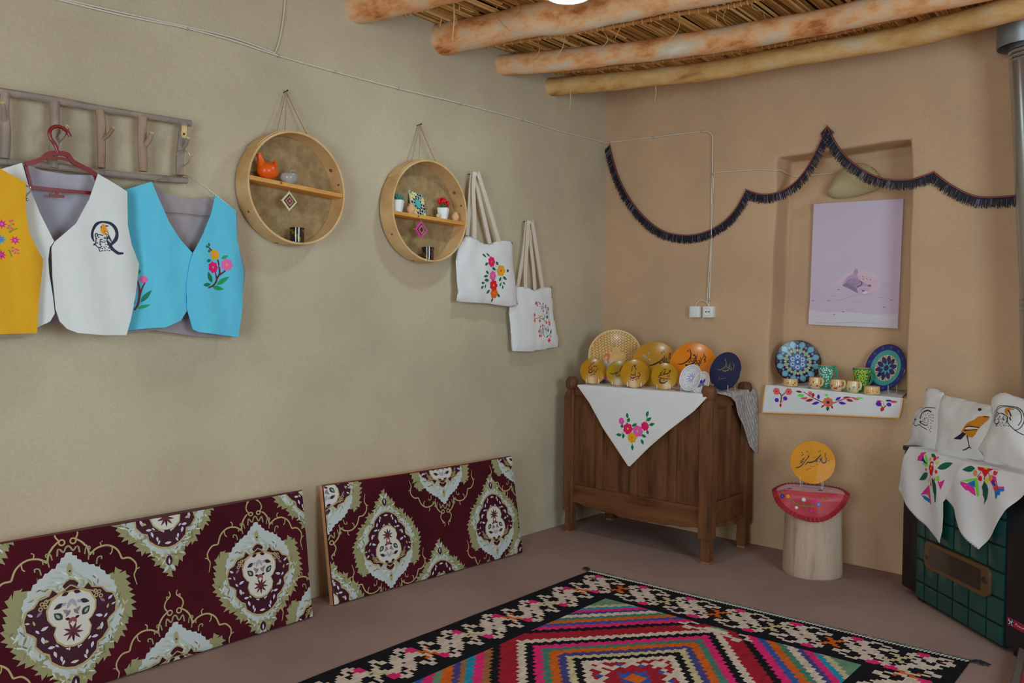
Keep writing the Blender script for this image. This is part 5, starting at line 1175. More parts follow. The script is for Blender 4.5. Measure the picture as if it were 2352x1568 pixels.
pl, R = ((0.5899,-0.32,1.0659),(0.9432,0.3323,0),(-0.0804,0.2282,0.9703)), 0.14
a = calli([([(0.0652,0.0552),(0.0557,0.0344),(0.0354,0.0145),(0.012,0.0001),(-0.0118,-0.0103),(-0.0283,-0.0067)], [.003, .006, .009, .010, .007, .002]), ([(0.0659,0.0429),(0.0658,0.0237),(0.0596,0.0152),(0.0539,0.0206),(0.0614,0.029)], [.004, .006, .005]), ([(0.0623,0.0153),(0.068,0.01)], [.006, .005]), ([(0.0755,0.0404),(0.0759,0.013),(0.0935,0.0094)], [.004, .005, .004]), ([(0.0916,0.0711),(0.0958,0.0602),(0.0926,0.0464),(0.1,0.0356)], [.008, .004, .005])],
          [(q, .005) for q in [(0.0441,0.0685),(0.0557,0.0771)]] + [(q, .006) for q in [(0.0388,0.0036),(0.0453,0.008)]])
for q in [(-0.0563,0.0424),(-0.0477,0.037),(-0.0332,0.0652),(-0.0651,0.0505),(-0.0251,0.0266)]: a.disc(q[0], q[1], .006, '#7a93b8', 0, .005, 7)
for s in ([(-0.0314,0.0181),(-0.0396,-0.0015),(-0.043,-0.0126)], [(-0.0519,0.0175),(-0.0568,0.0091)], [(-0.0278,-0.0149),(-0.0327,-0.0233)]): a.stroke(s, [.004, .003], '#5a5a78')
a.stroke([(0.0088,0.0275),(0.0181,0.0306),(0.0315,0.0337)], .0018, '#a05a20')
plate('large ochre plate with sweeping black script beside the orange plate', pl, R, '#a4711a', a, '#4a3414', d=-.016); stand('clear acrylic stand under the large ochre plate', pl, R, .934, 0)
pl, R = ((0.8487,-0.32,1.0692),(0.9671,0.2543,0),(-0.0615,0.234,0.9703)), 0.1375
a = calli([([(-0.0228,0.0977),(-0.0163,0.0818),(-0.0098,0.0659),(-0.0134,0.0444),(-0.0227,0.0281),(-0.04,0.0142),(-0.0603,0.0042),(-0.0843,0.0047)], [.005, .005, .006, .007, .007, .007, .003]), ([(-0.0389,-0.0004),(-0.0228,-0.0039),(-0.0024,0.0035),(0.0147,0.0187),(0.0235,0.0402),(0.0263,0.0722)], [.008, .013, .012, .008, .005, .002]),
           ([(-0.0084,0.0472),(-0.007,0.0286),(0.0015,0.0209),(0.0135,0.0346),(0.0173,0.0533),(0.0039,0.0583),(0.0113,0.0638),(0.0145,0.0559)], [.004, .005, .006, .005, .004]), ([(0.0077,0.0424),(0.0003,0.0368)], .004), ([(0.0269,0.0297),(0.0294,0.0138),(0.0389,0.0089),(0.0442,0.0249),(0.036,0.03)], [.005, .006, .004]), ([(0.0463,0.0489),(0.0519,0.0252),(0.0481,0.0065)], [.003, .005, .003]),
           ([(0.0629,0.0692),(0.0664,0.0574),(0.0572,0.0412),(0.0552,0.0332)], [.005, .004, .003]), ([(0.0726,0.0602),(0.0753,0.0418),(0.0679,0.0363),(0.0775,0.0286),(0.068,0.0178)], [.004, .006, .004])],
          [(q, .0055) for q in [(-0.031,0.084),(-0.0166,0.0176),(0.0208,0.0069),(0.0433,0.0011)]])
plate('large bright orange plate with two lines of black script', pl, R, '#c66c10', a, '#5a3410', d=-.016); stand('clear acrylic stand under the orange plate', pl, R, .934, 0)
pl, R = ((1.0861,-0.36,1.044),(0.9718,-0.2357,0),(0.057,0.2351,0.9703)), 0.1086
a = calli([([(-0.0173,0.0737),(-0.0088,0.0496),(-0.0104,0.029),(-0.0292,0.0139),(-0.0467,0.0064),(-0.0637,0.0107)], [.003, .004, .005, .005, .004, .002]), ([(-0.0272,0.005),(-0.0076,0.0022),(0.0128,0.0098),(0.0206,0.0306),(0.0207,0.0511)], [.006, .008, .006, .004, .002]), ([(-0.0034,0.0396),(0.0006,0.0219),(0.0125,0.0251),(0.0147,0.0431)], [.003, .004, .003]), ([(0.0228,0.0205),(0.0349,0.0085),(0.0371,0.0264)], [.003, .004, .003]), ([(0.0418,0.047),(0.0513,0.0322),(0.0471,0.0092)], [.003, .004, .003]),
           ([(-0.0443,-0.0321),(-0.0351,-0.0444),(-0.0396,-0.0524)], .002), ([(-0.0351,-0.0444),(-0.0163,-0.0431),(-0.0044,-0.0398),(0.0105,-0.0363)], .0018)], [(q, .003) for q in [(-0.0219,0.0658),(-0.0089,0.015)]], '#77714e')
plate('navy blue oval looking plate with faint gold script', pl, R, '#131a40', a, '#0a0e22', d=.012, rough=.3); stand('clear acrylic stand under the navy plate', pl, R, .934)
SM = 'small ochre script plates on the chest'
pl, R = ((0.2698,-0.5,1.0149),(0.8506,0.5258,0),(-0.1272,0.2058,0.9703)), 0.0793
a = calli([([(0.0054,0.0548),(-0.0023,0.0465),(-0.0136,0.0439),(-0.0111,0.037),(-0.0223,0.0274),(-0.0265,0.0157),(-0.017,0.0042),(-0.0082,0.0137),(-0.0108,0.0253)], [.006, .003, .004, .003, .004, .005, .004]), ([(-0.0015,0.0209),(0.0096,0.0304),(0.0188,0.0259),(0.0254,0.0342)], [.003, .004, .003]), ([(-0.026,0.0017),(-0.0245,-0.0099),(-0.0142,-0.0132),(-0.003,-0.0048),(-0.0011,0.0069)], [.005, .008, .008, .003]), ([(0.0057,0.0094),(0.0084,-0.0045),(0.0176,-0.009),(0.0196,0.0004),(0.0317,0.0134)], [.003, .005, .003]), ([(-0.0181,-0.0325),(-0.0047,-0.0257),(0.0111,-0.0207),(0.009,-0.0277)], [.003, .004, .003])],
          [(q, .0035) for q in [(0.0055,0.0537),(0.02,0.026),(0.0311,0.0134),(0.0087,-0.0161),(-0.0125,0.0067)]], '#46160c')
plate('small ochre plate with five short script lines next to the corner post', pl, R, '#9a6a08', a, '#2a1c10', d=-.009, group=SM); stand('clear acrylic stand under the small plate next to the corner post', pl, R, .934, 0)
pl, R = ((0.4356,-0.46,1.0081),(0.8674,0.4976,0),(-0.1204,0.2098,0.9703)), 0.078
a = calli([([(-0.0558,-0.0005),(-0.0422,-0.0071),(-0.0266,-0.0044),(-0.0134,0.0028),(-0.0001,0.0065)], [.003, .006, .006, .003]), ([(-0.0066,-0.0005),(-0.0175,-0.0076),(-0.0172,-0.0167),(-0.006,-0.0199),(0.0049,-0.0094)], [.004, .005, .006, .004]), ([(0.0167,0.0413),(0.0083,0.0227),(0.0044,0.0066)], [.003, .006, .004])], [(q, .004) for q in [(0.0052,-0.0208),(0.0166,0.0436)]], '#46160c')
plate('small ochre plate partly hidden behind its script neighbour', pl, R, '#96740f', a, '#2a1c10', d=-.009, group=SM); stand('clear acrylic stand under the partly hidden small plate', pl, R, .934, 0)
pl, R = ((0.5731,-0.5,1.014),(0.8769,0.4806,0),(-0.1163,0.2121,0.9703)), 0.0839
a = calli([([(0.001,0.0537),(0.0024,0.0425),(-0.0064,0.0468),(0.0027,0.0336),(0.0073,0.0248)], [.004, .004, .003]), ([(-0.015,0.0421),(-0.0166,0.0242),(-0.0184,0.0108)], [.003, .004, .003]), ([(0.0032,0.0158),(0.002,-0.0155)], .003), ([(-0.0222,-0.005),(-0.0133,-0.0114),(-0.0003,-0.0088),(0.0043,-0.0198)], [.006, .006, .004]), ([(-0.0261,-0.0184),(-0.0193,-0.0271),(-0.0062,-0.029),(0.0001,-0.0222)], [.004, .009, .006]), ([(0.0253,0.0029),(0.031,-0.0058),(0.026,-0.0193),(0.013,-0.0196),(0.0002,-0.0266)], [.004, .005, .005, .003]), ([(0.0172,-0.0151),(0.0241,-0.0282),(0.0091,-0.0353)], [.004, .003])],
          [(q, .0045) for q in [(-0.0101,-0.042),(0.0062,0.0248),(-0.0065,0.049),(-0.0244,-0.0362),(0.0082,-0.0397),(0.0231,0.0029)]], '#3a140c')
plate('small ochre plate with tall tangled script in the middle of the chest', pl, R, '#9e6e0a', a, '#2a1c10', d=-.009, group=SM); stand('clear acrylic stand under the tangled script plate', pl, R, .934, 0)
pl, R = ((0.7732,-0.5,1.009),(0.923,0.3848,0),(-0.0931,0.2233,0.9703)), 0.0763
a = calli([([(0.0337,0.0305),(0.0241,0.0198),(0.0119,0.0117),(-0.0059,0.0137),(0.0037,0.0244),(-0.0042,0.0294)], [.005, .006, .005, .003]), ([(0.0361,0.0332),(0.0286,0.033),(0.0267,0.0199)], .004), ([(-0.0355,-0.0055),(-0.0232,0.0027),(0.0044,0.0088)], [.003, .005, .003]), ([(-0.0354,-0.0068),(-0.0121,-0.0151),(0.0133,-0.0168),(0.0359,-0.0161)], [.003, .005, .005, .003]), ([(-0.0138,0.0186),(-0.0283,0.0026)], .003), ([(-0.0149,-0.01),(-0.0244,-0.0233),(-0.0237,-0.0363),(-0.0108,-0.041),(0.0042,-0.0379),(0.0212,-0.0243)], [.003, .008, .013, .011, .003]), ([(0.015,-0.0012),(0.0203,-0.0062)], .003), ([(0.0271,0.0096),(0.0242,-0.0087)], .003), ([(-0.0094,0.0318),(-0.0237,0.0131)], .003), ([(-0.0323,-0.0184),(-0.0356,-0.0289)], .002)],
          [(q, .005) for q in [(-0.0021,0.0393),(0.005,0.038),(-0.0015,-0.0251),(0.0312,0.0305),(-0.0226,0.0158)]], '#3a140c')
plate('small ochre plate with round bottomed script beside the blue white plates', pl, R, '#9a6f08', a, '#2a1c10', d=-.009, group=SM); stand('clear acrylic stand under the round bottomed script plate', pl, R, .934, 0)
pl, R = ((0.946,-0.5,1.0059),(0.9734,-0.2292,0),(0.0708,0.3008,0.9511)), 0.0767
a = Art(paint); a.nm = 'painted_flower'; B_ = '#7c7fb0'
a.ring(0, 0, R * .86, R * .89, '#8a8fb8', 0); a.ring(0, 0, R * .74, R * .76, '#8a8fb8', 0)
for k in range(10):
    an = 2 * math.pi * k / 10; a.leaf(R * .12 * math.cos(an), R * .12 * math.sin(an), R * .6 * math.cos(an), R * .6 * math.sin(an), R * .20, '#a9abc8', 0); a.leaf(R * .2 * math.cos(an), R * .2 * math.sin(an), R * .55 * math.cos(an), R * .55 * math.sin(an), R * .11, '#c9c9d4', 1)
    a.stroke([(R * .1 * math.cos(an + .31), R * .1 * math.sin(an + .31)), (R * .38 * math.cos(an + .31), R * .38 * math.sin(an + .31))], .0022, '#5a5aa8', 2)
    a.disc(R * .66 * math.cos(an + .31), R * .66 * math.sin(an + .31), R * .05, '#9a9cc0', 1, n=7)
a.disc(0, 0, R * .1, '#d0d0d8', 3, n=10)
plate('white saucer with a pale blue many petalled flower', pl, R, '#c8c8cf', a, '#a8a8b0', '#b8b8c4', d=.012); stand('clear acrylic stand under the blue flower saucer', pl, R, .932)
pl, R = ((1.0296,-0.53,0.983),(0.9271,-0.3748,0),(0.1158,0.2865,0.9511)), 0.0653
a = Art(paint); a.nm = 'painted_flower'; a.ring(0, 0, R * .84, R * .87, '#8a8a90', 0)
for an, c in ((.9, '#4a34a0'), (2.5, '#4a34a0'), (4.0, '#6a6470'), (5.6, '#6a6470')):
    a.leaf(0, 0, R * .55 * math.cos(an), R * .55 * math.sin(an), R * .30, c, 0)
plate('smaller white saucer with four dark petals next to the corner knob', pl, R, '#c6c2ba', a, '#a8a8a8', '#c4c0b8', d=.012); stand('clear acrylic stand under the four petal saucer', pl, R, .930)

# ================================================================ niche cloth and pottery
NZT = .951 + .006
def niche_cloth():
    t = thing('niche_cloth', 'white cloth with orange stitched edge and bright flowers hanging from the niche sill', 'cloth', (1.53, -.03, .79))
    low = [(1.155,0.7925),(1.5153,0.8115),(1.9059,0.829)]; tl, tr = (1.1663,0.9501), (1.9182,0.9368)
    zt = NZT
    y0 = -.022
    def fn(u, s, h):
        wv = .004 * noise.noise(Vector((u * 9, s * 9, 5)))
        zs = sillz(u, y0 + max(0, s)) + .006
        if s >= 0: return Vector((u, y0 + s, zs + .001 + h))
        q = min(1, -s / .15)          # the lower hem keeps its own line
        return Vector((u, y0 - .004 + wv - h - .006 * min(1, -s / .05), (zs + s) * (1 - q) + (zt + s) * q))
    x0, x1 = low[0][0], low[2][0]
    pts = [(x0, low[0][1] - zt), (low[1][0], low[1][1] - zt), (x1, low[2][1] - zt), (x1 + .012, -.06), (x1 + .014, 0), (x1 - .0, .0), (x1 - .01, .17), (NX0 + .04, .17), (NX0 + .01, 0), (x0 + .012, 0), (x0 + .008, -.06)]
    sheet('cloth', pts, fn, [M_LINEN], t, .002, .025); p = t.children[0]
    # blanket stitch border
    mo = thread('#e09020'); E = [pts[9], pts[10], pts[0], pts[1], pts[2], pts[3], pts[4]]
    a = Art(); P = [Vector((q[0], q[1], 0)) for q in E]
    for A, B in zip(P, P[1:]):
        n = max(1, int((B - A).length / .0075)); d = (B - A).normalized(); nn = Vector((-d.y, d.x, 0))
        a.stroke([A, B], .0042, '#d98818', 0, smooth=False)
        for k in range(n):
            c = A.lerp(B, k / n); a.stroke([c, c + nn * .009], .0024, '#d98818', 0, smooth=False)
    a.build('blanket_stitch', fn, p)
    F = lambda q: (q[0], q[1] - zt)
    CO, CR, PU, MG, LG = '#f85a5a', '#f86a28', '#4a1c98', '#9a1228', '#4ade40'
    def fl(px, r, c, cc=None, n=6, **k): stitch(p, fn, [('flower', *F(px), r, c, cc, n, k)])
    def lf(A, B, w, c): stitch(p, fn, [('leaf', *F(A), *F(B), w, c)])
    def st(s, w, c): stitch(p, fn, [('stroke', [F(q) for q in s], w, c)])
    def di(q, r, c): stitch(p, fn, [('disc', *F(q), r, c)])
    st([(1.2533,0.9207),(1.2695,0.9024),(1.2663,0.8597)], .0075, '#7a3a50'); st([(1.2927,0.9233),(1.2734,0.9027)], .006, '#7a3a50'); st([(1.2462,0.8757),(1.2682,0.8637),(1.2934,0.8887)], .004, '#c89a40')
    fl((1.2392,0.9255), .021, CO, '#7a1220'); fl((1.3121,0.9303), .021, CO, '#7a1220'); di((1.2422,0.8742), .0125, PU); di((1.2926,0.8887), .0125, PU); lf((1.2656,0.8578), (1.2661,0.8327), .014, '#b8122a')
    st([(1.3968,0.9377),(1.4389,0.9141),(1.4766,0.898),(1.5101,0.8837)], [.004, .006, .007], '#8a4a58'); st([(1.5612,0.8856),(1.5933,0.9027),(1.6322,0.9238),(1.6742,0.934)], [.007, .006, .004], '#8a4a58'); st([(1.4389,0.9141),(1.4578,0.9042)], .006, '#c89a40'); st([(1.5791,0.8943),(1.5898,0.9025)], .006, '#c89a40')
    fl((1.5357,0.8893), .030, '#f8603a', '#2a1470', 8, cr=.3)
    lf((1.424,0.9037), (1.3785,0.8967), .016, CO); lf((1.4542,0.8983), (1.4085,0.8837), .017, MG); lf((1.4879,0.8858), (1.4443,0.8675), .017, PU); lf((1.4502,0.9112), (1.4534,0.9384), .016, MG); lf((1.4821,0.9022), (1.4814,0.9328), .017, PU); lf((1.4029,0.9173), (1.359,0.9124), .016, LG)
    lf((1.3892,0.9354), (1.3508,0.9367), .012, '#6a0c20'); fl((1.4347,0.9327), .013, CO); lf((1.5753,0.9051), (1.6053,0.9293), .016, PU); lf((1.5917,0.8934), (1.6346,0.8911), .018, PU); lf((1.6323,0.9165), (1.6729,0.9103), .017, MG); lf((1.6638,0.9279), (1.7058,0.9235), .014, CO); lf((1.6144,0.9244), (1.6531,0.9344), .011, MG)
    lf((1.5159,0.8711), (1.4978,0.8529), .010, MG); lf((1.5542,0.8722), (1.5619,0.8524), .011, MG); lf((1.5361,0.8671), (1.5339,0.8353), .018, '#0c5a34'); lf((1.5349,0.9282), (1.5146,0.9343), .014, LG); lf((1.6847,0.9347), (1.7263,0.9322), .010, LG)
    di((1.8016,0.9089), .015, PU); di((1.8533,0.911), .0125, PU); st([(1.8119,0.9008),(1.8255,0.8876),(1.8385,0.9028)], .006, '#8a3a50'); st([(1.8264,0.9249),(1.8262,0.9019)], .006, '#c89a40'); lf((1.8248,0.8911), (1.816,0.862), .020, '#b8122a'); lf((1.7878,0.9257), (1.8214,0.9271), .010, '#d8203a'); lf((1.8562,0.9288), (1.8972,0.9335), .014, '#e82a5a'); lf((1.8346,0.9326), (1.8676,0.9374), .012, '#102a5a')
    for s, c in (((1.40, .03, 1.44, .035), '#2a4a2a'), ((1.55, .04, 1.62, .03), '#5a1030'), ((1.66, .03, 1.70, .04), LG), ((1.30, .035, 1.34, .02), '#2a6a4a')):
        stitch(p, fn, [('leaf', *s, .014, c)])
niche_cloth()
NB = NZT + .003
def mandala():
    pl, R = ((1.3205,0.0683,1.095),(0.8689,0.4949,0),(-0.1197,0.2102,0.9703)), 0.1268; a = Art(paint); a.nm = 'painted_mandala'
    for k in range(24):
        an = 2 * math.pi * k / 24; a.disc(R * .9 * math.cos(an), R * .9 * math.sin(an), R * .06, '#5a3020', 0, R * .05, 7, an)
    for k in range(12):
        an = 2 * math.pi * (k + .5) / 12; c, s = math.cos(an), math.sin(an)
        a.leaf(R * .97 * c, R * .97 * s, R * .60 * c, R * .60 * s, R * .29, '#54859a', 1); a.leaf(R * .92 * c, R * .92 * s, R * .66 * c, R * .66 * s, R * .2, '#6796ac', 2)
        a.leaf(R * .66 * c, R * .66 * s, R * .36 * c, R * .36 * s, R * .18, '#7a9a8a', 2)
        an += math.pi / 12; c, s = math.cos(an), math.sin(an)
        a.flower(R * .74 * c, R * .74 * s, R * .055, '#5a8ac0', None, 5, 1); a.leaf(R * .62 * c, R * .62 * s, R * .46 * c, R * .46 * s, R * .09, '#d89a84', 3); a.disc(R * .54 * c, R * .54 * s, R * .03, '#2c3c78', 2, n=6)
    a.flower(0, 0, R * .42, '#41649c', None, 12, 3, deep=.25)
    for k in range(6):
        an = 2 * math.pi * k / 6 + .5; c, s = math.cos(an), math.sin(an); a.flower(R * .25 * c, R * .25 * s, R * .125, '#7894bc', '#4a5a50', 6, 4, cr=.35); a.ring(R * .25 * c, R * .25 * s, R * .055, R * .075, '#d8dce0', 6, 10)
    a.disc(0, 0, R * .10, '#1c3a90', 4); a.flower(0, 0, R * .06, '#a8c8e8', '#1c3a90', 6, 5)
    plate('dark plate with light blue petal mandala standing in the niche', pl, R, '#1e1a28', a, '#181418', '#141018', d=.014); stand('clear acrylic stand under the mandala plate', pl, R, sillz(1.33, .05) + .0085, .014)
    pl, R = ((1.799,0.0978,1.0804),(0.9,-0.4358,0),(0.1054,0.2177,0.9703)), 0.1293; a = Art(paint); a.nm = 'painted_star'
    a.ring(0, 0, R * .56, R * .765, '#3f8f88', 0); a.disc(0, 0, R * .56, '#b8ac90', 0, n=36)
    for k in range(10):
        an = 2 * math.pi * k / 10 + .2; c, s = math.cos(an), math.sin(an)
        a.poly([(R * .16 * math.cos(an - .35), R * .16 * math.sin(an - .35)), (R * .40 * math.cos(an - .30), R * .40 * math.sin(an - .30)), (R * .53 * math.cos(an - .07), R * .53 * math.sin(an - .07)), (R * .53 * math.cos(an + .1), R * .53 * math.sin(an + .1)), (R * .38 * math.cos(an + .30), R * .38 * math.sin(an + .30)), (R * .16 * math.cos(an + .35), R * .16 * math.sin(an + .35))], '#302a58', 1)
        b = an + math.pi / 10; a.stroke([(R * .44 * math.cos(b), R * .44 * math.sin(b)), (R * .54 * math.cos(b), R * .54 * math.sin(b))], .0035, '#9a2a24', 1)
    a.flower(0, 0, R * .34, '#4a94a0', None, 8, 2, star=True); a.disc(0, 0, R * .13, '#2a2858', 3)
    for k in range(13):
        an = 2 * math.pi * k / 13; c, s = math.cos(an), math.sin(an); a.ring(R * .88 * c, R * .88 * s, R * .05, R * .064, '#4a5a90', 1, 10); a.disc(R * .88 * c, R * .88 * s, R * .022, '#5a6a70', 1, n=6)
    plate('royal blue plate with turquoise ring and dark star centre in the niche', pl, R, '#22246a', a, '#181a4a', '#1a1c58', d=.014); stand('clear acrylic stand under the turquoise ring plate', pl, R, sillz(1.82, .05) + .0085, .014)
mandala()
M_TERRA = mat('bare_terracotta', '#b57a58', .8, var=.1, vscale=40)
def cup(name, label, p, prof, hexc, handle=None, dots=(), inner=None, cat='cup', group=None, hang=0.0):
    """lathed pot: p = base point; prof = outer profile; handle = (angle, z0, z1, reach)"""
    b = Vector(p); t = thing(name, label, cat, b, group=group)
    m = mat('pot_' + hexc.lstrip('#'), hexc, .18, spec=.55, coat=.25, var=.04, vscale=30)
    R1, H = prof[-1]; th = .0035
    outer = [(.0, 0)] + prof
    MB().lathe(outer, 36, Matrix.Translation(b)).build('body', m, t)
    MB().lathe([(R1, H), (R1 - .0008, H + .0022), (R1 - th, H + .0010), (max(.008, prof[len(prof) // 2][0] - th), prof[len(prof) // 2][1]), (max(.006, prof[0][0] - th), .006), (0, .006)], 36, Matrix.Translation(b)).build('inside', M_TERRA, t)
    def rad(z):
        for (r0, z0), (r1, z1) in zip(prof, prof[1:]):
            if z0 <= z <= z1: return r0 + (r1 - r0) * (z - z0) / max(1e-6, z1 - z0)
        return R1
    if handle:
        an, z0, z1, reach = handle; d = Vector((math.cos(an), math.sin(an), 0))
        P = catmull([b + d * (rad(z1) - .003) + Vector((0, 0, z1)), b + d * (rad(z1) + reach * .75) + Vector((0, 0, z1 + .004)), b + d * (rad(z1) + reach) + Vector((0, 0, (z0 + z1) / 2 + .004)), b + d * (rad(z0) + reach * .55) + Vector((0, 0, z0 + .004)), b + d * (rad(z0) - .003) + Vector((0, 0, z0))], 6)
        MB().tube(P, .0052, 10, flat=1.25).build('handle', m, t)
    if dots:
        a = Art(paint)
        for it in dots: getattr(a, it[0])(*it[1:])
        # (arc length, height) -> surface, measured round from the side that faces the room
        a0 = math.atan2(-4.5, 1.5)
        fn = lambda u, v, h: b + Vector(((rad(v) + h) * math.cos(a0 + u / max(.01, rad(v))), (rad(v) + h) * math.sin(a0 + u / max(.01, rad(v))), v))
        a.build('painted_flowers', fn, t, base=.0006, lay=.0003)
    return t
def SB(x, y): return (x, y, sillz(x, y) + .0085)
def sc(p, k): return [(r * k, z * k) for r, z in p]
def N_(q, z=None): return (q[0], q[1], NB if z is None else z)
rnd = random.Random(21)
RM = -.45
tall = [(.020, 0), (.024, .002), (.026, .02), (.031, .06), (.0385, .088), (.0400, .104)]
tall = [(.026, 0), (.029, .003), (.029, .022), (.033, .055), (.040, .085), (.0415, .107)]
def dotset(c, n, seed, R=.036, lo=.02, hi=.098, r=.0042):
    rd = random.Random(seed); out = []; k = 0
    while len(out) < n and k < 3000:
        k += 1; u, v = rd.uniform(-.062, .062), rd.uniform(lo, hi)
        if all(math.hypot(u - o[1], v - o[2]) > r * 2.1 for o in out): out.append(('flower', u, v, r, c, None, 5))
    return out
cup('mug', 'tall teal mug covered in white dots behind the small cups', SB(1.492, .060), sc(tall, 1.15), '#2e8a6e', (RM, .035, .104, .030), dotset('#cfd6c8', 62, 1, hi=.112, r=.0048), cat='mug', group='tall mugs in the niche')
cup('mug', 'tall green mug covered in yellow dots beside the turquoise ring plate', SB(1.680, .068), sc(tall, 1.15), '#2a7a44', (RM - .05, .03, .092, .030), dotset('#c8b81e', 90, 2, hi=.112, r=.0044), cat='mug', group='tall mugs in the niche')
belly = [(.016, 0), (.020, .002), (.0285, .016), (.0305, .028), (.0275, .042), (.0265, .052)]
def sprig(seed, cs, n=6):
    rd = random.Random(seed); out = []
    for k in range(n):
        u, v = -.045 + .09 * (k + .5) / n + rd.uniform(-.004, .004), rd.choice((.018, .030, .040)) + rd.uniform(-.003, .003); c = rd.choice(cs)
        out.append(('flower', u, v, rd.uniform(.0042, .006), c, None, 6)); out.append(('leaf', u + .005, v + .003, u + .011, v + .007, .0026, '#3a4a2a')); out.append(('stroke', [(u - .008, v - .006), (u - .002, v - .001)], .0012, '#3a3a24'))
    return out
cup('cup', 'small cream cup with red flowers beside the teal mug', SB(1.451, .002), sc(belly, 1.22), '#cdaa78', (RM, .020, .055, .023), sprig(3, ('#a81c20', '#b8242a')), group='small painted cups in the niche')
cup('cup', 'small cream cup with pink red sprigs in the middle of the row', SB(1.572, -.002), sc(belly, 1.22), '#d0aa7c', (RM, .020, .055, .023), sprig(4, ('#c0304a', '#b82838', '#c04a5a'), 7), group='small painted cups in the niche')
cup('cup', 'small cream cup with a blue flower and dark vines', SB(1.662, -.008), sc(belly, 1.22), '#d0b484', (RM - .1, .020, .055, .024), [('leaf', -.006, .034, .010, .034, .009, '#4a84c0'), ('stroke', [(-.022, .012), (-.016, .022), (-.022, .030)], .0012, '#3a4a2a'), ('stroke', [(.0, .030), (-.002, .018), (-.006, .012)], .0012, '#3a4a2a'), ('leaf', .016, .022, .024, .026, .004, '#3a5a3a'), ('leaf', -.026, .018, -.018, .022, .004, '#3a5a3a'), ('leaf', -.024, .028, -.018, .024, .004, '#3a5a3a'), ('flower', .030, .032, .005, '#a81c20', None, 6)], group='small painted cups in the niche')
low_ = [(.027, 0), (.0315, .003), (.0325, .012), (.0315, .028), (.0318, .034)]
cup('bowl', 'low cream bowl with red buds under the mandala plate', SB(1.307, .004), sc(low_, 1.27), '#cba876', None, [('disc', -.012, .020, .0042, '#b0242a'), ('disc', .018, .012, .0042, '#b0242a'), ('disc', .027, .021, .004, '#b0242a'), ('stroke', [(-.022, .022), (-.020, .014)], .0016, '#7a6a3a'), ('disc', -.018, .008, .0035, '#b89a5a'), ('stroke', [(.0, .018), (.006, .022)], .0014, '#8a7a4a')], cat='bowl', group='low painted bowls in the niche')
cup('bowl', 'low cream bowl with orange blossoms under the turquoise ring plate', SB(1.757, -.002), sc(low_, 1.27), '#d2a878', None, [('flower', x, y, .0048, '#e07a20', None, 5) for x, y in ((-.024, .022), (-.016, .012), (.004, .018), (.012, .020), (.0, .026), (.026, .016), (-.028, .01))] + [('stroke', [(-.008, .004), (-.008, .030)], .0010, '#6a4a2a'), ('stroke', [(.021, .004), (.021, .030)], .0010, '#6a4a2a'), ('leaf', .0, .003, .016, .008, .006, '#d88a18')], cat='bowl', group='low painted bowls in the niche')
# ================================================================ stump, satin doily, script plate
M_STUMP = bark('stump_wood', ('#86705c', '#a08c78', '#a89080', '#96785c'), 4, (3.5, 3.5, .35), .8, .5)
SX, SY, SR, SH = 1.565, -.300, .140, .452
def stump():
    t = thing('tree_stump', 'pale barkless tree stump standing against the wall', 'stump', (SX, SY, 0))
    wobf = lambda w, z: .035 * math.sin(2 * w + .7) + .02 * math.sin(3 * w + z * 2) + .012 * math.sin(9 * w + 1.3 * math.sin(z * 5)) + (.02 * max(0, math.cos(w + 2.4)) ** 3 * (1 - z / SH))
    MB().lathe([(SR * .99, 0), (SR * 1.03, .02), (SR * 1.01, .10), (SR * .985, .22), (SR * .97, .34), (SR * .955, SH - .006), (SR * .93, SH)], 48, Matrix.Translation((SX, SY, 0)), cap=(True, True), wob=wobf).build('trunk', M_STUMP, t)
    a = Art(lambda h: mat('ring_' + h.lstrip('#'), h, .8))
    for k in range(1, 9): a.ring(0, 0, SR * .1 * k, SR * .1 * k + .002, '#8a6e50', 0, 32)
    a.build('growth_rings', lambda u, v, h: Vector((SX + u, SY + v, SH + h)), t)
stump()
M_SATIN = mat('coral_satin', '#9e2c36', .42, sheen=.4, spec=.5, bump=.05, bscale=20)
M_RUFF = mat('satin_ruffle', '#86141f', .55, bump=.6, bscale=150)
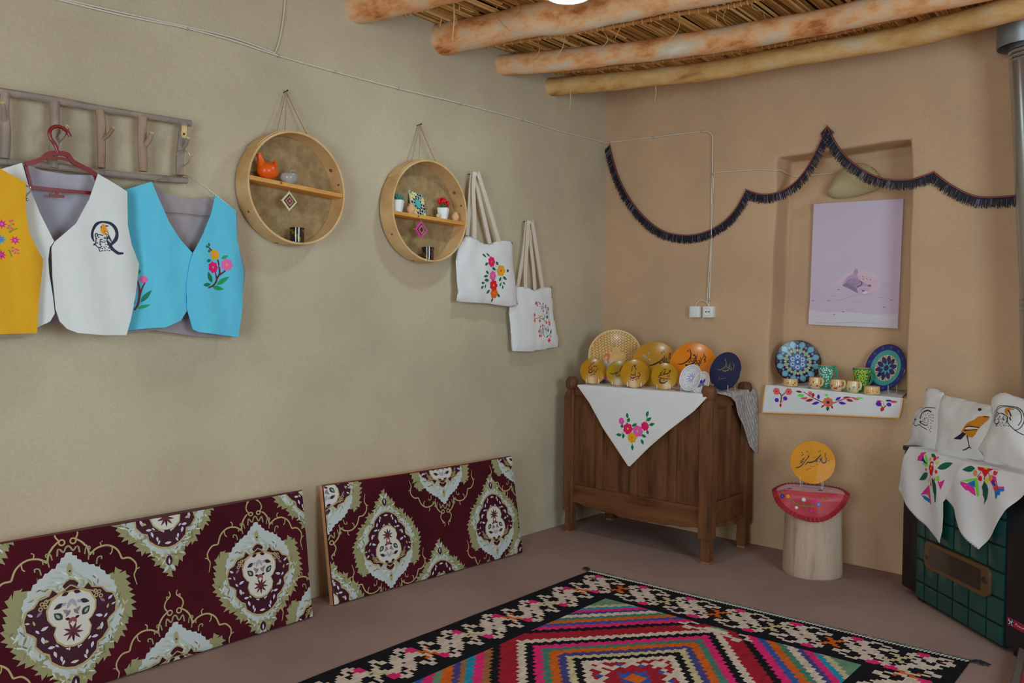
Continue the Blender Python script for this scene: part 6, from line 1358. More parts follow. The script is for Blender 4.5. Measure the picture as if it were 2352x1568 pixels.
def doily():
    cam_d = Vector((CAM_LOC[0] - SX, CAM_LOC[1] - SY, 0)).normalized(); rt = Vector((-cam_d.y, cam_d.x, 0))
    t = thing('satin_doily', 'coral red satin doily with ruffled edge draped over the stump', 'doily', (SX, SY, SH - .17))
    zt = SH + .004; fold = .150    # distance from stump axis to the fold, toward the room
    def fn(u, s, h):
        # u across, s < 0 hangs, s >= 0 lies on top
        u -= .016
        cv = .070 * (abs(u) / .19) ** 2          # drape follows the round trunk
        if s >= 0: p = Vector((SX, SY, zt + h + .0)) + rt * u + cam_d * (fold - cv * .6 - s) - Vector((0, 0, .020 * max(0, (abs(u) - .12) / .07) ** 1.5))
        else:
            f = min(1, -s / .03); p = Vector((SX, SY, zt + s - .020 * max(0, (abs(u) - .12) / .07) ** 1.5)) + rt * u + cam_d * (fold + .016 * f - cv * .6 + .012 * math.sin(u * 30) * min(1, -s / .1) + h)
        return p
    R = .172; pts = []
    cy = .036
    for k in range(40):
        a = 2 * math.pi * k / 40; x, y = R * math.cos(a), cy + (R * .98 if math.sin(a) < 0 else R * .9) * math.sin(a)
        pts.append((x, y))
    sheet('satin', pts, fn, [M_SATIN], t, .002, .022); p = t.children[0]
    # ruffle
    mb = MB(); rings = []
    n = 220
    for k in range(n + 1):
        a = 2 * math.pi * k / n; q = .004 * math.sin(a * 55)
        x0, y0 = math.cos(a), math.sin(a); ry = R * .98 if y0 < 0 else R * .9
        A = fn(x0 * R * .97, cy + y0 * ry * .97, .001); B = fn(x0 * (R + .018), cy + y0 * (ry + .018), .001 + q)
        rings.append([A, B, B + Vector((0, 0, .0008)), A + Vector((0, 0, .0008))])
    mb.rings(rings, cap=(False, False)).build('ruffle', M_RUFF, p)
    def Pd(s):   # local drawing units: (u, s)
        return s
    it = []
    G2 = '#5a7a2a'
    def zz(x, y): return ((x - 445) / 4.48 / 1809 * 4.3 * 1.0, -(y - 560) / 4.48 / 1809 * 4.3 * 1.0)
    for (x, y, r, c, cc, n, stv) in ((390, 636, .014, '#e0dcdc', '#c8c0b0', 8, True), (325, 722, .011, '#e0dcdc', '#c8c0b0', 7, True), (488, 638, .011, '#f0107a', None, 6, False), (460, 735, .009, '#f0107a', '#e07a20', 6, False), (525, 665, .010, '#4a6ac0', '#d0d8e8', 6, False), (192, 616, .011, '#2a2a80', '#7a8ad0', 6, False), (245, 620, .010, '#e07a20', None, 5, False)):
        stitch(p, fn, [('flower', *zz(x, y), r, c, cc, n, {'star': stv})])
    for (u, s, r, c) in ((-.10, .03, .011, '#2a2a80'), (-.03, .035, .010, '#e0a020'), (.05, .06, .011, '#1c2a5a'), (.09, .02, .010, '#e0a020'), (.10, .06, .009, '#d8d8d8')): stitch(p, fn, [('flower', u, s, r, c, None, 6)])
    for sx in ([(265, 640), (330, 690), (400, 700), (490, 690)], [(300, 660), (300, 700)], [(340, 680), (335, 650)], [(400, 700), (390, 670)], [(430, 705), (440, 680)], [(460, 700), (480, 670)], [(545, 640), (565, 600)], [(190, 590), (215, 520), (240, 510)], [(600, 610), (595, 580)], [(415, 715), (420, 740)]):
        stitch(p, fn, [('stroke', [zz(*q) for q in sx], .0035, G2)])
doily()
pl, R = ((1.5745,-0.3481,0.5932),(0.976,0.218,0),(-0.0453,0.2029,0.9781)), 0.1106
K = .0078
a = calli([([(0.0594,0.0528),(0.0615,0.0451),(0.0614,0.034),(0.0674,0.0235),(0.0672,0.0124),(0.0616,0.004),(0.0543,0.0014),(0.0482,0.0043),(0.0463,0.0136),(0.0488,0.0305)], [.005, .004, .003, .005, .006, .007, .008, .006, .003, .001]),
           ([(0.0427,0.0331),(0.0426,0.0212),(0.0418,0.0132),(0.0362,0.0048),(0.0308,-0.0002)], [.002, .004, .005, .003, .001]), ([(0.0349,0.0165),(0.0377,0.0207),(0.0402,0.017),(0.0381,0.0129)], [.004, .006, .004]),
           ([(0.0411,0.044),(0.0334,0.033),(0.0221,0.0177),(0.0106,0.0071),(-0.0041,-0.0006),(-0.016,-0.003),(-0.0245,-0.001)], [.004, .006, .008, .008, .0085, .008, .006]), ([(-0.023,-0.0008),(-0.0279,-0.0093),(-0.0381,-0.0179)], [.006, .004, .002]), ([(0.0161,0.0029),(0.0212,0.0057),(0.0239,0.0115)], [.004, .006, .003]),
           ([(-0.0193,0.0386),(-0.0239,0.0326),(-0.0183,0.0283),(-0.0219,0.0232),(-0.0283,0.0146),(-0.0332,0.0062),(-0.0403,-0.0041),(-0.0487,-0.0176),(-0.0604,-0.0291),(-0.0723,-0.0351),(-0.0838,-0.0346)], [.002, .003, .006, .005, .004, .004, .0045, .005, .006, .006, .001]),
           ([(-0.037,0.0226),(-0.0443,0.0147),(-0.0479,0.012),(-0.0454,0.0074),(-0.0418,0.0118)], [.002, .004, .005, .003]), ([(-0.0499,0.0054),(-0.0573,0.0015),(-0.0577,-0.0057),(-0.0494,-0.0041),(-0.0473,0.0001),(-0.0527,0.0012)], [.003, .004, .003]), ([(-0.0494,-0.0049),(-0.0567,-0.0104),(-0.0626,-0.015)], [.003, .002]),
           ([(-0.0123,-0.0181),(-0.006,-0.0231),(-0.0001,-0.0209),(0.006,-0.0219),(0.0117,-0.0158)], .0016), ([(-0.0321,-0.0455),(-0.0263,-0.0409),(-0.0175,-0.0353),(-0.004,-0.034)], [.001, .002, .0015]), ([(-0.0022,0.0234),(0.0037,0.0255),(0.0149,0.0282)], .0018), ([(-0.0264,-0.0378),(-0.0254,-0.044)], .0016), ([(-0.0117,-0.03),(-0.0099,-0.0361)], .0014)],
          [(q, .0036) for q in [(0.0782,0.0142),(0.0242,-0.0098),(0.0285,0.0572),(0.0358,0.0626),(-0.0279,0.0525),(-0.0541,0.0443),(-0.0481,0.036),(-0.0542,0.0306)]], '#2c160c')
plate('ochre plate with flowing black script standing on the stump', pl, R, '#b87805', a, '#3a2a14', d=-.003, rough=.65); stand('clear acrylic stand on the red doily', pl, R, SH + .009, 0)

# ================================================================ gas heater with green tiles
ST_O, ST_U, ST_V = ((1.9967,-0.2705,0),(0.7235,-0.6903,0),(0,0,1))
ST_O, ST_U = Vector(ST_O), Vector(ST_U); ST_N = Vector((ST_U.y, -ST_U.x, 0))
if ST_N.dot(Vector(CAM_LOC) - ST_O) < 0: ST_N = -ST_N
def SP(u, z, d=0.0): return ST_O + ST_U * u + Vector((0, 0, z)) + ST_N * d
M_BLACK = mat('black_enamel', '#121113', .35, spec=.5)
M_TILE = mat('green_tile', '#0e3a36', .25, var=.15, vscale=6, coat=.3)
M_GROUT = mat('dark_grout', '#0a1716', .7)
M_BRASS = mat('bronze_frame', '#5f482c', .4, metal=.3)
M_SMOKE = mat('smoked_glass', '#2e2419', .12, spec=.6)
STW, STZ, STD = .90, .722, .27
def sbox(mb, u0, u1, z0, z1, d0, d1, bevel=0.0):
    M = Matrix(((ST_U.x, ST_N.x, 0, ST_O.x), (ST_U.y, ST_N.y, 0, ST_O.y), (0, 0, 1, 0), (0, 0, 0, 1)))
    return mb.box(((u0 + u1) / 2, (d0 + d1) / 2, (z0 + z1) / 2), (u1 - u0, d1 - d0, z1 - z0), M, bevel=bevel)
def stove():
    t = thing('gas_heater', 'black gas heater with dark green tiled front and bronze window', 'heater', SP(STW / 2, 0, -STD / 2))
    sbox(MB(), .02, STW - .02, .03, STZ - .02, -STD, -.02, .006).build('casing', M_BLACK, t, sharp=30)
    sbox(MB(), 0, STW, STZ - .025, STZ, -STD - .01, .01, .008).build('top_plate', M_BLACK, t, sharp=30)
    sbox(MB(), 0, .135, .025, STZ - .025, -.06, 0, .010).build('side_column', M_BLACK, t, sharp=30)
    sbox(MB(), .735, STW, .025, STZ - .025, -.06, .008, .010).build('side_column', M_BLACK, t, sharp=30)
    for u in (.16, .80): sbox(MB(), u - .03, u + .03, 0, .035, -.06, -.005, .004).build('foot', M_BLACK, t)
    for u in (.12, .80): sbox(MB(), u - .03, u + .03, 0, .035, -STD + .01, -STD + .06, .004).build('foot', M_BLACK, t)
    fr = sbox(MB(), .135, .735, .012, STZ - .03, -.05, .006).build('tile_bed', M_GROUT, t, sharp=30)
    cols = [.137, .205, .305, .412, .520, .632, .733]; rows = [.016, .098, .205, .312, .420, .530, .690]
    proto = None
    for i, (a, b) in enumerate(zip(cols, cols[1:])):
        for j, (c, d) in enumerate(zip(rows, rows[1:])):
            sh = 0
            sbox(MB(), a + .004, b - .004, c + .004, d - .004, .002, .0125, .004).build('tile', M_TILE, fr, sharp=30)
    # bronze window
    def rr(u0, u1, z0, z1, r, n=5):
        P = []
        for cx, cz, a0 in ((u1 - r, z1 - r, 0), (u0 + r, z1 - r, 90), (u0 + r, z0 + r, 180), (u1 - r, z0 + r, 270)):
            for k in range(n + 1): w = math.radians(a0 + 90 * k / n); P.append((cx + r * math.cos(w), cz + r * math.sin(w)))
        return P
    wn = MB().prism(rr(.222, .660, .188, .312, .03), lambda u, v: SP(u, v, .010), lambda u, v: SP(u, v, .026)).build('window_frame', M_BRASS, t, sharp=30)
    MB().prism(rr(.262, .612, .205, .295, .006), lambda u, v: SP(u, v, .024), lambda u, v: SP(u, v, .0275)).build('window_pane', M_SMOKE, wn, sharp=30)
    MB().lathe([(0, .004), (.012, .004), (.016, .0)], 18, Matrix.Translation(SP(.636, .258, .026)) @ ST_N.to_track_quat('Z', 'Y').to_matrix().to_4x4() @ Matrix.Diagonal((1.3, .9, 1, 1))).build('igniter_eye', mat('dark_bronze', '#2c2014', .4), wn)
    sbox(MB(), .234, .248, .225, .245, .025, .0275).build('small_mark', MATS['dark_bronze'], wn)
    # maker's sticker on the column
    st = sbox(MB(), .752, .858, .118, .150, .008, .0095).build('sticker', mat('sticker_red', '#8a1434', .4), t, sharp=30)
    fs = lambda u, v, h: SP(u, v, .0095 + h)
    a = Art(ink); a.poly([(.756, .121), (.787, .121), (.787, .147), (.756, .147)], '#2a2a4a'); 
    for q in ([(.764, .145), (.761, .137), (.770, .136), (.766, .126), (.760, .124)], [(.778, .145), (.782, .137), (.774, .136), (.778, .126), (.784, .124)], [(.766, .134), (.778, .134)]): a.stroke(q, .0028, '#d8d8e4', 1)
    a.stroke([(.797, .131), (.804, .140), (.810, .131)], .0020, '#e8dce0', 1); a.stroke([(.813, .131), (.817, .136), (.821, .131), (.826, .136), (.830, .131)], .0020, '#e8dce0', 1); a.stroke([(.833, .136), (.838, .131), (.843, .137), (.848, .133)], .0020, '#e8dce0', 1)
    a.build('sticker_print', fs, st, base=.0003, lay=.0003)
stove()
# ---------------------------------------------------------------- embroidered cloths on the heater
M_CLOTH = mat('white_cotton_cloth', '#c6c6d2', .9, var=.03, vscale=10, spec=.12, bump=.15, bscale=350, bdist=.001)
def stove_fn(off, ph):
    def fn(u, s, h):
        if s >= 0: return SP(u, STZ + .002 + off * .25 + h, .014 + off - s)
        fold = .010 * math.sin(u * 26 + ph + s * 5) * min(1, -s / .12) + .005 * noise.noise(Vector((u * 12, s * 8, ph)))
        return SP(u, STZ + .002 + s, .016 + off + abs(.012 * min(1, -s / .05)) + fold + h)
    return fn
def C_(q): return (q[0], q[1] - STZ - .002)
def stove_cloth(label, outline, off, ph, lace, items):
    t = thing('embroidered_cloth', label, 'cloth', SP(outline[0][0], .4, .02), group='white embroidered cloths on the heater')
    fn = stove_fn(off, ph)
    sheet('cloth', outline, fn, [M_CLOTH], t, .002, .025); p = t.children[0]
    a = Art()
    for A, B in zip(lace, lace[1:]):
        A, B = Vector((*A, 0)), Vector((*B, 0)); n = max(1, int((B - A).length / .011))
        for k in range(n):
            c = A.lerp(B, (k + .5) / n); a.disc(c.x, c.y, .0085, '#a9a9ae', 0, n=8)
    a.build('lace_edge', fn, p, base=-.0015)
    stitch(p, fn, items)
G1, MGN, LGR, TEL, OR2 = '#0c5a42', '#f02a8a', '#6ade3a', '#1468b0', '#f0641e'
c1 = [C_(q) for q in [(0.0682,0.7101),(0.0332,0.626),(-0.0109,0.5046),(0.0489,0.4697),(0.1352,0.426),(0.1771,0.4008),(0.2619,0.3664),(0.3486,0.3366),(0.3653,0.3885),(0.3683,0.4612),(0.3644,0.5219),(0.3835,0.5492),(0.4174,0.5946),(0.4617,0.6538),(0.5053,0.6968)]]
c1 = [(x, min(y, -.001)) for x, y in c1]
o1 = [(c1[0][0], .20), (c1[0][0], 0)] + c1[1:-1] + [(c1[-1][0], 0), (c1[-1][0], .20)]
def L1(q): return C_(q)
stove_cloth('white cloth with upright red bouquet hanging off the heater corner', o1, 0.0, .3, c1[2:8],
    [('flower', *L1((0.2722,0.6562)), .020, '#c01018', '#9ade20', 6, {'ry': .036}), ('leaf', *L1((0.318,0.6646)), *L1((0.4039,0.7043)), .030, G1), ('leaf', *L1((0.2389,0.6288)), *L1((0.1612,0.5798)), .030, G1), ('poly', [L1(q) for q in [(0.2467,0.7202),(0.299,0.7289),(0.2745,0.7065),(0.2575,0.7062)]], G1),
     ('poly', [L1(q) for q in [(0.2797,0.6156),(0.3036,0.6072),(0.3168,0.5891),(0.322,0.559),(0.3173,0.5086),(0.3089,0.5093),(0.3018,0.5442),(0.293,0.5528),(0.2862,0.5775),(0.2787,0.597)]], '#0a4a3a'),
     ('disc', *L1((0.2848,0.703)), .010, '#c01428'), ('disc', *L1((0.3088,0.6889)), .009, '#b0e02a'), ('disc', *L1((0.2494,0.6943)), .008, '#f88a4a'), ('disc', *L1((0.221,0.6414)), .0065, '#d0103a'), ('disc', *L1((0.312,0.6479)), .009, '#d0203a'), ('disc', *L1((0.2403,0.5919)), .0085, '#b0e02a'), ('disc', *L1((0.2665,0.5813)), .009, '#d0103a'), ('disc', *L1((0.3013,0.7111)), .006, '#f03a9a'),
     ('poly', [L1(q) for q in [(0.1486,0.6714),(0.1505,0.6907),(0.1655,0.7014),(0.1696,0.7112),(0.2134,0.7259),(0.1964,0.7092),(0.1882,0.6917),(0.1818,0.6745)]], MGN), ('poly', [L1(q) for q in [(0.1982,0.7085),(0.2142,0.7058),(0.2368,0.6841),(0.2401,0.6661),(0.2205,0.6546),(0.1893,0.665),(0.2153,0.6777)]], LGR), ('poly', [L1(q) for q in [(0.1896,0.7038),(0.199,0.6882),(0.2153,0.6777),(0.2311,0.6736),(0.2315,0.6641),(0.2139,0.6683),(0.1933,0.6754),(0.1754,0.6761)]], '#1c2a70'), ('poly', [L1(q) for q in [(0.1991,0.6856),(0.2225,0.671),(0.2157,0.6655),(0.1942,0.6756)]], '#f0641e'),
     ('poly', [L1(q) for q in [(0.2453,0.5744),(0.2642,0.4859),(0.2538,0.4872),(0.2407,0.515),(0.2297,0.5285),(0.1754,0.514)]], MGN), ('poly', [L1(q) for q in [(0.2121,0.5301),(0.2392,0.5519),(0.2441,0.5157),(0.23,0.5206)]], OR2), ('poly', [L1(q) for q in [(0.1772,0.5128),(0.2127,0.5141),(0.2347,0.511),(0.2522,0.5059),(0.2554,0.4918),(0.2381,0.4921),(0.2223,0.4949),(0.2001,0.4979),(0.1909,0.5066)]], TEL), ('poly', [L1(q) for q in [(0.2249,0.5408),(0.2359,0.5485),(0.2383,0.5304),(0.2297,0.5275)]], LGR),
     ('poly', [L1(q) for q in [(0.2989,0.6209),(0.3133,0.6144),(0.3038,0.602)]], OR2), ('poly', [L1(q) for q in [(0.3153,0.6277),(0.3316,0.6335),(0.3363,0.6189),(0.3302,0.6048),(0.3159,0.6123)]], LGR), ('poly', [L1(q) for q in [(0.3242,0.6113),(0.3408,0.6069),(0.3647,0.622),(0.3574,0.6),(0.35,0.5804),(0.3462,0.5719),(0.3374,0.5881)]], MGN), ('stroke', [L1(q) for q in [(0.265,0.6206),(0.2572,0.6006),(0.269,0.5845)]], .003, '#a0182a')])
c2 = [C_(q) for q in [(0.5053,0.6968),(0.4617,0.6538),(0.4174,0.5946),(0.3811,0.5472),(0.4552,0.5175),(0.4679,0.4856),(0.5073,0.441),(0.5599,0.411),(0.6198,0.3864),(0.6577,0.4284),(0.7217,0.5062),(0.7799,0.5847),(0.81,0.6143),(0.8426,0.644),(0.8942,0.6948),(0.9214,0.7437)]]
o2 = [(c2[0][0], .20), (c2[0][0], 0)] + [(x, min(y, -.001)) for x, y in c2[1:-1]] + [(c2[-1][0], 0), (c2[-1][0], .20)]
stove_cloth('white cloth with tulip embroidery hanging in a long point over the tiles', o2, .016, 1.6, c2[3:9],
    [('poly', [L1(q) for q in [(0.59,0.722),(0.6868,0.7406),(0.6807,0.7246),(0.6609,0.7139),(0.6513,0.6979),(0.6414,0.6866),(0.6307,0.6963),(0.6199,0.7085),(0.5989,0.7093)]], '#c01422'), ('disc', *L1((0.6387,0.7239)), .010, '#a0c83a', {'ry': .005}), ('leaf', *L1((0.5775,0.7126)), *L1((0.5017,0.6936)), .026, G1), ('disc', *L1((0.5832,0.6939)), .013, '#f8824a'), ('disc', *L1((0.6155,0.6777)), .012, '#c81428'), ('disc', *L1((0.6982,0.7177)), .012, '#d0203a'), ('disc', *L1((0.6575,0.677)), .012, '#b8e02a'),
     ('stroke', [L1(q) for q in [(0.64,0.6887),(0.6422,0.6655)]], .006, '#8a1430'), ('stroke', [L1(q) for q in [(0.6165,0.7055),(0.5965,0.6792)]], .003, '#a0182a'), ('stroke', [L1(q) for q in [(0.6575,0.7132),(0.6682,0.6989)]], .003, '#a0182a'),
     ('poly', [L1(q) for q in [(0.642,0.6711),(0.6595,0.6596),(0.6689,0.6428),(0.6655,0.6233),(0.6595,0.6032),(0.6352,0.5731),(0.6392,0.5963),(0.627,0.6101),(0.6283,0.6294),(0.6237,0.6427),(0.6322,0.6563)]], '#0a4a3a'),
     ('poly', [L1(q) for q in [(0.5036,0.6433),(0.5405,0.6424),(0.5805,0.6313),(0.5875,0.5977),(0.5636,0.606),(0.5525,0.6133),(0.5379,0.6126),(0.5229,0.6217),(0.5077,0.6308)]], MGN), ('poly', [L1(q) for q in [(0.5035,0.6447),(0.5506,0.6624),(0.6001,0.6761),(0.6027,0.6431),(0.6029,0.6001),(0.5924,0.5978),(0.5838,0.6392),(0.585,0.6659),(0.5439,0.6494)]], LGR), ('poly', [L1(q) for q in [(0.5426,0.6428),(0.585,0.6644),(0.584,0.6344),(0.5697,0.6339)]], TEL), ('poly', [L1(q) for q in [(0.5619,0.6516),(0.5864,0.6652),(0.5843,0.6441)]], '#d82a2a'),
     ('poly', [L1(q) for q in [(0.6648,0.6982),(0.6881,0.705),(0.708,0.702),(0.7287,0.6738),(0.7354,0.666),(0.7166,0.6482),(0.7135,0.643),(0.6961,0.6671),(0.6755,0.6816)]], MGN), ('disc', *L1((0.6799,0.6909)), .013, '#f8803a'), ('poly', [L1(q) for q in [(0.6876,0.6817),(0.7005,0.6912),(0.7088,0.6813),(0.7223,0.6702),(0.7128,0.6613),(0.6993,0.6701)]], '#4a2a80'), ('poly', [L1(q) for q in [(0.6993,0.6701),(0.714,0.6823),(0.7236,0.6705),(0.7129,0.659)]], LGR), ('poly', [L1(q) for q in [(0.7095,0.6606),(0.7321,0.6699),(0.7357,0.6592),(0.7153,0.6457)]], '#d82a2a'), ('poly', [L1(q) for q in [(0.7153,0.6457),(0.7355,0.6638),(0.7662,0.6656),(0.7647,0.6549),(0.7475,0.6525),(0.7462,0.6362),(0.7334,0.6344),(0.7275,0.616),(0.7188,0.621)]], TEL), ('poly', [L1(q) for q in [(0.7322,0.6676),(0.764,0.6743),(0.7662,0.6656),(0.7388,0.6621)]], MGN)])
# ---------------------------------------------------------------- three cushions on the heater
def plane_fn(pl):
    O, U, V = [Vector(q) for q in pl]; N = U.cross(V)
    if N.dot(Vector(CAM_LOC) - O) < 0: N = -N
    def fn(u, v, h):
        w = .008 * noise.noise(Vector((u * 9, v * 9, O.x * 7))) + .004 * noise.noise(Vector((u * 22, v * 14, 3)))
        return O + U * u + V * v + N * (w + h)
    return fn
M_PIL = mat('white_canvas', '#c4c3c3', .9, var=.03, vscale=10, spec=.12, bump=.25, bscale=380, bdist=.001)
def cushion(label, pl, pts, D):
    f = plane_fn(pl); b = f(sum(p[0] for p in pts) / len(pts), min(p[1] for p in pts), 0)
    t = thing('canvas_cushion', label, 'cushion', b, group='white embroidered cushions on the heater')
    o, fn = pillow('cover', pts, f, D, [M_PIL], t, .022, .05, back=.6)
    return t, o, fn
LN = '#22222e'
t, o, fn = cushion('white cushion with outlined spotted cat head at the heater end', ((2.0451,-0.2198,0.722),(0.7235,-0.6903,0),(0.1483,0.1555,0.9766)), [(-0.0353,0.2839),(-0.0022,0.2875),(0.031,0.2895),(0.0665,0.2833),(0.1024,0.2747),(0.1236,0.2494),(0.1557,0.1495),(0.1836,0.0507),(0.1973,0.0019),(0.1409,-0.0088),(0.0646,-0.0163),(-0.0243,-0.0228),(-0.084,-0.0203),(-0.1177,-0.0168),(-0.0768,0.0082),(-0.0698,0.0312),(-0.0761,0.0767),(-0.0773,0.1149),(-0.0764,0.1478),(-0.0736,0.1754),(-0.0232,0.194),(-0.0248,0.2214),(-0.0283,0.248)], .05)
a = Art()
for s, w in (([(0.0201,0.1592),(0.0225,0.1755),(0.0521,0.1868),(0.1072,0.1943)], .003), ([(0.0406,0.1271),(0.0349,0.1424),(0.0445,0.1621),(0.0733,0.1747)], .006), ([(0.0556,0.1661),(0.0728,0.176),(0.0954,0.1707)], .006), ([(0.0038,0.1452),(-0.0042,0.1322),(-0.0106,0.126)], .002), ([(0.0025,0.1142),(-0.006,0.1024),(-0.0129,0.0974),(-0.0338,0.0947)], .0025), ([(-0.0288,0.1048),(-0.0163,0.1064)], .002), ([(-0.0087,0.098),(0.0163,0.0893),(0.0469,0.0988),(0.0707,0.0915),(0.107,0.0834)], .003), ([(0.0422,0.1114),(0.0651,0.1065),(0.0918,0.1022),(0.1017,0.1088)], .004), ([(0.0459,0.1185),(0.0871,0.1147)], .002), ([(0.0595,0.1216),(0.0858,0.1408)], .0015)): a.stroke(s, w, LN)
a.poly([(-0.0138,0.1229),(0.0139,0.1243),(-0.0011,0.1124)], LN); a.poly([(0.0392,0.1137),(0.0499,0.1191),(0.0563,0.1133),(0.0456,0.1079)], LN)
for q in [(0.0538,0.1539),(0.0475,0.1426),(0.0693,0.1519),(0.0784,0.1609),(0.09,0.1518),(0.1,0.1582),(0.1103,0.1582),(0.0699,0.1388),(0.0823,0.139),(0.0952,0.1432),(0.1046,0.1457),(0.093,0.1325),(0.1092,0.1333),(0.1153,0.1444),(0.0982,0.124),(0.1146,0.1183),(0.095,0.1157),(0.0746,0.1262),(0.0626,0.1247),(0.0235,0.1329),(0.1083,0.0966),(0.1218,0.0933),(0.1187,0.085),(0.121,0.101),(0.1253,0.0782),(0.0458,0.1357),(0.0678,0.1332),(0.1188,0.1293)]: a.disc(q[0], q[1], .0026, LN, 0, .0020, 6)
a.build('embroidered_cat', fn, o, step=.03)
t, o, fn = cushion('white cushion with ochre bird and black snap button', ((2.0209,-0.2451,0.722),(0.7235,-0.6903,0),(0.1984,0.2079,0.9578)), [(0.1216,0.2699),(0.1554,0.2705),(0.1921,0.2676),(0.2842,0.2652),(0.3763,0.2609),(0.4606,0.2565),(0.4994,0.2202),(0.5406,0.1545),(0.5627,0.0874),(0.5786,0.0201),(0.5135,0.011),(0.4205,0.0033),(0.3263,-0.0057),(0.2521,-0.0104),(0.2004,-0.0014),(0.1832,0.0178),(0.1851,0.039),(0.181,0.0644),(0.1614,0.1138),(0.1372,0.1817),(0.1273,0.2281)], .05)
stitch(o, fn, [('poly', [(0.4953,0.203),(0.4733,0.2038),(0.4544,0.193),(0.4452,0.1749),(0.4177,0.159),(0.4074,0.1429),(0.4013,0.1249),(0.3919,0.1063),(0.4098,0.1139),(0.427,0.1067),(0.445,0.0973),(0.4694,0.0963),(0.4794,0.1122),(0.4846,0.1465),(0.4952,0.1839)], '#b87416'), ('poly', [(0.3507,0.0741),(0.3794,0.0946),(0.4037,0.1118),(0.427,0.1067),(0.4096,0.0906),(0.396,0.0775),(0.3636,0.0736)], '#1c1a38'), ('stroke', [(0.4329,0.1027),(0.4439,0.0778),(0.4536,0.0527)], [.010, .006, .006], '#4a2630'), ('stroke', [(0.4067,0.0338),(0.4282,0.0412),(0.4506,0.0534),(0.4675,0.0502)], [.003, .005, .006, .003], '#4a2630')], step=.03)
a = Art(); a.stroke([(0.4098,0.1335),(0.4286,0.1423),(0.4587,0.1441),(0.4846,0.1465)], [.003, .005, .004], '#3a1c18', 1); a.stroke([(0.411,0.119),(0.4329,0.1246),(0.4578,0.1307),(0.4791,0.1362)], [.007, .004, .004], '#3a1c18', 1); a.poly([(0.4135,0.1291),(0.4301,0.1388),(0.4592,0.1429),(0.483,0.1427),(0.4786,0.1373),(0.4511,0.1302),(0.4254,0.126)], '#c8c4bc', 1); a.stroke([(0.473,0.1966),(0.4901,0.2035)], .004, '#3a1c18', 1)
a.build('embroidered_wing', fn, o, step=.03)
bq = (0.4402,0.2256); p0 = fn(bq[0], bq[1], .001); MB().ball(p0, .0075, 8).build('snap_button', M_BLACK, t)
t, o, fn = cushion('white cushion with bird and cat emblem beside the stove pipe', ((1.9967,-0.2705,0.722),(0.7235,-0.6903,0),(0.2222,0.2329,0.9468)), [(0.4872,0.2938),(0.5011,0.3097),(0.5212,0.3224),(0.5544,0.3267),(0.5986,0.3191),(0.6719,0.309),(0.7716,0.2937),(0.8184,0.218),(0.8589,0.1372),(0.9004,0.0292),(0.8472,0.0271),(0.7991,0.0262),(0.7045,0.0235),(0.6383,0.02),(0.5761,0.0158),(0.5551,0.0422),(0.5151,0.0662),(0.5248,0.1014),(0.5314,0.1358),(0.5337,0.1791),(0.5321,0.21),(0.5012,0.247)], .05)
a = Art()
for s, w in (([(0.5961,0.19),(0.5781,0.2182),(0.5763,0.2321),(0.5912,0.241),(0.5958,0.2579),(0.6242,0.2635),(0.6536,0.2657),(0.692,0.2644),(0.7355,0.2471),(0.7587,0.2143),(0.7556,0.1826),(0.7369,0.1665)], .003), ([(0.6148,0.1902),(0.5957,0.211),(0.5963,0.2299),(0.6078,0.2523),(0.6349,0.2601),(0.6675,0.2616),(0.6949,0.258),(0.7292,0.2418),(0.7479,0.2128),(0.7438,0.1899)], .003), ([(0.6827,0.2017),(0.7007,0.1883),(0.7342,0.1706),(0.7748,0.1588),(0.8159,0.1607)], .003), ([(0.5998,0.2022),(0.5936,0.2155),(0.5994,0.2232),(0.6062,0.2287),(0.6181,0.2232),(0.6134,0.2133),(0.6045,0.2122)], .003), ([(0.6181,0.2232),(0.634,0.2287),(0.6587,0.2215),(0.6758,0.2168)], .003), ([(0.6007,0.207),(0.6048,0.1982),(0.599,0.1904),(0.6189,0.1815),(0.6334,0.1835),(0.6448,0.192)], .003), ([(0.6338,0.216),(0.632,0.2065),(0.6381,0.1934),(0.6354,0.1791),(0.6267,0.1779),(0.6337,0.1696)], .003), ([(0.653,0.2207),(0.6532,0.207),(0.6686,0.1998)], .003), ([(0.673,0.2165),(0.6827,0.2017),(0.6848,0.1906)], .005), ([(0.6843,0.2179),(0.7023,0.2044)], .005)): a.stroke(s, w, LN)
a.poly([(0.6352,0.2462),(0.6369,0.2557),(0.6566,0.2592),(0.6681,0.2536),(0.661,0.2493),(0.6669,0.2432),(0.6841,0.2316),(0.6997,0.2199),(0.6814,0.2244),(0.6601,0.2251),(0.6431,0.2356)], '#b87416', 1); a.stroke([(0.6681,0.2536),(0.6799,0.2539)], .003, LN, 2); a.poly([(0.653,0.2438),(0.665,0.2406),(0.6908,0.2233),(0.6785,0.224)], '#d0ccc8', 2); a.stroke([(0.6535,0.2461),(0.6688,0.2388),(0.6917,0.2212)], .004, LN, 3)
for q in [(0.6054,0.217),(0.6093,0.2221),(0.607,0.2102),(0.637,0.2256),(0.6457,0.2233),(0.6456,0.2036),(0.6533,0.2001),(0.6599,0.2056),(0.6636,0.2106),(0.6413,0.173),(0.6508,0.179),(0.6584,0.1824),(0.665,0.1879),(0.6765,0.1826),(0.6829,0.1881),(0.6624,0.1737),(0.6756,0.1779),(0.685,0.177),(0.6925,0.1803),(0.6969,0.1901),(0.7046,0.1798),(0.645,0.1851),(0.6602,0.1918),(0.5975,0.1902),(0.6253,0.2009)]: a.disc(q[0], q[1], .0026, LN, 0, .002, 6)
a.build('embroidered_emblem', fn, o, step=.03)
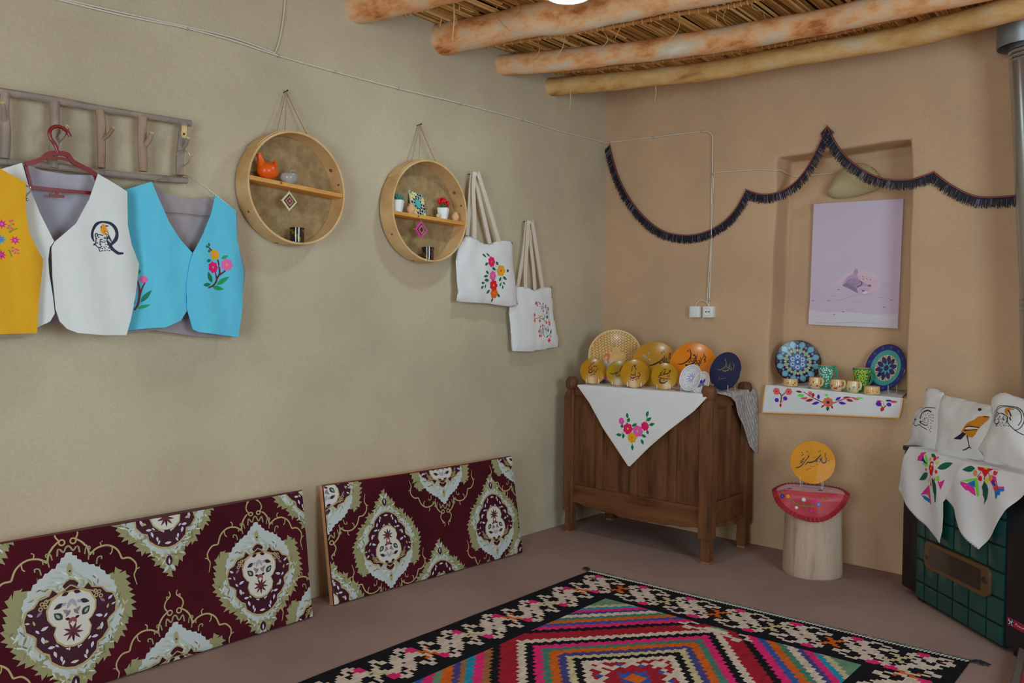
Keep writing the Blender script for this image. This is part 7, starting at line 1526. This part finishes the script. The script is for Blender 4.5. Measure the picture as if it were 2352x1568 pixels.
# ---------------------------------------------------------------- stove pipe
M_ZINC = mat('galvanised_pipe', '#9a9c9e', .28, metal=.9, var=.12, vscale=4, stretch=(1, 1, .2), k=.7)
M_ZINC2 = mat('dull_zinc', '#767a7c', .45, metal=.8, var=.2, vscale=8, k=.7)
def pipe():
    t = thing('stove_pipe', 'shiny galvanised stove pipe rising from the heater to the ceiling', 'pipe', (2.545, -.19, STZ))
    r = .074
    A, B, C = Vector((2.560, -.185, STZ + .001)), Vector((2.522, -.165, 1.45)), Vector((2.447, -.155, 2.66))
    def seg(p, q, rr, name, m, n=40):
        d = (q - p).normalized(); M = Matrix.Translation(p) @ d.to_track_quat('Z', 'Y').to_matrix().to_4x4(); L = (q - p).length
        prof = [(rr, 0), (rr, L * .5), (rr, L)]
        return MB().lathe(prof, n, M, cap=(True, True)).build(name, m, t), M, L
    o, M, L = seg(A, B, r, 'lower_pipe', M_ZINC)
    o2, M2, L2 = seg(B - (C - B).normalized() * .02, C, r - .003, 'upper_pipe', M_ZINC)
    for z in (L - .06, L - .035, L - .01): MB().lathe([(r, z - .008), (r + .003, z), (r, z + .008)], 40, M).build('bead', M_ZINC, o)
    for z in (L2 - .115, L2 - .095, L2 - .075): MB().lathe([(r - .003, z - .007), (r + .001, z), (r - .003, z + .007)], 40, M2).build('bead', M_ZINC, o2)
    # wall sleeve below the beams
    Cs = Vector((2.435, -.155, 2.605)); MB().lathe([(.104, 0), (.106, .003), (.106, RZ - 2.61), (.103, RZ - 2.61), (.102, .004), (.104, 0)], 44, Matrix.Translation(Cs)).build('ceiling_sleeve', M_ZINC2, t)
pipe()

# ================================================================ floor cushions
M_VELVET = mat('burgundy_velvet', '#3c0814', .75, var=.25, vscale=3, sheen=.08, spec=.12)
M_PEACH = mat('peach_backing', '#c08a5c', .9, var=.08, vscale=20)
M_PIPING = mat('dark_piping', '#5a2a28', .8)
OL, WH, BG, GD, LV, CRM = '#807d58', '#a2a8a8', '#34081a', '#9a8a60', '#b0aab6', '#b2ab9a'
def mirror(h): return h + [(-x, y) for x, y in reversed(h) if abs(x) > 1e-6]
def teeth(P, amp, step, seed=1):
    rd = random.Random(seed); out = []; V = [Vector((x, y, 0)) for x, y in P]; V.append(V[0]); s = 1
    for a, b in zip(V, V[1:]):
        n = max(1, round((b - a).length / step)); d = (b - a).normalized() if (b - a).length > 0 else Vector((1, 0, 0)); nn = Vector((d.y, -d.x, 0))
        for k in range(n):
            c = a.lerp(b, k / n); q = amp * rd.uniform(.5, 1.2) * s; s = -s
            out.append((c.x + nn.x * q + d.x * amp * .5 * s, c.y + nn.y * q + d.y * amp * .5 * s))
    return out
def medallion():
    a = Art()
    olive = mirror([(0, .80), (.10, .70), (.17, .60), (.30, .55), (.38, .58), (.43, .48), (.52, .44), (.62, .52), (.66, .42), (.74, .42), (.76, .22), (.80, .05), (.80, -.10), (.70, -.25), (.64, -.42), (.50, -.48), (.42, -.66), (.30, -.66), (.22, -.74), (.24, -.84), (.12, -.92), (0, -1.10)])
    a.poly(teeth(olive[::-1], .036, .045), OL, 0)
    white = mirror([(0, .86), (.09, .78), (.17, .68), (.30, .62), (.40, .54), (.50, .43), (.57, .30), (.59, .12), (.63, .0), (.66, -.12), (.60, -.24), (.50, -.40), (.38, -.46), (.29, -.60), (.17, -.70), (.08, -.78), (0, -.82)])
    a.poly(teeth(white[::-1], .014, .045, 3), WH, 1)
    # leaf strokes over the border
    rd = random.Random(8)
    # veins and shading tufts on the leafy frame
    for k in range(150):
        an = rd.uniform(0, 2 * math.pi); cx, cy = math.cos(an), math.sin(an); q = rd.uniform(.84, 1.12)
        rr = .70 / max(abs(cx) / .98 + abs(cy) / 1.15, .2) * q; x, y = rr * cx, rr * cy * 1.02 - .06
        if abs(cy) > .9 and cy > 0: continue
        L = rd.uniform(.06, .12); w_ = an + rd.uniform(.5, 1.4) * (1 if rd.random() < .5 else -1)
        a.leaf(x, y, x + L * math.cos(w_), y + L * math.sin(w_), .022, rd.choice(('#77754f', '#a5a27c', '#b2b6ae', '#62603e')), 2)
    for k in range(74):
        an = 2 * math.pi * k / 74; cx, cy = math.cos(an), math.sin(an)
        rr = .62 / max(abs(cx) / .95 + abs(cy) / 1.12, .2)
        x, y = rr * cx * .98, rr * cy * 1.05 - .05
        a.leaf(x, y, x + .13 * math.cos(an + 1.1), y + .13 * math.sin(an + 1.1), .030, ('#9aa09a' if rd.random() < .5 else '#6f6d4c') if abs(math.cos(an)) > .55 or math.sin(an) < 0 else '#9aa092', 2)
        x, y = x * .86, y * .86; a.leaf(x, y, x + .10 * math.cos(an + .9), y + .10 * math.sin(an + .9), .026, '#949a8a' if rd.random() < .6 else '#b8bcba', 2)
    quat = mirror([(0, .49), (.05, .47), (.10, .42), (.06, .36), (.16, .34), (.22, .40), (.26, .33), (.38, .30), (.44, .22), (.52, .19), (.56, .08), (.54, -.06), (.46, -.12), (.43, -.16), (.44, -.26), (.36, -.36), (.29, -.40), (.27, -.50), (.18, -.58), (.10, -.62), (0, -.64)])
    a.poly([(x * 1.05, y * 1.05) for x, y in quat], GD, 3); a.poly(quat, BG, 4)
    core = mirror([(0, .33), (.13, .32), (.23, .26), (.29, .14), (.28, .03), (.23, -.05), (.19, -.08), (.22, -.16), (.19, -.26), (.10, -.34), (0, -.36)])
    a.poly([(x * 1.07, y * 1.07) for x, y in core], GD, 5); a.poly(core, '#b4b0a6', 6)
    for s in (1, -1):
        a.leaf(s * .12, .0, s * .22, .10, .09, '#24342c', 7); a.leaf(s * .15, .02, s * .20, .08, .035, '#8a8f80', 8); a.leaf(s * .10, .20, s * .22, .15, .06, '#2a1c2a', 7); a.leaf(0, .24, s * .06, .12, .05, '#8f8a90', 7); a.leaf(s * .02, .10, s * .08, .02, .04, '#6a5a66', 7); a.leaf(0, .0, s * .05, -.08, .05, '#7a3a44', 7); a.leaf(s * .03, .05, s * .11, .12, .05, '#7a6a78', 7); a.leaf(s * .05, .27, s * .16, .27, .045, LV, 7); a.leaf(s * .03, -.02, s * .09, .0, .04, BG, 7); a.leaf(s * .06, .2, s * .13, .17, .04, '#8a8494', 7)
        for q in range(5): w_ = -1.57 + s * q * .7; a.leaf(0, -.19, .13 * math.cos(w_), -.19 + .13 * math.sin(w_), .034, '#54202c', 7)
        a.leaf(s * .03, .33, s * .12, .30, .05, BG, 7)
        for (x, y, an, L, c) in ((.46, .12, .6, .08, LV), (.50, .04, .3, .06, WH), (.42, .10, 2.4, .09, '#7a5a70'), (.44, .0, 1.2, .07, GD), (.38, -.08, 2.8, .10, LV), (.44, -.06, 4.0, .07, LV), (.37, -.16, 4.5, .10, LV), (.29, -.24, .3, .09, GD), (.31, -.32, 3.2, .09, LV), (.22, -.30, 3.9, .06, WH), (.24, -.38, 4.4, .09, LV), (.16, -.46, 4.6, .08, LV), (.10, -.38, 3.6, .05, LV), (.12, -.52, 5.2, .07, LV), (.06, -.42, 1.8, .05, WH)):
            a.leaf(s * x, y, s * (x + L * math.cos(an)), y + L * math.sin(an), L * .42, c, 5)
        a.stroke([(s * .0, .42), (s * .10, .36), (s * .20, .31), (s * .30, .27)], .016, GD, 5)
        for (x, y) in ((.30, .27), (.35, .25), (.31, .21), (.37, .19)): a.ring(s * x, y, .014, .028, GD, 5, 12)
        a.stroke([(s * .10, .46), (s * .16, .44), (s * .15, .38), (s * .11, .40)], .014, GD, 5)
        a.stroke([(s * .02, .96 - .02), (s * .06, .86), (s * .12, .92), (s * .14, .82)], .022, OL, 1); a.stroke([(s * .02, .93), (0, .95)], .022, OL, 1)
        for (x, y) in ((.24, .70), (.34, .62), (.20, .78)): a.stroke([(s * x, y), (s * (x + .02), y + .08), (s * (x + .07), y + .09), (s * (x + .07), y + .05)], .018, OL, 1)
        a.leaf(s * .02, -.70, s * .14, -.86, .07, '#8f8c68', 2); a.leaf(s * .01, -.90, s * .09, -1.0, .05, WH, 2)
        # gold vine above
        a.stroke([(s * .06, 1.31), (s * .05, 1.24), (s * .12, 1.17), (s * .14, 1.09), (s * .10, 1.02)], [.012, .020, .020, .022, .020], GD, 1)
        a.ring(s * .07, 1.00, .026, .046, GD, 1, 14)
        a.stroke([(s * .11, 1.02), (s * .19, .95), (s * .24, .86), (s * .26, .76)], [.020, .026, .026, .026], GD, 1)
        a.stroke([(s * .26, .76), (s * .36, .83), (s * .50, .84), (s * .62, .76), (s * .68, .62)], .025, GD, 1); a.stroke([(s * .68, .62), (s * .78, .61), (s * .86, .52), (s * .86, .43), (s * .83, .36), (s * .86, .22)], [.024, .024, .022, .022, .018, .010], GD, 1)
        a.stroke([(s * .42, .84), (s * .41, .90), (s * .44, .93)], .016, GD, 1); a.stroke([(s * .56, .80), (s * .55, .74), (s * .52, .71)], .016, GD, 1); a.stroke([(s * .86, .43), (s * .91, .45)], .014, GD, 1); a.stroke([(s * .06, 1.22), (s * .10, 1.24), (s * .10, 1.20)], .014, GD, 1)
    a.disc(0, -.84, .05, BG, 3, .075, 12); a.leaf(0, -.90, 0, -.80, .03, LV, 4); a.disc(0, .62, .035, '#8a8660', 3, .09, 12); a.disc(0, .60, .014, BG, 4); a.leaf(0, -.56, 0, -.60, .1, CRM, 5)
    return a
def floor_cushion(label, plane, W, H, T, meds, top_shows):
    O, U, V = [Vector(q) for q in plane]; N = U.cross(V)
    if N.dot(Vector((1, 0, .2))) < 0: N = -N
    t = thing('floor_cushion', label, 'cushion', O + U * (W / 2) - N * T / 2, group='burgundy medallion back cushions')
    def prof(u, v):
        a, b = max(0, 1 - abs(2 * u / W - 1) ** 10), max(0, 1 - abs(2 * v / H - 1) ** 8)
        return .016 * (a * b) ** .5 + .004 * noise.noise(Vector((u * 4, v * 4, W)))
    fn = lambda u, v, h: O + U * u + V * (v - .006 * math.sin(math.pi * min(1, max(0, u / W))) * (1 if v > H * .9 else 0)) + N * (prof(u, v) + h)
    nu, nv = int(W / .025), int(H / .025)
    bm = bmesh.new()
    F = [[bm.verts.new(fn(W * i / nu, H * j / nv, 0)) for i in range(nu + 1)] for j in range(nv + 1)]
    Bk = [[bm.verts.new(O + U * (W * i / nu) + V * (H * j / nv) - N * (T * (.28 + .72 * min(1, max(0, prof(W * i / nu, H * j / nv)) / .014)))) for i in range(nu + 1)] for j in range(nv + 1)]
    for j in range(nv):
        for i in range(nu):
            bm.faces.new((F[j][i], F[j][i + 1], F[j + 1][i + 1], F[j + 1][i])); bm.faces.new((Bk[j][i], Bk[j + 1][i], Bk[j + 1][i + 1], Bk[j][i + 1])).material_index = 1
    for i in range(nu):
        bm.faces.new((F[0][i], Bk[0][i], Bk[0][i + 1], F[0][i + 1])).material_index = 0; bm.faces.new((F[nv][i], F[nv][i + 1], Bk[nv][i + 1], Bk[nv][i])).material_index = 1 if top_shows else 0
    for j in range(nv):
        bm.faces.new((F[j][0], F[j + 1][0], Bk[j + 1][0], Bk[j][0])).material_index = 1 if top_shows else 0; bm.faces.new((F[j][nu], Bk[j][nu], Bk[j + 1][nu], F[j + 1][nu])).material_index = 0
    bmesh.ops.recalc_face_normals(bm, faces=bm.faces)
    body = link_bm('velvet_body', bm, [M_VELVET, M_PEACH], t, True, sharp=50)
    E = [fn(W * k / 30, H, -.001) for k in range(31)]; MB().tube(E, .0022, 6).build('seam_piping', M_PIPING, body)
    for (cx, cy, s, up) in meds:
        a = medallion().xf(lambda x, y: (cx + x * s, cy + y * s * up))
        e = .003
        a.build('woven_medallion', fn, body, step=.03, base=.0010, lay=.00045, clip=((0, e, -1), (0, W - e, 1), (1, e, -1), (1, H - e, 1)))
W1, H1 = 1.22, .552
pl1 = ((0.2,-2.474,0.004),(0,1,0),(-0.1555,0,0.9878))
O1 = (pl1[0][0], pl1[0][1] - W1, pl1[0][2])
m1 = [(-0.9676,0.2586),(-0.2476,0.2424),(-0.6177,0.5723),(-0.6103,-0.0718)]
S1_ = .272
floor_cushion('burgundy velvet back cushion with upright cream medallions', (O1, pl1[1], pl1[2]), W1, H1, .095,
    [(m1[0][0] + W1, m1[0][1], .262, 1), (m1[1][0] + W1, m1[1][1], .252, 1), (m1[2][0] + W1, m1[2][1] + .02, .255, 1), (m1[3][0] + W1, m1[3][1], .255, 1), (W1 + .03, H1 + .06, .255, 1), (W1 + .06, -.03, .255, 1), (m1[0][0] + W1 - .36, H1 + .04, .255, 1), (m1[0][0] + W1 - .36, -.05, .255, 1)], False)
m2 = [(0.3198,0.2151),(1.0308,0.1991),(0.6966,0.5324),(0.6324,-0.0904)]
floor_cushion('burgundy velvet back cushion with upturned cream medallions and peach backing', ((0.15,-2.33,0.004),(0.0619,0.9981,0),(-0.1674,0,0.9859)), 1.235, .545, .095,
    [(m2[0][0], m2[0][1], .245, -1), (m2[1][0], m2[1][1], .245, -1), (m2[2][0], m2[2][1] + .03, .245, -1), (m2[3][0], m2[3][1] + .01, .245, -1), (-.0, .53, .25, -1), (1.26, .57, .25, -1), (-.03, -.03, .25, -1), (1.30, -.03, .25, -1)], True)
# ================================================================ kilim rug
RA, RB = Vector((.708, -1.116)), Vector((2.446, -1.005))
RW = (RB - RA).length; RU = (RB - RA).normalized(); RV = Vector((-.004, -1.0)).normalized(); RL = 2.45
PAL = ('#16161b', '#b3a396', '#c22560', '#b4531c', '#8a1d2a', '#3c6a5a', '#3e3a70', '#2f4a8a', '#1f7a98', '#a89a78', '#8a5a38', '#5a7a64')
PM = [mat('kilim_%d' % i, h, .95, var=.14, vscale=70, bump=.5, bscale=260, spec=.08, stretch=(1, .35, 1)) for i, h in enumerate(PAL)]
BK, WT, PK, OG, RD, GN, PP, BL, TL, CRE, BW, SG = range(12)
MOTIF = ['..PPP..WWW.....', '.WPPPWWW..WW...', 'WWWPWWW.....WW.', 'WW..WWW...WWWW.', '.WWW.WWW..WW...', '...W..WWWW.....', '..WWWWWWWWW....', '...WWWWBWWWW...', '....WWWWWWWWW..', '.....WWWW..W...', '...WW..WWW.WWW.', '.WWWW...WWW..WW', '.WW.....WWWPWWW', '...WW..WWWPPPW.', '.....WWW..PPP..']
XM = ['WW.WW', '.WWW.', '..W..', '.WWW.', 'WW.WW']
BORD = .292; UN = .25
def rug_color(s, t):
    """s across from the left edge, t from the far edge (metres)"""
    # how deep in the border
    dl, dr, dt, db = s, RW - s, t, RL - t
    m = min(dl, dr, dt, db)
    if m < .028: return BK
    if m < BORD - .006:
        if m == dt or m == db: a, b = s - .155, (dt if m == dt else db) - .03; flip = m == db
        else: a, b = t - .155, (dl if m == dl else dr) - .03; flip = m == dr
        k = round(a / UN); la = a - k * UN; lb = b - .117
        if m in (dl, dr): la, lb = lb, la       # motif keeps its diagonal
        cell = .0156; i, j = int(math.floor(la / cell + 7.5)), int(math.floor(lb / cell + 7.5))
        if 0 <= i < 15 and 0 <= j < 15:
            ch = MOTIF[j][i]
            if ch != '.': return {'W': WT, 'P': PK, 'B': PP}[ch]
        # small cross between motifs
        la2 = a - (round(a / UN - .5) + .5) * UN; lb2 = b - .117
        kk = round(a / UN - .5)
        for oy in (-.085, .085):
            pass
        c = .0165; i, j = int(math.floor(la2 / c + 2.5)), int(math.floor(lb2 / c + 2.5))
        if 0 <= i < 5 and 0 <= j < 5 and XM[j][i] == 'W': return OG if kk % 2 == 0 else CRE
        return BK
    if m < BORD + .006: return BK
    # field: stack of stepped diamonds
    fs, ft = s - RW / 2, t - BORD
    FW = RW / 2 - BORD; per = 1.34
    ft0 = (ft % per) - per / 2; row = int(ft // per)
    a, b = .545, .645
    # comb edge of the bands
    tang = fs / a * .5 - (1 if fs * ft0 < 0 else -1) * ft0 / b * .5
    along = (abs(fs) * b - abs(ft0) * a) / math.hypot(a, b)
    saw = abs((along / .036) % 1 - .5) * 2 - .5
    d = abs(fs) / a + abs(ft0) / b + saw * .030
    bands = ((.36, None), (.43, WT), (.495, BK), (.56, CRE), (.63, PP), (.71, OG), (.775, GN), (.855, PK), (.925, BK), (1.0, WT), (1.16, RD), (1.235, BK), (1.32, PK), (1.385, BL), (1.465, OG), (1.53, GN), (1.61, WT), (1.665, PP), (1.735, PK), (1.795, TL), (1.86, CRE), (9, SG))
    if row % 2 == 1 or (row == 0 and ft0 > 0):
        outer = ((1.16, RD), (1.235, BK), (1.30, BW), (1.38, PK), (1.45, TL), (1.50, BW), (1.56, PP), (1.65, OG), (1.72, SG), (1.80, PK), (1.86, BL), (9, GN))
        if d > 1.0:
            for lim, c in outer:
                if d < lim: return c
    # hooked tips near the far and near points
    if d > 1.0 and abs(fs) < .17 and abs(abs(ft0) - .60) < .07:
        i, j = int(abs(fs) / .018), int((abs(ft0) - .53) / .018)
        if (i, j) in ((0, 5), (1, 5), (2, 5), (0, 4), (1, 4), (2, 4), (3, 4), (4, 3), (5, 3), (6, 3), (7, 4), (7, 5), (6, 6), (5, 6), (3, 3), (8, 4), (5, 2), (6, 2)): return WT
        if (i, j) in ((0, 6), (1, 6), (0, 7)): return SG
    # hook step in the corner bands
    if d > 1.24 and abs(fs) < .62:
        q = math.floor((abs(fs) - .02) / .04) % 9
    if d < .36:
        cell = .022; i, j = int(math.floor(fs / cell + .5)), int(math.floor(ft0 / cell + .5))
        ai, aj = abs(i), abs(j)
        if ai <= 1 and aj <= 1: return OG
        if ai + aj <= 3: return BL
        if ai + aj <= 5: return RD
        if (ai, aj) in ((6, 1), (5, 2), (7, 1), (7, 0), (1, 7), (2, 6), (1, 8), (0, 8)): return WT
        if (ai % 4 == 0 and aj >= 3) or (aj % 4 == 1 and ai >= 3): return WT
        if (ai, aj) in ((5, 3), (2, 5)): return BL
        return RD
    for lim, c in bands:
        if d < lim: return c
    return SG
def rug():
    t = thing('kilim_rug', 'colourful flat woven kilim rug with nested stepped diamonds', 'rug', (RA.x, RA.y, 0))
    c = .0075; nu, nv = int(RW / c), int(RL / c)
    def P(s, tt):
        q = RA + RU * s + RV * tt + Vector((.006 * noise.noise(Vector((tt * 3, s * .3, 1))) * (1 if s < .4 else 0), 0)); return Vector((q.x, q.y, .0065 + .0015 * noise.noise(Vector((q.x * 3, q.y * 3, 0)))))
    me = bpy.data.meshes.new('woven_field'); vs = [P(RW * i / nu, RL * j / nv) for j in range(nv + 1) for i in range(nu + 1)]
    fs = []; mi = []
    for j in range(nv):
        for i in range(nu):
            k = j * (nu + 1) + i; fs.append((k, k + nu + 1, k + nu + 2, k + 1)); mi.append(rug_color(RW * (i + .5) / nu, RL * (j + .5) / nv))
    # edges down to the floor
    def skirt(idx):
        for a, b in zip(idx, idx[1:]):
            n = len(vs); A, B = vs[a], vs[b]; vs.append(Vector((A.x, A.y, 0.0006))); vs.append(Vector((B.x, B.y, .0006))); fs.append((a, b, n + 1, n)); mi.append(BK)
    skirt(list(range(nu + 1))[::-1]); skirt([j * (nu + 1) for j in range(nv + 1)]); skirt([nv * (nu + 1) + i for i in range(nu + 1)]); skirt([j * (nu + 1) + nu for j in range(nv + 1)][::-1])
    me.from_pydata(vs, [], fs); me.polygons.foreach_set('material_index', mi)
    for m in PM: me.materials.append(m)
    me.update(); o = bpy.data.objects.new('woven_field', me); COL.objects.link(o); o.parent = t; o.matrix_parent_inverse = Matrix.Translation((-RA.x, -RA.y, 0))
    rd = random.Random(6)
    mf = [mat('fringe_grey', '#6d7470', .9), mat('fringe_dark', '#4c524f', .9), mat('braid_light', '#a9a08e', .9)]
    mb = MB(); n = 520
    for k in range(n):
        s = RW * k / n; a = P(s, 0); L = rd.uniform(.02, .042); d = Vector((rd.uniform(-.015, .015), L, 0))
        mb.tube([a + Vector((0, -.002, 0)), a + d * .5 + Vector((0, 0, rd.uniform(-.002, .004))), Vector((a.x + d.x, a.y + d.y, .003))], [.0016, .0013, .0006], 4, mi=rd.randrange(2))
    mb.build('end_fringe', mf, t, kind='stuff')
    mb = MB()
    for k in range(120):
        s = RW * (k + .1) / 120; mb.tube([P(s, .012) + Vector((0, 0, .001)), P(s + .007, .004) + Vector((0, 0, .0025)), P(s + .010, -.002) + Vector((0, 0, .001))], .0022, 5, mi=2)
    mb.build('twined_edge', mf, t, kind='stuff')
    for c0, dx in ((P(0, 0), -1), (P(RW, 0), 1)):
        mb = MB()
        for k in range(9):
            e = c0 + Vector((dx * rd.uniform(.02, .07), rd.uniform(.0, .045), 0)); e.z = .004
            mb.tube([c0, c0.lerp(e, .5) + Vector((0, 0, .01)), e], [.004, .003, .0015], 5)
        mb.build('corner_tassel', mat('tassel_black', '#17171a', .9), t, kind='stuff')
rug()
# red mattress at the edge of the heater
def red_mat():
    p0, p1 = [(2.5626,-0.6475),(2.6046,-1.0884)]
    d = Vector((p1[0] - p0[0], p1[1] - p0[1], 0)).normalized(); r = Vector((-d.y, d.x, 0))
    if r.x < 0: r = -r
    A = Vector((p0[0], p0[1], 0)) + d * .03
    t = thing('floor_mattress', 'red floor mattress with grey edge beside the heater', 'mattress', A)
    W, L, T = .75, 1.5, .055
    M = Matrix(((r.x, d.x, 0, A.x), (r.y, d.y, 0, A.y), (0, 0, 1, 0), (0, 0, 0, 1)))
    MB().box((W / 2, L / 2, T / 2), (W, L, T), M, bevel=.015).build('body', mat('grey_edge', '#5a4f4e', .9), t)
    MB().box((W / 2 + .02, L / 2 + .02, T), (W - .02, L - .02, .012), M, bevel=.005).build('top_cover', mat('red_velvet', '#8a1e30', .85, var=.15, vscale=12), t)
red_mat()
